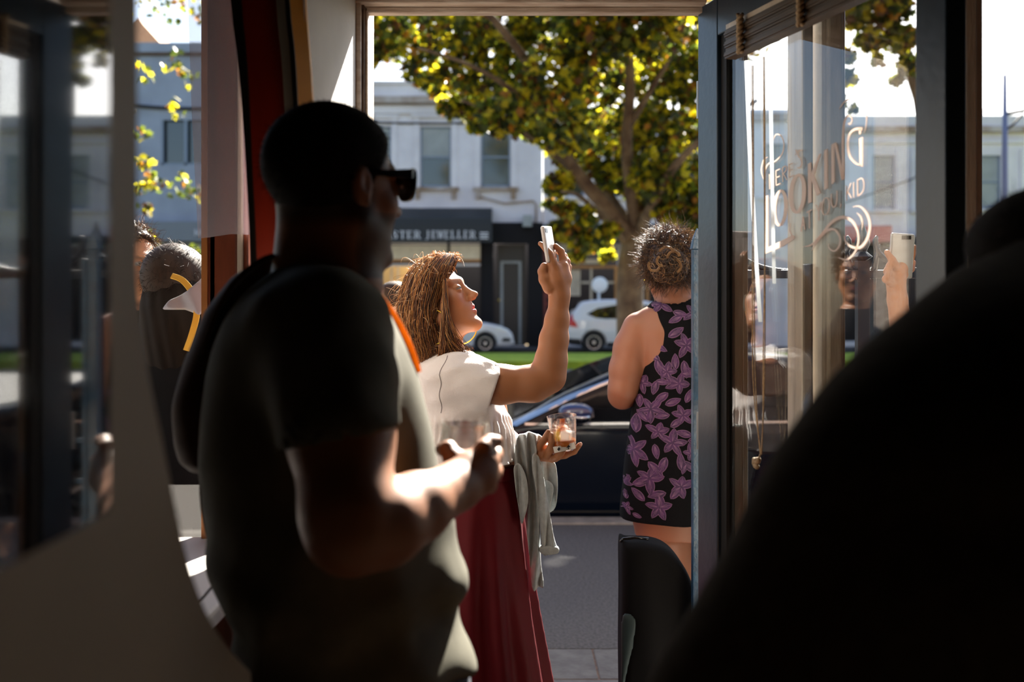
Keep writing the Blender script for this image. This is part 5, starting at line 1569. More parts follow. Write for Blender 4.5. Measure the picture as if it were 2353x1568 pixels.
# sandals
for dx in (1050, 1130):
    b = MB(); x_ = WX(dx, gY); b.hexa([(x_-.05, gY-.04, 0), (x_+.2, gY-.06, 0), (x_+.2, gY+.03, 0), (x_-.05, gY+.04, 0), (x_-.05, gY-.04, .02), (x_+.2, gY-.06, .02), (x_+.2, gY+.03, .02), (x_-.05, gY+.04, .02)]); b.build('sandal', mat('tan_leather', (.25, .13, .06), .6), gw)

# long hair: a core plus thousands of strands
def hair_mat(name, c1, c2, rough=0.35, trans=0.25):
    m = mat(name, c1, rough, col2=c2, scale=55, stretch=(1, 1, .12), spec=0.6, trans=trans)
    return m
M['auburn'] = hair_mat('auburn_hair', (0.16, 0.055, 0.016), (0.06, 0.02, 0.008))
hcx = gY+.005
hr = [(583, 1000, 1048, .030, -.0), (592, 975, 1052, .055), (610, 950, 1048, .085), (635, 933, 1040, .100), (665, 922, 1036, .104), (700, 916, 1030, .104), (740, 912, 1026, .102), (780, 912, 1034, .100), (810, 918, 1040, .094), (838, 930, 1020, .080), (862, 945, 990, .05)]
HK = rows(hr, gY, .004)
fd = Field(axis([(WX(895, gY), .004), (WX(1090, gY),)]), axis([(2.60, .004), (2.92,)]), axis([(WZ(885, gY), .004), (WZ(565, gY),)]))
HKs = [(z, cx, cy, a*.93, d*.93) for z, cx, cy, a, d in HK]
fd.op(warp(f_loft(HKs), lambda x, y, z: .004*np.sin(60*x+25*y+6*z)*np.sin(40*y-20*x)), .001)
# keep the face clear: the curtain of hair ends at this line
XB = lambda z: np.interp(z, [WZ(q, 2.68) for q in (900, 810, 790, 760, 700, 640, 612, 596, 586)], [WX(q, 2.68) for q in (1060, 1058, 1044, 1031, 1031, 1034, 1038, 1046, 1056)])
fd.op((lambda x, y, z: XB(z)-.006-x+0*y, [-9, -9, -9], [9, 9, 9]), .004, 'sub')
hcore = fd.build('hair', M['auburn'], gw, relax=1)
rg = np.random.RandomState(11)
KA = np.array(sorted(HK, key=lambda q: -q[0]))
def loft_at(z):
    Z = KA[::-1]
    return [np.interp(z, Z[:, 0], Z[:, i]) for i in (1, 2, 3, 4)]
paths = []
for i in range(5200):
    th0 = rg.uniform(0, 2*math.pi)
    ztop = WZ(584, gY)-abs(rg.normal())*.018
    zend = WZ(rg.uniform(790, 872), gY)
    lay = rg.uniform(.86, 1.03); ph = rg.uniform(0, 6.3); am = rg.uniform(.0005, .0045); fr = rg.uniform(9, 20); drift = rg.normal()*.25; flick = rg.uniform(0, 1)**3*.018
    n = 18; tt = np.linspace(0, 1, n)
    zz = ztop+(zend-ztop)*tt**1.25
    cx, cy, a, d = loft_at(zz)
    th = th0+drift*tt
    x = cx+a*lay*np.cos(th); y = cy+d*lay*np.sin(th)
    x = x+am*np.sin(fr*tt+ph)*(tt*1.6)+flick*tt**3*math.cos(ph); y = y+am*np.cos(fr*.8*tt+ph)*tt*1.4
    pts = np.stack([x, y, zz], 1)
    lim = XB(zz)+rg.uniform(-.006, .003)
    pts[:, 0] = np.minimum(pts[:, 0], lim)
    paths.append(pts)
# a fringe of loose locks falling forward over the neck and collar
for i in range(520):
    q = rg.uniform(0, 1); n = 18; tt = np.linspace(0, 1, n)
    z0_ = WZ(640+120*q, 2.66); x0_ = float(XB(z0_))-.006+rg.uniform(-.012, .002)
    e_ = rg.uniform(0, 1)**1.5
    x1_, z1_ = WX(1006+78*e_, 2.65), WZ(834-26*e_+rg.uniform(-8, 8), 2.65)
    y_ = 2.668-.028*np.sin(tt*2.6)+rg.uniform(-.010, .012)
    wv = rg.uniform(.002, .008)*np.sin(tt*rg.uniform(4, 8)+rg.uniform(0, 6))
    pts = np.stack([x0_+(x1_-x0_)*tt**2.2+wv*tt, np.broadcast_to(y_, tt.shape)+0*tt, z0_+(z1_-z0_)*tt], 1)
    paths.append(pts)
M['strand'] = mat('hair_strand', (1, 1, 1), .32, attr=True, trans=.35, spec=.7)
PAL_A = [(.42, .16, .035), (.20, .065, .018), (.08, .028, .009), (.04, .015, .006), (.70, .36, .12), (.10, .034, .01)]
strands('strands', paths, M['strand'], hcore, .00075, pal=PAL_A)
fly = []
for i in range(850):      # fine loose hairs coloured pale to paint a sunlit rim
    th0 = rg.uniform(math.pi*.35, math.pi*1.5) if i % 3 else rg.uniform(0, 6.3); n = 18; tt = np.linspace(0, 1, n)
    z0_ = rg.uniform(WZ(830, gY), WZ(582, gY)) if i < 420 else WZ(582+40*rg.uniform(0, 1)**2, gY); L_ = rg.uniform(.02, .06) if i < 420 else rg.uniform(.008, .022)
    cx, cy, a, d = loft_at(np.array([z0_])); 
    p0 = np.array([cx[0]+a[0]*math.cos(th0), cy[0]+d[0]*math.sin(th0), z0_])
    dr_ = np.array([math.cos(th0), math.sin(th0), rg.uniform(-.7, 1.0)]); side = rg.normal(size=3)*.6
    if p0[0] > WX(1040, gY) and z0_ < WZ(600, gY): continue
    pts = p0+np.outer(tt*L_, dr_)*.6+np.outer(np.sin(tt*rg.uniform(2, 5))*L_*.4, side)-np.outer(tt**2*L_*.6, [0, 0, 1])
    fly.append(pts)
for i in range(90):       # wisps at the hairline over the forehead
    n = 18; tt = np.linspace(0, 1, n); L_ = rg.uniform(.02, .045)
    p0 = np.array(gh.w((rg.uniform(-.04, .045), .05+rg.uniform(-.02, .012), .105+rg.uniform(-.01, .008))))
    dr_ = np.array([rg.uniform(-.4, 1.0), rg.uniform(-.4, .1), rg.uniform(.0, 1.0)])
    pts = p0+np.outer(tt*L_, dr_)+np.outer(np.sin(tt*3)*L_*.5, [.5, -.3, .5])-np.outer(tt**2*L_*.9, [0, 0, 1])
    fly.append(pts)
strands('loose_hairs', fly, M['strand'], hcore, .0004, pal=[(.75, .45, .2), (.5, .22, .08), (.9, .65, .4)])
# hoop earrings
for (px, py, yy, a) in ((989, 752, 2.672, 0), (1056, 752, 2.835, 0)):
    b = MB(); c = P(px, py, yy); R_ = .049
    pts = [c+Vector((R_*math.sin(t), .004*math.sin(t), R_*math.cos(t))) for t in np.linspace(0, 2*math.pi, 40)]
    b.tube(pts, .0020, 8, False); o = b.build('hoop_earring', GOLD, smooth=True)
    tag(o, 'gold hoop earring on the near ear of the auburn-haired woman' if yy < 2.7 else 'gold hoop earring on the far ear of the auburn-haired woman, mostly hidden', 'earring', 'hoop earrings')

# phone held up
ph = thing('phone', 'slim pale grey phone held up by the auburn-haired woman', 'phone', P(1262, 560, hY))
pa = P(1268, 604, hY+.006); pb = P(1254.5, 520, hY+.006)
up = (pb-pa).normalized(); nx_ = Vector((.93, -.37, 0)); nx_ = (nx_-up*nx_.dot(up)).normalized(); wd_ = up.cross(nx_)
ctr = (pa+pb)/2; Lh = (pb-pa).length/2
Rm = Matrix((nx_, wd_, up)).transposed()
fd = Field(axis([(ctr.x-.05, .0016), (ctr.x+.05,)]), axis([(ctr.y-.06, .002), (ctr.y+.06,)]), axis([(ctr.z-.07, .0016), (ctr.z+.07,)]))
fd.op(f_box(ctr, (.0052, .034, Lh), .0045, Rm), .001)
fd.build('case', mat('pale_phone_case', (0.62, 0.56, 0.54), 0.25, coat=.5), ph)
b = MB(); q = ctr-nx_*.0055
b.prism([q+wd_*.031+up*(Lh-.004), q-wd_*.031+up*(Lh-.004), q-wd_*.031-up*(Lh-.004), q+wd_*.031-up*(Lh-.004)], nx_*.0012); b.build('screen', mat('black_phone_screen', (.01, .01, .012), .05), ph)
b = MB(); q = ctr+nx_*.0050+up*(Lh-.013)
b.prism([q-wd_*.026+up*.006, q-wd_*.010+up*.006, q-wd_*.010-up*.005, q-wd_*.026-up*.005], nx_*.0012); b.build('camera_lens', mat('black_lens', (.01, .01, .012), .05), ph)

# tumbler with ice and orange peel, standing on a playing card
M['clear'] = bpy.data.materials.new('clear_glass'); M['clear'].use_nodes = True
def clear_glass(m, col=(1, 1, 1)):
    nt = m.node_tree; N = nt.nodes
    for n in list(N):
        if n.type != 'OUTPUT_MATERIAL': N.remove(n)
    o = [n for n in N if n.type == 'OUTPUT_MATERIAL'][0]
    g = N.new('ShaderNodeBsdfGlass'); g.inputs['IOR'].default_value = 1.45; g.inputs['Roughness'].default_value = 0.0; g.inputs['Color'].default_value = (*col, 1)
    t = N.new('ShaderNodeBsdfTransparent'); mx = N.new('ShaderNodeMixShader'); mx.inputs[0].default_value = 0.55
    nt.links.new(g.outputs[0], mx.inputs[1]); nt.links.new(t.outputs[0], mx.inputs[2]); nt.links.new(mx.outputs[0], o.inputs['Surface'])
clear_glass(M['clear'])
def tumbler(base, axisv, h, r0, r1, label, contents=True, group=None):
    t = thing('tumbler', label, 'drinking glass', base)
    base = Vector(base); axisv = Vector(axisv).normalized()
    b = MB(); prof = [(0.0005, 0), (r0*.94, 0), (r0, .004), (r0+(r1-r0)*.45, h*.45), (r0+(r1-r0)*.47, h*.52), (r1, h-.001), (r1-.0006, h), (r1-.0018, h-.001), (r0+(r1-r0)*.45-.002, h*.52), (r0-.004, .012), (.0005, .010)]
    b.lathe(prof, base, axisv, 48); b.build('glass', M['clear'], t, smooth=True, angle=50)
    if contents:
        u = axisv.orthogonal().normalized(); v = axisv.cross(u)
        im = mat('ice', (0.95, 0.92, 0.88), 0.15, trans=.5); rg2 = random.Random(2)
        om = mat('orange_peel', (0.95, 0.33, 0.03), .5, trans=.3); ym = mat('lemon_peel', (0.9, 0.72, 0.12), .5, trans=.3)
        c = base+axisv*(.034)+u*.004
        fI = Field(axis([(c.x-.03, .0016), (c.x+.03,)]), axis([(c.y-.03, .002), (c.y+.03,)]), axis([(c.z-.03, .0016), (c.z+.03,)]))
        fI.op(f_box(c+Vector((.004, -.006, .002)), (.014, .013, .015), .005, rot(20, 15, 10)), .002); fI.op(f_ell(c+Vector((-.003, .008, -.006)), (.014, .012, .013)), .002)
        fI.build('ice_cube', im, t)
        b = MB(); b.tube([c+Vector((-.019, -.010, .016)), c+Vector((-.021, -.012, .004)), c+Vector((-.017, -.012, -.008)), c+Vector((-.012, -.012, -.016))], [.004, .006, .006, .003], 8); b.build('peel', ym, t, smooth=True)
        b = MB(); b.tube([c+Vector((-.016, -.004, .018)), c+Vector((-.004, -.006, .024)), c+Vector((.006, -.004, .026))], [.003, .006, .004], 8); b.build('peel', om, t, smooth=True)
        b = MB(); b.lathe([(r0*.9, 0), (r0*1.0, .014), (0.001, .014)], base+axisv*.0125, axisv, 32)
        b.build('drink', mat('amber_drink', (0.85, 0.30, 0.06), .1, trans=.5), t, smooth=True)
    return t
tb = P(1297.5, 1033, 2.672); tt_ = P(1290.5, 957, 2.672)
tumbler(tb, (tt_-tb)+Vector((0, -.006, 0)), .092, .0305, .0405, 'faceted clear tumbler with ice and orange peel in the raised palm of the auburn-haired woman')
cd = thing('playing_card', 'black and white playing card pressed under the tumbler with orange peel', 'card', tb)
cdx = (P(1322, 1031, 2.65)-P(1274, 1042, 2.65)).normalized()
up_ = Vector((.12, -.25, .96)).normalized(); fw = up_.cross(cdx).normalized()
o_ = P(1274, 1042, 2.645)
b = MB(); b.prism([o_, o_+cdx*.058, o_+cdx*.058+Vector((-.004, 0, .016)), o_+Vector((-.004, 0, .016))], Vector((0, .0008, 0))); b.build('card', mat('white_card', (0.78, 0.76, 0.72), .5), cd)
def dia(c, r):
    return [c+Vector((0, 0, r)), c+cdx*r*.8, c+Vector((0, 0, -r)), c-cdx*r*.8]
b = MB(); b.prism(dia(o_+cdx*.014+Vector((-.002, -.0006, .008)), .0055), (0, .0004, 0)); b.build('pip', M['black_gap'], cd)
b = MB(); c_ = o_+cdx*.040+Vector((-.002, -.0006, .008)); b.prism([c_+Vector((0, 0, .006)), c_+cdx*.006+Vector((0, 0, -.002)), c_+cdx*.001+Vector((0, 0, -.001)), c_+cdx*.002+Vector((0, 0, -.006)), c_-cdx*.002+Vector((0, 0, -.006)), c_-cdx*.001+Vector((0, 0, -.001)), c_-cdx*.006+Vector((0, 0, -.002))], (0, .0004, 0)); b.build('pip', M['black_gap'], cd)

# denim jacket over the forearm
M['denim'] = mat('pale_denim', (0.36, 0.39, 0.39), 0.85, var=0.12, scale=60, bump=0.001, bscale=250, sheen=.2)
jk = thing('denim_jacket', 'pale grey denim jacket draped over the forearm of the auburn-haired woman', 'jacket', P(1225, 1350, 2.72))
def sheet(pts, Yc, t, foldA, foldF, ph_, name='panel', m=None, slope=0.0, parent=None, k=0.003):
    poly = [(WX(a, Yc), WZ(c, Yc)) for a, c in [tuple(q) for q in smooth_path(pts, 4, True)]]
    xs = [q[0] for q in poly]; zs = [q[1] for q in poly]
    yc = lambda x, z: Yc+foldA*np.sin(foldF*x+ph_+6*np.sin(5*z))+slope*(x-xs[0])
    fd_ = Field(axis([(min(xs)-.012, .0026), (max(xs)+.012,)]), axis([(Yc-t-abs(foldA)-.03-abs(slope)*.1, .003), (Yc+t+abs(foldA)+.03+abs(slope)*.1,)]), axis([(min(zs)-.012, .0032), (max(zs)+.012,)]))
    fd_.op(f_sheet(poly, yc, t, k), .001)
    return fd_.build(name, m or M['denim'], parent or jk, relax=1)
sheet([(1190, 1003), (1206, 995), (1224, 994), (1240, 1001), (1251, 1009), (1240, 1024), (1232, 1045), (1236, 1100), (1240, 1200), (1243, 1290), (1249, 1345), (1238, 1350), (1222, 1348), (1214, 1260), (1204, 1180), (1192, 1120), (1182, 1070), (1184, 1025)], 2.69, .011, .013, 230, .3)
sheet([(1224, 1045), (1238, 1050), (1250, 1100), (1262, 1170), (1272, 1230), (1281, 1268), (1264, 1273), (1247, 1272), (1240, 1200), (1230, 1120), (1223, 1080)], 2.665, .010, .006, 260, 1.0, 'sleeve')
sheet([(1236, 1062), (1256, 1056), (1274, 1062), (1280, 1090), (1281, 1125), (1277, 1162), (1266, 1178), (1254, 1172), (1244, 1130), (1236, 1090)], 2.74, .010, .009, 170, 2.0, 'collar')
sheet([(1252, 1105), (1264, 1107), (1272, 1120), (1268, 1150), (1259, 1180), (1252, 1150), (1249, 1125)], 2.715, .005, .002, 140, 2.0, 'pocket_flap')
sheet([(1181, 1072), (1196, 1068), (1210, 1100), (1214, 1150), (1206, 1185), (1198, 1205), (1190, 1160), (1183, 1110)], 2.655, .007, .008, 240, 2.5, 'pocket_flap')
sheet([(1241, 1255), (1280, 1256), (1281, 1271), (1246, 1273)], 2.662, .013, .001, 100, 0, 'cuff')

# ------------------------------------------------------------------ 2. man in sunglasses, close by
mY = 1.5
mn = thing('person', 'man in black sunglasses and dark olive t-shirt, seen from behind, holding a glass', 'person', (WX(780, mY), mY, 0))
mh = Head(P(776, 437, mY), 47, 1, 0, 1.0)
MSK = (0.25, 0.105, 0.050)
ax = axis([(WX(470, mY)-.03, .006), (WX(700, mY), .0038), (WX(1165, mY), .006), (WX(1180, mY),)])
ay = axis([(1.12, .004), (1.60, .006), (1.78,)])
az = axis([(0.0, .02), (.9, .01), (WZ(1330, 1.2), .004), (WZ(930, mY), .006), (WZ(720, mY), .0035), (WZ(225, mY),)])
fd = Field(ax, ay, az)
fd.op(mh.prim(), .001)
fd.op(f_cone(P(752, 500, mY), P(742, 680, mY), .060, .070), .03); fd.op(f_cone(P(722, 480, mY-.01), P(722, 640, mY-.01), .050, .058), .03)
fd.op(f_cone(P(800, 560, mY), P(800, 650, mY), .04, .05), .03)
fd.op(f_loft(rows([(655, 640, 850, .06), (740, 560, 880, .12), (860, 520, 925, .14), (1050, 505, 970, .15), (1250, 515, 1020, .15), (1400, 545, 1025, .15), (1510, 560, 1050, .15), (1750, 570, 1060, .14)], mY)), .03)
cones(fd, [(745, 800, 1.38, .068), (784, 1000, 1.27, .066), (800, 1180, 1.215, .056), (806, 1222, 1.21, .0515)], .02)
cones(fd, [(806, 1222, 1.21, .0515), (880, 1205, 1.24, .052), (955, 1168, 1.29, .044), (1045, 1120, 1.37, .0325), (1062, 1108, 1.385, .031)], .015)
fd.op(f_cone(P(850, 790, 1.64), P(880, 1010, 1.66), .06, .05), .02); fd.op(f_cone(P(880, 1010, 1.66), P(900, 1180, 1.70), .05, .030), .02); plain_hand(fd, P(902, 1190, 1.70), (.1, .1, -1), (0, -1, 0))
# hand round the glass
hm = 1.40
cones(fd, [(1060, 1110, 1.385, .031), (1085, 1085, hm, .030), (1112, 1065, hm+.01, .023)], .012)
cones(fd, [(1075, 1100, hm-.005, .028), (1108, 1100, hm, .022)], .012)
finger(fd, [(1062, 1085, hm-.005, .018), (1040, 1052, hm, .0135), (1030, 1033, hm+.01, .012), (1016, 1033, hm+.035, .0105)], .006)
finger(fd, [(1098, 1056, hm, .014), (1110, 1030, hm+.005, .0115), (1124, 1016, hm+.02, .0105), (1142, 1014, hm+.03, .0090)], .005)
finger(fd, [(1118, 1072, hm+.01, .0135), (1136, 1052, hm+.03, .0112), (1140, 1042, hm+.055, .0100), (1128, 1036, hm+.075, .0085)], .005)
finger(fd, [(1116, 1098, hm+.01, .0130), (1136, 1090, hm+.03, .0108), (1140, 1080, hm+.055, .0098), (1126, 1074, hm+.078, .0085)], .005)
finger(fd, [(1108, 1120, hm+.005, .0120), (1126, 1118, hm+.028, .0100), (1128, 1108, hm+.05, .0090), (1114, 1102, hm+.068, .0078)], .005)
for dx, dy in ((700, .0), (930, .05)):
    fd.op(f_cone(P(dx, 1700, mY+dy), (WX(dx, mY), mY+dy, .1), .10, .05), .03); fd.op(f_cone((WX(dx, mY), mY+dy, .05), (WX(dx, mY)+.12, mY+dy+.12, .04), .045, .035), .03)
fd.build('body', M['skin_man'], mn, cols=lambda V: mh.colours(V, MSK, (0.36, 0.12, 0.09), (0.03, 0.02, 0.015), stubble=(0.035, 0.025, 0.018), scalp=(0.03, 0.018, 0.012)), relax=1)
mh.eyes(mn)
M['tee'] = mat('dark_olive_jersey', (0.105, 0.10, 0.078), 0.95, spec=0.1, var=0.05, scale=40, bump=0.00025, bscale=400)
fd = Field(axis([(WX(455, mY), .0048), (WX(1110, mY),)]), axis([(1.13, .006), (1.76,)]), axis([(WZ(1528, mY), .0048), (WZ(575, mY),)]))
wk2 = wrinkle(.006, 26, 8, (1, 1, 1.6)); wk3 = wrinkle(.004, 60, 21, (1, 1, 1.2))
fine = lambda x, y, z: wk2(x, y, z)*np.clip((WZ(760, mY)-z)/.3, .15, 1.1)+wk3(x, y, z)*np.clip((WZ(900, mY)-z)/.3, .1, 1.0)+.007*np.sin(52*z+9*x+2*np.sin(14*x+9*y))*np.clip((WZ(1120, mY)-z)/.12, 0, 1)
trs = [(590, 668, 790, .05), (612, 648, 812, .075), (640, 612, 842, .10), (680, 560, 876, .135), (740, 522, 908, .16), (800, 502, 938, .172), (860, 490, 960, .18), (960, 480, 984, .185), (1050, 478, 1003, .185), (1150, 482, 1024, .185), (1250, 490, 1052, .19), (1310, 498, 1066, .192), (1350, 506, 1058, .185), (1385, 514, 1052, .182), (1430, 528, 1068, .182), (1480, 542, 1080, .182), (1512, 550, 1082, .18)]
fd.op(warp(f_loft(rows(trs, mY)), fine), .001)
sl = f_cone(P(745, 765, 1.385), P(786, 1015, 1.265), .094, .079)
pc2 = P(785, 1004, 1.27); up2 = Vector((.215, 0, .976))
def sl2(x, y, z): return smax(sl[0](x, y, z)+wk3(x, y, z)*.6, -((x-pc2.x)*(-up2.x*1.0)*-1*0+(x-pc2.x)*(-.2)+(z-pc2.z)), .003)
fd.op((sl2, sl[1], sl[2]), .045)
fd.op(f_cone(P(775, 950, 1.29), P(800, 1180, 1.215), .070, .072), .003, 'sub')
fd.op(f_cone(P(760, 540, mY), P(752, 640, mY-.01), .0635, .066), .006, 'sub')
tee = fd.build('t_shirt', M['tee'], mn, relax=1)
fd = Field(axis([(WX(530, mY), .009), (WX(1110, mY),)]), axis([(1.24, .009), (1.76,)]), axis([(.06, .012), (WZ(1490, mY),)]))
fd.op(f_loft(rows([(1490, 560, 1070, .165), (1560, 562, 1082, .165), (1750, 570, 1085, .16), (1900, 580, 1080, .15)], mY)), .01)
for dx, dy in ((700, .0), (930, .05)):
    fd.op(f_cone(P(dx, 1800, mY+dy), (WX(dx, mY), mY+dy, .1), .12, .085), .03)
fd.build('trousers', mat('dark_navy_denim', (0.02, 0.028, 0.05), .9, var=.2, scale=60), mn)
# short dark hair
M['dark_hair'] = hair_mat('near_black_hair', (0.012, 0.008, 0.006), (0.006, 0.004, 0.003), .8, 0)
M['dark_hair'].node_tree.nodes['Principled BSDF'].inputs['Specular IOR Level'].default_value = 0.12
def short_hair(H, m, parent, h=.0028, lift=.012, fronty=.062, nape=-.055, nstr=2600, length=.014, name='hair', curly=0, seed=5):
    c = H.O
    fd = Field(axis([(c.x-.125*H.s, h), (c.x+.125*H.s,)]), axis([(c.y-.125*H.s, h), (c.y+.125*H.s,)]), axis([(c.z-.09*H.s, h), (c.z+.16*H.s,)]))
    def f(x, y, z):
        a, b_, q = to_local(x, y, z, H.O, H.R, H.s)
        d = _e((0, -.014, .038), (.075+lift*.75, .096+lift, .084+lift))(a, b_, q)
        hl = b_-(.018+np.clip((q-.01)/.08, 0, 1.15)*(fronty-.018))     # hairline runs from temple to forehead
        d = smax(d, hl, .006)
        d = smax(d, (nape-q)-np.clip(-b_-.05, 0, .1)*.0+np.clip(b_+.04, 0, .1)*.9, .008)
        ear = _e((.078, -.004, -.006), (.02, .022, .034))(np.abs(a), b_, q)
        d = smax(d, -ear, .004)
        return d*H.s
    fd.op((f, [-9]*3, [9]*3), .001)
    V, Q = fd.mesh()
    o = fd.build(name, m, parent, relax=1)
    rg = np.random.RandomState(seed); idx = rg.choice(len(V), min(nstr, len(V)))
    paths = []
    C = np.array(H.w((0, -.02, .03)))
    for i in idx:
        p = V[i]; d = p-C; d /= np.linalg.norm(d); L_ = length*rg.uniform(.4, 1.2); n = 7; t = np.linspace(0, 1, n)
        side = rg.normal(size=3)*.8; side[2] -= .4
        pts = p-d*.003+np.outer(t*L_, d)*(.5 if not curly else .9)+np.outer(t**2*L_*.6, side)
        if curly:
            u = np.cross(d, [.3, .2, .9]); u /= np.linalg.norm(u); v = np.cross(d, u); ph_ = rg.uniform(0, 6.3); w_ = rg.uniform(4, 9)
            pts = pts+curly*(np.outer(np.sin(w_*t+ph_)-math.sin(ph_), u)+np.outer(np.cos(w_*t+ph_)-math.cos(ph_), v))
        paths.append(pts)
    if curly: strands('strands', paths, M['strand'], o, .0008, pal=[(.04, .018, .009), (.09, .04, .018), (.25, .13, .05), (.03, .014, .008)])
    else: strands('strands', paths, m, o, .0006)
    return o
short_hair(mh, M['dark_hair'], mn, .0032, .0095, .074, -.060, 7000, .008)
# sunglasses
sg_ = thing('sunglasses', 'chunky black sunglasses worn by the man in the dark t-shirt', 'sunglasses', mh.w((0, .1, .01)))
M['gloss_black'] = mat('gloss_black_plastic', (.006, .006, .007), .15)
gz = .012
b = MB()
def Lp(x, y, z): return mh.w((x, y, z+gz))
for s in (-1, 1):
    ring = [(s*.006, .106, .014), (s*.034, .106, .020), (s*.062, .098, .018), (s*.064, .097, -.002), (s*.054, .100, -.020), (s*.034, .104, -.024), (s*.014, .106, -.018)]
    b.tube([Lp(*q) for q in smooth_path(ring, 4, True)]+[Lp(*ring[0])], .0032, 8)
b.tube([Lp(-.008, .107, .012), Lp(0, .109, .014), Lp(.008, .107, .012)], .004, 8)
b.build('frame', M['gloss_black'], sg_, smooth=True)
for s in (-1, 1):
    ring = [(s*.006, .106, .014), (s*.034, .106, .020), (s*.062, .098, .018), (s*.064, .097, -.002), (s*.054, .100, -.020), (s*.034, .104, -.024), (s*.014, .106, -.018)]
    b = MB(); q = [Lp(*p[:3]) for p in smooth_path(ring, 4, True)]; b.prism(q, (mh.R@Vector((0, -1, 0)))*.002); b.build('lens', mat('black_lens', (.004, .004, .005), .05), sg_)
    b = MB(); n_ = 8
    pts = [(s*.064, .097, .014), (s*.072, .085, .014), (s*.078, .04, .010), (s*.080, -.005, .008), (s*.080, -.028, -.002)]
    for i in range(len(pts)-1):
        a_, c_ = pts[i], pts[i+1]; h0 = (.009, .0085, .0065, .005, .004)[i]; h1 = (.009, .0085, .0065, .005, .004)[i+1]
        b.hexa([Lp(a_[0]-.0015, a_[1], a_[2]-h0), Lp(a_[0]+.0015, a_[1], a_[2]-h0), Lp(c_[0]+.0015, c_[1], c_[2]-h1), Lp(c_[0]-.0015, c_[1], c_[2]-h1),
                Lp(a_[0]-.0015, a_[1], a_[2]+h0*.6), Lp(a_[0]+.0015, a_[1], a_[2]+h0*.6), Lp(c_[0]+.0015, c_[1], c_[2]+h1*.6), Lp(c_[0]-.0015, c_[1], c_[2]+h1*.6)])
    b.build('temple_arm', M['gloss_black'], sg_)
# his glass
g0 = P(1066, 1085, 1.475); tumbler(g0, (0.02, 0, 1), .072, .030, .0365, 'clear tumbler in the hand of the man in the dark t-shirt', False)
# backpack with amber straps
bp = thing('backpack', 'dark brown backpack with amber straps on the man in sunglasses', 'backpack', (WX(530, 1.66), 1.66, WZ(1060, 1.6)))
M['brown_bag'] = mat('dark_brown_canvas', (0.055, 0.022, 0.009), .85, var=.2, scale=40)
fd = Field(axis([(WX(405, 1.6), .006), (WX(680, 1.6),)]), axis([(1.40, .007), (1.86,)]), axis([(WZ(1090, 1.6), .006), (WZ(575, 1.6),)]))
bk = [(592, 600, 665, .03, -.03), (640, 535, 650, .07, -.02), (720, 478, 640, .10), (820, 442, 630, .12), (930, 424, 620, .125), (1010, 422, 610, .125), (1050, 430, 590, .11), (1068, 450, 560, .08)]
wk4 = wrinkle(.004, 30, 4)
fd.op(warp(f_loft(rows(bk, 1.59)), wk4), .001); fd.build('bag', M['brown_bag'], bp, relax=1)
M['amber'] = mat('amber_canvas_strap', (0.85, 0.36, 0.05), .8, trans=.4, var=.1, scale=60, bump=.0006, bscale=300)
def strap3(path, wdir, hw, th, name, m, parent):
    b = MB(); pts = [Vector(p) for p in smooth_path([tuple(q) for q in path], 5)]
    wdir = Vector(wdir).normalized(); vs = []; fs = []
    for i, p in enumerate(pts):
        t = (pts[min(i+1, len(pts)-1)]-pts[max(i-1, 0)]).normalized(); n = t.cross(wdir).normalized(); w_ = n.cross(t).normalized()
        vs += [p-w_*hw-n*th, p+w_*hw-n*th, p+w_*hw+n*th, p-w_*hw+n*th]
    for i in range(len(pts)-1):
        for e in range(4): fs.append((4*i+e, 4*i+(e+1) % 4, 4*i+4+(e+1) % 4, 4*i+4+e))
    fs.append((0, 3, 2, 1)); k = 4*(len(pts)-1); fs.append((k, k+1, k+2, k+3)); b.add(vs, fs)
    return b.build(name, m, parent, smooth=False, bevel=.001)
strap3([P(815, 628, 1.56), P(846, 660, 1.51), P(882, 705, 1.50), P(914, 755, 1.50), P(938, 806, 1.50), P(954, 858, 1.505)], (1, .45, .5), .0095, .004, 'strap', M['amber'], bp)
strap3([P(908, 752, 1.53), P(926, 772, 1.53), P(936, 800, 1.53), P(934, 836, 1.53)], (.6, .8, 0), .010, .003, 'buckle_loop', M['amber'], bp)
strap3([P(640, 592, 1.50), P(600, 600, 1.47), P(540, 650, 1.46), P(490, 740, 1.48), P(462, 860, 1.50), P(455, 1000, 1.52), P(468, 1060, 1.53)], (0.2, -.9, 0), .018, .004, 'strap', M['brown_bag'], bp)
strap3([P(466, 1055, 1.62), P(462, 1130, 1.62), P(470, 1200, 1.62), P(492, 1290, 1.62), P(498, 1330, 1.62), P(470, 1370, 1.62), P(447, 1395, 1.62)], (0, 1, 0), .004, .0018, 'loose_webbing', M['brown_bag'], bp)

# ------------------------------------------------------------------ 3. woman in the floral dress, from behind
fY = 3.2
fw_ = thing('person', 'woman with curly bun in sleeveless black dress with purple flowers, seen from behind', 'person', (WX(1555, fY), fY, 0))
fh = Head(P(1540, 622, fY), 12, -4, 0, .97, True)
fd = Field(axis([(WX(1380, fY), .0042), (WX(1710, fY),)]), axis([(2.98, .005), (3.62,)]), axis([(0, .02), (WZ(1450, fY), .008), (WZ(960, fY), .004), (WZ(500, fY),)]))
fd.op(fh.prim(), .001)
fd.op(f_cone(P(1546, 640, fY+.0), P(1556, 735, fY), .052, .056), .03)
fd.op(f_loft(rows([(690, 1520, 1596, .05), (712, 1470, 1650, .075), (760, 1452, 1662, .10), (860, 1475, 1645, .11), (990, 1462, 1650, .11), (1150, 1445, 1680, .13), (1230, 1460, 1670, .12)], fY)), .03)
cones(fd, [(1468, 756, fY, .054), (1450, 800, fY, .055), (1440, 850, fY, .055), (1433, 892, fY, .048), (1430, 908, fY+.02, .044), (1490, 870, fY+.28, .032), (1530, 850, fY+.34, .027)], .015)
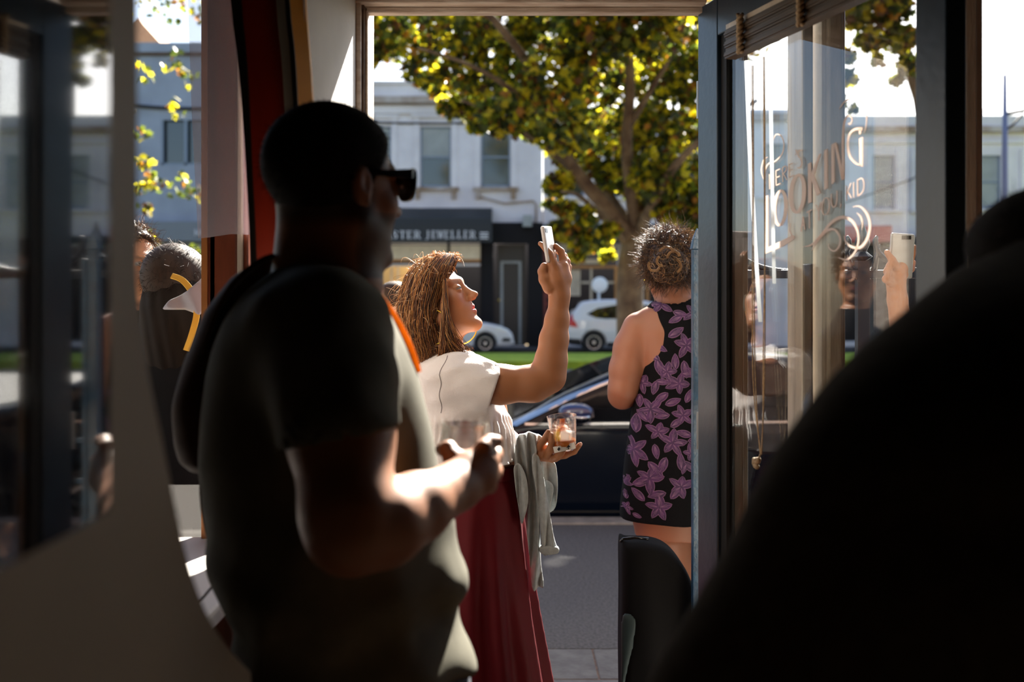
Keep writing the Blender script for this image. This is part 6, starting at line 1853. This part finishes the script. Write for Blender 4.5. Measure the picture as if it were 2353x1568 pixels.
cones(fd, [(1650, 756, fY, .052), (1672, 850, fY, .050), (1682, 905, fY+.02, .042), (1630, 860, fY+.26, .032), (1590, 845, fY+.34, .026)], .015)
plain_hand(fd, P(1532, 849, fY+.345), (1, .3, 0), (0, 0, 1), .92); plain_hand(fd, P(1588, 843, fY+.345), (-1, .35, .1), (0, 0, 1), .92)
cones(fd, [(1528, 1140, fY, .090), (1545, 1300, fY, .070), (1566, 1420, fY, .052), (1570, 1520, fY, .054), (1572, 1740, fY, .034)], .02)
cones(fd, [(1640, 1140, fY+.02, .090), (1636, 1300, fY+.02, .070), (1630, 1420, fY+.04, .052), (1630, 1740, fY+.06, .034)], .02)
fd.op(f_cone(P(1572, 1745, fY), (WX(1580, fY), fY+.14, .03), .034, .03), .02); fd.op(f_cone(P(1630, 1745, fY+.06), (WX(1640, fY), fY+.2, .03), .034, .03), .02)
fd.build('body', M['skin'], fw_, cols=lambda V: fh.colours(V, (0.24, 0.10, 0.055)), relax=1)
M['dress'] = mat('black_dress_cloth', (0.003, 0.003, 0.004), .8, spec=.08, bump=.0006, bscale=200)
M['petal'] = mat('purple_petal_print', (0.065, 0.016, 0.085), .8, col2=(0.026, 0.009, 0.042), scale=60)
M['petal_edge'] = mat('lilac_line_print', (0.17, 0.09, 0.17), .8)
fd = Field(axis([(WX(1400, fY), .004), (WX(1720, fY),)]), axis([(2.98, .0048), (3.42,)]), axis([(WZ(1200, fY), .004), (WZ(675, fY),)]))
wk5 = wrinkle(.0035, 28, 14, (1, 1, .4))
dr = [(686, 1516, 1606, .060), (700, 1486, 1636, .085), (730, 1486, 1642, .102), (790, 1486, 1644, .118), (850, 1474, 1650, .125), (930, 1456, 1662, .125), (990, 1444, 1674, .128), (1080, 1432, 1690, .145), (1186, 1424, 1702, .16)]
fd.op(warp(f_loft(rows(dr, fY), fold=lambda th, z: .02*np.sin(7*th+1)*np.clip((WZ(980, fY)-z)/.2, 0, 1)), wk5), .001)
fd.op(f_cone(P(1546, 630, fY), P(1552, 700, fY-.01), .055, .062), .004, 'sub')
fd.op(f_cone(P(1452, 745, fY), P(1446, 812, fY), .060, .052), .006, 'sub'); fd.op(f_cone(P(1668, 745, fY), P(1680, 812, fY), .060, .052), .006, 'sub')
fd.op(f_box(P(1560, 1196, fY), (.4, .4, .012)), .002, 'sub')
dress = fd.build('dress', M['dress'], fw_, relax=1)
dbv = bvh_of(dress)
inner, outer, vein = MB(), MB(), MB()
def petal(cx, cz, ang, L_, W_, leaf=False):
    "cx,cz world x,z of the petal's foot"
    n = 9; out = []
    for sgn in (1, -1):
        rng = range(n+1) if sgn == 1 else range(n-1, 0, -1)
        for i in rng:
            t = i/n; w_ = W_*math.sin(math.pi*t**.85)**.8
            out.append((t*L_, sgn*w_))
    ca, sa = math.cos(ang), math.sin(ang)
    tr_ = lambda q: (cx+q[0]*ca-q[1]*sa, cz+q[0]*sa+q[1]*ca)
    big = [tr_((q[0]*1.05-.0012, q[1]*1.06+(.0007 if q[1] > 0 else -.0010 if q[1] < 0 else 0))) for q in out]
    project(outer, dbv, big, (0, 2.4, 0), (1, 0, 0), (0, 0, 1), (0, 1, 0), .0008, .014, 3)
    project(inner, dbv, [tr_(q) for q in out], (0, 2.4, 0), (1, 0, 0), (0, 0, 1), (0, 1, 0), .0014, .014, 3)
    veins = [(0, 0.9), (.4, .62), (-.4, .62)] if not leaf else [(0, .92), (.5, .5), (-.5, .5), (.4, .72), (-.4, .72)]
    for a_, l_ in veins:
        v = [tr_((.1*L_, .0005)), tr_((l_*L_, a_*W_+.0004)), tr_((l_*L_, a_*W_-.0004)), tr_((.1*L_, -.0005))]
        project(vein, dbv, v, (0, 2.4, 0), (1, 0, 0), (0, 0, 1), (0, 1, 0), .0020, .014, 3)
fr_ = random.Random(12)
cent = [(250, 318, 20), (222, 448, 24), (325, 452, 24), (262, 540, 20), (300, 578, 22), (190, 582, 18), (212, 665, 22), (312, 682, 20), (233, 738, 20), (276, 772, 24), (158, 802, 26), (204, 890, 26), (300, 912, 24), (118, 912, 18), (232, 982, 22), (133, 994, 12), (335, 806, 16), (355, 345, 20), (375, 600, 20), (385, 760, 22), (380, 900, 22)]
for cx_, cy_, r_ in cent:
    px, py = 1350+cx_/1.442, 480+cy_/1.442; L_ = r_*2.0/1.442*fY/F
    a0 = fr_.uniform(0, 6.3); wx, wz = WX(px, fY-.1), WZ(py, fY-.1)
    for k in range(5): petal(wx, wz, a0+k*1.257+fr_.uniform(-.3, .3), L_*fr_.uniform(.7, 1.1), L_*fr_.uniform(.17, .25))
    for k in range(fr_.choice([2, 3])):
        a = a0+.6+k*2.1+fr_.uniform(-.3, .3); petal(wx+math.cos(a)*L_*1.05, wz+math.sin(a)*L_*1.05, a+fr_.uniform(-.5, .5), L_*1.15, L_*.24, True)
fp = MB(); fp.v = outer.v+inner.v+vein.v
fp.f = list(outer.f)+[tuple(i+len(outer.v) for i in f) for f in inner.f]+[tuple(i+len(outer.v)+len(inner.v) for i in f) for f in vein.f]
fp.m = [1]*len(outer.f)+[0]*len(inner.f)+[1]*len(vein.f)
fp.build('flower_print', [M['petal'], M['petal_edge']], dress)
# curly hair and bun
M['curly'] = hair_mat('dark_brown_curly_hair', (0.060, 0.028, 0.014), (0.018, 0.009, 0.005), .35, .15)
M['blond_curl'] = hair_mat('bronde_curl', (0.34, 0.19, 0.08), (0.16, 0.08, 0.03), .35, .2)
ch = short_hair(fh, M['curly'], fw_, .003, .014, .075, -.050, 5200, .032, 'hair', .0045, 3)
bn = P(1538, 612, 3.075)
fd = Field(axis([(bn.x-.07, .003), (bn.x+.07,)]), axis([(bn.y-.06, .003), (bn.y+.06,)]), axis([(bn.z-.07, .003), (bn.z+.07,)]))
fd.op(warp(f_ell(bn, (.046, .036, .042)), lambda x, y, z: .006*np.sin(120*x+40*z)*np.sin(110*z-60*y)), .001)
bun = fd.build('bun', M['curly'], fw_, relax=1)
rg = np.random.RandomState(8); pth = []; pth2 = []
for i in range(900):
    d = rg.normal(size=3); d[1] = -abs(d[1])*.8; d /= np.linalg.norm(d)
    c0 = np.array(bn)+d*np.array([.047, .038, .044]); n = 14; t = np.linspace(0, 1, n)
    u = np.cross(d, rg.normal(size=3)); u /= np.linalg.norm(u); v = np.cross(d, u)
    R_ = rg.uniform(.006, .016); tw_ = rg.uniform(2.5, 6)
    pts = c0+d*.002+R_*(np.outer(np.cos(tw_*t)-1, u)+np.outer(np.sin(tw_*t), v))+np.outer(.006*np.sin(3*t), d)
    (pth2 if rg.uniform() < .35 else pth).append(pts)
strands('curls', pth, M['curly'], bun, .0011); strands('curls', pth2, M['blond_curl'], bun, .0011)
hl = []
for (px, py, r_, a0, a1) in ((1503, 610, 12, 2.6, 6.4), (1548, 592, 13, .2, 3.3), (1550, 612, 14, -1.2, 1.6), (1532, 585, 16, .5, 2.8), (1520, 600, 10, 2, 5)):
    for k in range(26):
        t = np.linspace(a0, a1, 18); c0 = P(px, py, 3.028); rr_ = (r_+rg.uniform(-2.5, 2.5))*fY/F
        hl.append(np.stack([c0.x+rr_*np.cos(t), c0.y+rg.uniform(-.004, .004)+0*t, c0.z+rr_*np.sin(t)], 1))
strands('loose_curls', hl, M['blond_curl'], bun, .0009)
er = MB(); er.ball(fh.w((-.082, -.004, -.032)), .0045, 6); o = er.build('earring', GOLD, smooth=True); tag(o, 'tiny stud earring on the left ear of the woman in the floral dress', 'earring')

# ------------------------------------------------------------------ 4. near figure at the right edge
rY = 0.85
rp_ = thing('person', 'out-of-focus dark figure in a black-brown coat filling the lower right corner', 'person', (WX(2500, rY), rY, 0))
rh = Head(P(2392, 700, 1.15), -25, 0, 0, 1.0)
fd = Field(axis([(.10, .007), (1.0,)]), axis([(.60, .007), (1.34,)]), axis([(0, .03), (.6, .008), (1.70,)]))
fd.op(rh.prim(), .001)
fd.op(f_cone(rh.w((0, -.02, -.05)), (rh.O.x+.0, 1.02, 1.36), .055, .06), .03)
fd.op(f_loft([(.2, .62, rY+.05, .15, .09), (.8, .60, rY+.03, .18, .10), (1.1, .60, rY+.03, .2, .11), (1.33, .60, rY+.06, .17, .09), (1.42, .60, .98, .08, .06)]), .03)
for xx in (.5, .7): fd.op(f_cone((xx, rY+.05, .5), (xx, rY+.05, .04), .08, .05), .02); fd.op(f_cone((xx, rY+.05, .04), (xx, rY+.2, .04), .045, .035), .02)
fd.build('body', M['skin_man'], rp_, cols=lambda V: rh.colours(V, MSK))
rh.eyes(rp_)
short_hair(rh, M['dark_hair'], rp_, .005, .016, .07, -.06, 1200, .016)
M['coat'] = mat('black_brown_wool_coat', (0.045, 0.037, 0.027), .95, var=.2, scale=60, spec=.1)
fd = Field(axis([(.10, .008), (1.02,)]), axis([(.60, .008), (1.20,)]), axis([(.35, .008), (1.60,)]))
ck = [(552, 2372, 2480, .03, .26), (566, 2318, 2520, .045, .22), (590, 2250, 2580, .06, .16), (635, 2180, 2640, .075, .10), (700, 2108, 2740, .09, .05), (780, 2010, 2830, .11, .02), (880, 1908, 2900, .12), (1030, 1795, 2950, .13), (1150, 1728, 2980, .13), (1250, 1686, 3000, .14), (1370, 1615, 3010, .14), (1490, 1540, 3010, .14), (1568, 1492, 3010, .14), (1900, 1400, 3010, .15), (2400, 1500, 2990, .15), (3600, 1560, 2960, .16)]
fd.op(f_loft(rows(ck, rY)), .001); fd.build('coat', M['coat'], rp_, relax=1)
b = MB()
for xx in (.5, .7): b.box(xx-.05, xx+.05, rY-.03, rY+.24, 0, .05)
b.build('shoe', M['gloss_black'], rp_, bevel=.01)

# ------------------------------------------------------------------ 5. people beyond the left window
def simple_person(nm_label, O, yaw, body_rows, Y, skin, coat, hairm, pitch=0, curly=0, arms=None, lift=.014, hl=.016, nape=-.05, legx=(-.09, .09)):
    t = thing('person', nm_label, 'person', (O[0], Y, 0)); H = Head(O, yaw, pitch, 0, .98)
    bx_ = body_rows; hands = []
    if arms is None:
        arms = []
        for sg in (-1, 1):
            a0 = (O[0]+sg*.17, Y, O[2]-.29, .055); a1 = (O[0]+sg*.215, Y, O[2]-.55, .048); a2 = (O[0]+sg*.20, Y+.07, O[2]-.79, .034)
            arms.append([a0, a1, a2]); hands.append((a2[:3], (0, .25, -1), (0, 1, 0)))

    fd = Field(axis([(O[0]-.36, .0065), (O[0]+.36,)]), axis([(Y-.26, .0065), (Y+.26,)]), axis([(0, .03), (.6, .0065), (O[2]-.17, .0045), (O[2]+.14,)]))
    fd.op(H.prim(), .001); fd.op(f_cone(H.w((0, -.02, -.05)), (O[0], Y, O[2]-.24), .052, .058), .03)
    fd.op(f_loft([(z, cx, cy, a*.85, d*.85) for z, cx, cy, a, d in bx_]), .03)
    for q in legx: fd.op(f_cone((O[0]+q, Y, .85), (O[0]+q, Y, .05), .09, .045), .03); fd.op(f_cone((O[0]+q, Y, .04), (O[0]+q, Y+.12, .035), .04, .03), .02)
    if arms:
        for ch_ in arms: 
            for a_, b_ in zip(ch_[:-1], ch_[1:]): fd.op(f_cone(a_[:3], b_[:3], a_[3]*.8, b_[3]*.8), .02)
    for a_, d_, s_ in hands: plain_hand(fd, a_, d_, s_)
    fd.build('body', M['skin'], t, cols=lambda V: H.colours(V, skin)); H.eyes(t)
    short_hair(H, hairm, t, .0045, lift, .07, nape, 1800, hl, 'hair', curly, 6)
    fd = Field(axis([(O[0]-.40, .008), (O[0]+.40,)]), axis([(Y-.28, .008), (Y+.28,)]), axis([(.45, .008), (O[2]-.10,)]))
    fd.op(warp(f_loft(bx_), wrinkle(.004, 24, 3)), .001)
    if arms:
        for ch_ in arms:
            for a_, b_ in zip(ch_[:-1], ch_[1:]): fd.op(f_cone(a_[:3], b_[:3], a_[3], b_[3]), .03)
    fd.build('jacket', coat, t, relax=1)
    b = MB()
    for q in legx: b.tube([(O[0]+q, Y, .9), (O[0]+q, Y, .5), (O[0]+q, Y, .08)], [.11, .085, .075], 14)
    b.build('trousers', M['black_cloth'], t, smooth=True)
    return t, H
M['black_cloth'] = mat('black_cloth', (0.006, 0.006, 0.007), .9, spec=.1)
M['brown_hair'] = hair_mat('mid_brown_hair', (0.035, 0.018, 0.010), (0.015, 0.008, 0.005), .6, 0)
M['brown_hair'].node_tree.nodes['Principled BSDF'].inputs['Specular IOR Level'].default_value = 0.2
Y2 = 2.78
def br(O, w=.19, d=.12, Y=Y2, z0=.5): return [(z0, O[0], Y, w, d), (1.0, O[0], Y, w*.98, d), (O[2]-.40, O[0], Y, w*1.08, d*1.05), (O[2]-.25, O[0], Y, w*1.02, d*.9), (O[2]-.19, O[0], Y, w*.6, d*.7), (O[2]-.14, O[0], Y, .07, .07)]
O = P(405, 672, Y2)
lp_, lh = simple_person('person with sunlit brown hair in a black jacket, beyond the left window', O, 25, br(O), Y2, SK, M['black_cloth'], M['brown_hair'], pitch=-20, hl=.02, nape=-.09)
fdn = Field(axis([(O[0]-.16, .004), (O[0]+.16,)]), axis([(Y2-.16, .004), (Y2+.16,)]), axis([(O[2]-.26, .004), (O[2]+.05,)]))
fdn.op(warp(f_loft([(O[2]-.24, O[0], Y2, .09, .085), (O[2]-.14, O[0]+.005, Y2, .105, .10), (O[2]-.04, O[0]+.003, Y2, .10, .105), (O[2]+.03, O[0], Y2, .08, .09)]), lambda x, y, z: .0015*np.sin(170*x+30*z)), .001)
fdn.build('long_hair', M['dark_hair'], lp_, relax=1)
sc = thing('scarf', 'pale grey scarf over the black jacket beyond the left window', 'scarf', P(430, 700, Y2-.14))
fdn = Field(axis([(WX(375, 2.62), .004), (WX(490, 2.62),)]), axis([(2.56, .003), (2.66,)]), axis([(WZ(740, 2.62), .004), (WZ(625, 2.62),)]))
fdn.op(f_sheet([(WX(a, 2.62), WZ(c, 2.62)) for a, c in ((378, 712), (398, 690), (440, 668), (474, 634), (482, 700), (466, 724), (430, 712))], lambda x, z: 2.60+.006*np.sin(90*x+40*z), .010, .006), .001)
fdn.build('scarf', mat('pale_grey_wool', (.42, .42, .46), .9), sc)
ys = thing('strap', 'yellow webbing strap over the black jacket beyond the left window', 'strap', P(450, 740, Y2-.16))
strap3([P(394, 634, 2.60), P(420, 645, 2.60), P(446, 680, 2.59), P(452, 720, 2.59), P(442, 765, 2.59), P(428, 806, 2.60)], (.8, .2, 0), .008, .002, 'webbing', mat('yellow_webbing', (.85, .50, .05), .7), ys)
O = P(296, 610, 3.15)
simple_person('curly-haired person in dark clothes, half hidden behind the curved partition edge', O, 120, br(O, .19, .12, 3.15), 3.15, SK, M['black_cloth'], M['curly'], curly=.006, hl=.035)
# short-haired man out on the footpath
O = P(914, 712, 4.4)
simple_person('short-haired man out on the footpath, head just behind the auburn hair', O, 62, br(O, .2, .13, 4.4), 4.4, (0.62, 0.36, 0.26), mat('charcoal_shirt', (.03, .03, .035), .9), M['brown_hair'], lift=.007, hl=.006, nape=.012)
# added figure standing in for a hand and phone reflected in the glass
Y6 = 2.70
O = P(2262, 742, Y6)
wr = P(2062, 690, 2.66); hb_ = P(2058, 640, 2.66); el = P(2090, 900, 2.68); sh_ = P(2190, 930, Y6)
t6, h6 = simple_person('added figure outside the right window, standing in for a reflected raised hand', O, 300, br(O, .17, .11, Y6), Y6, SK, M['black_cloth'], M['dark_hair'], arms=[[(*sh_, .055), (*el, .045)]])
fd = Field(axis([(hb_.x-.06, .0028), (hb_.x+.16,)]), axis([(2.56, .003), (2.78,)]), axis([(el.z-.06, .004), (wr.z, .0028), (P(2050, 540, 2.66).z,)]))
fd.op(f_cone(el, wr, .040, .025), .01); fd.op(f_cone(wr, hb_, .025, .026), .01); fd.op(f_cone(hb_, P(2068, 618, 2.66), .024, .02), .01)
finger(fd, [(2060, 618, 2.65, .013), (2050, 598, 2.64, .010), (2038, 580, 2.64, .0075)])
finger(fd, [(2050, 640, 2.65, .014), (2040, 624, 2.64, .011), (2044, 610, 2.64, .009)])
finger(fd, [(2048, 650, 2.645, .012), (2036, 642, 2.63, .010), (2040, 630, 2.63, .008)])
finger(fd, [(2076, 622, 2.66, .012), (2090, 604, 2.67, .010), (2098, 582, 2.665, .008), (2100, 568, 2.66, .007)])
finger(fd, [(2080, 632, 2.66, .011), (2094, 618, 2.68, .009), (2098, 604, 2.69, .008)])
fd.build('forearm', M['skin'], t6, cols=lambda V: np.tile(np.array(SK), (len(V), 1)), relax=1)
p6 = thing('phone', 'phone of the added figure outside the right window, standing in for a reflected phone', 'phone', P(2070, 600, 2.65))
c6 = P(2071, 588, 2.655); tl_ = math.radians(-4)
fd = Field(axis([(c6.x-.05, .002), (c6.x+.05,)]), axis([(c6.y-.02, .0015), (c6.y+.02,)]), axis([(c6.z-.08, .002), (c6.z+.08,)]))
fd.op(f_box(c6, (.033, .0045, .060), .006, Matrix.Rotation(-tl_, 3, 'Y')), .001)
fd.build('case', mat('silver_phone_shell', (0.28, 0.30, 0.33), .2, .1), p6)
b = MB(); q = c6+Vector((.012, -.0052, .048)); b.box(q.x-.012, q.x+.012, q.y-.0008, q.y, q.z-.005, q.z+.005); b.build('camera_lens', M['gloss_black'], p6)

# ------------------------------------------------------------------ bag, table
tb_ = thing('cloth_bag', 'tall floppy black bag standing below the floral dress hem', 'bag', (WX(1500, 2.72), 2.72, 0))
def bag_sheet(pts, Yc, t, nm_, m):
    poly = [(WX(a, Yc), WZ(c, Yc)) for a, c in [tuple(q) for q in smooth_path(pts, 4, True)]]; xs = [q[0] for q in poly]; zs = [q[1] for q in poly]
    fd_ = Field(axis([(min(xs)-.02, .005), (max(xs)+.02,)]), axis([(Yc-t-.03, .006), (Yc+t+.03,)]), axis([(min(zs)-.02, .006), (max(zs)+.02,)]))
    fd_.op(f_sheet(poly, lambda x, z: Yc+.008*np.sin(40*x+4*z), t, .03), .001); return fd_.build(nm_, m, tb_, relax=1)
bag_sheet([(1425, 1242), (1440, 1239), (1490, 1240), (1535, 1258), (1570, 1300), (1592, 1360), (1602, 1430), (1600, 1560), (1596, 1750), (1580, 1955), (1440, 1958), (1424, 1900), (1426, 1700), (1424, 1500), (1425, 1350)], 2.72, .07, 'bag', M['black_cloth'])
bag_sheet([(1426, 1412), (1466, 1420), (1462, 1480), (1450, 1540), (1436, 1600), (1420, 1640), (1422, 1520)], 2.64, .01, 'side_pocket', mat('dark_teal_cloth', (.012, .03, .035), .7))
b = MB(); b.tube([P(1425, 1246, 2.68), P(1432, 1239, 2.68), P(1460, 1236, 2.68), P(1490, 1239, 2.68)], .004, 8); b.build('rim', M['gloss_black'], tb_, smooth=True)

# ------------------------------------------------------------------ the upper storeys over our shop front, across the street from the terrace
up = MB(); up.box(-16, 16, 2.46, 2.9, 3.15, 8.5)
up.box(-16, -3.6, 2.46, 2.6, 0, 3.15); up.box(2.9, 16, 2.46, 2.6, 0, 3.15)
up.box(-3.6, 2.9, 2.48, 2.56, 2.95, 3.2)
structure(up, 'wall_upper', mat('dark_brick', (.10, .06, .045), .9, var=.3, scale=6))
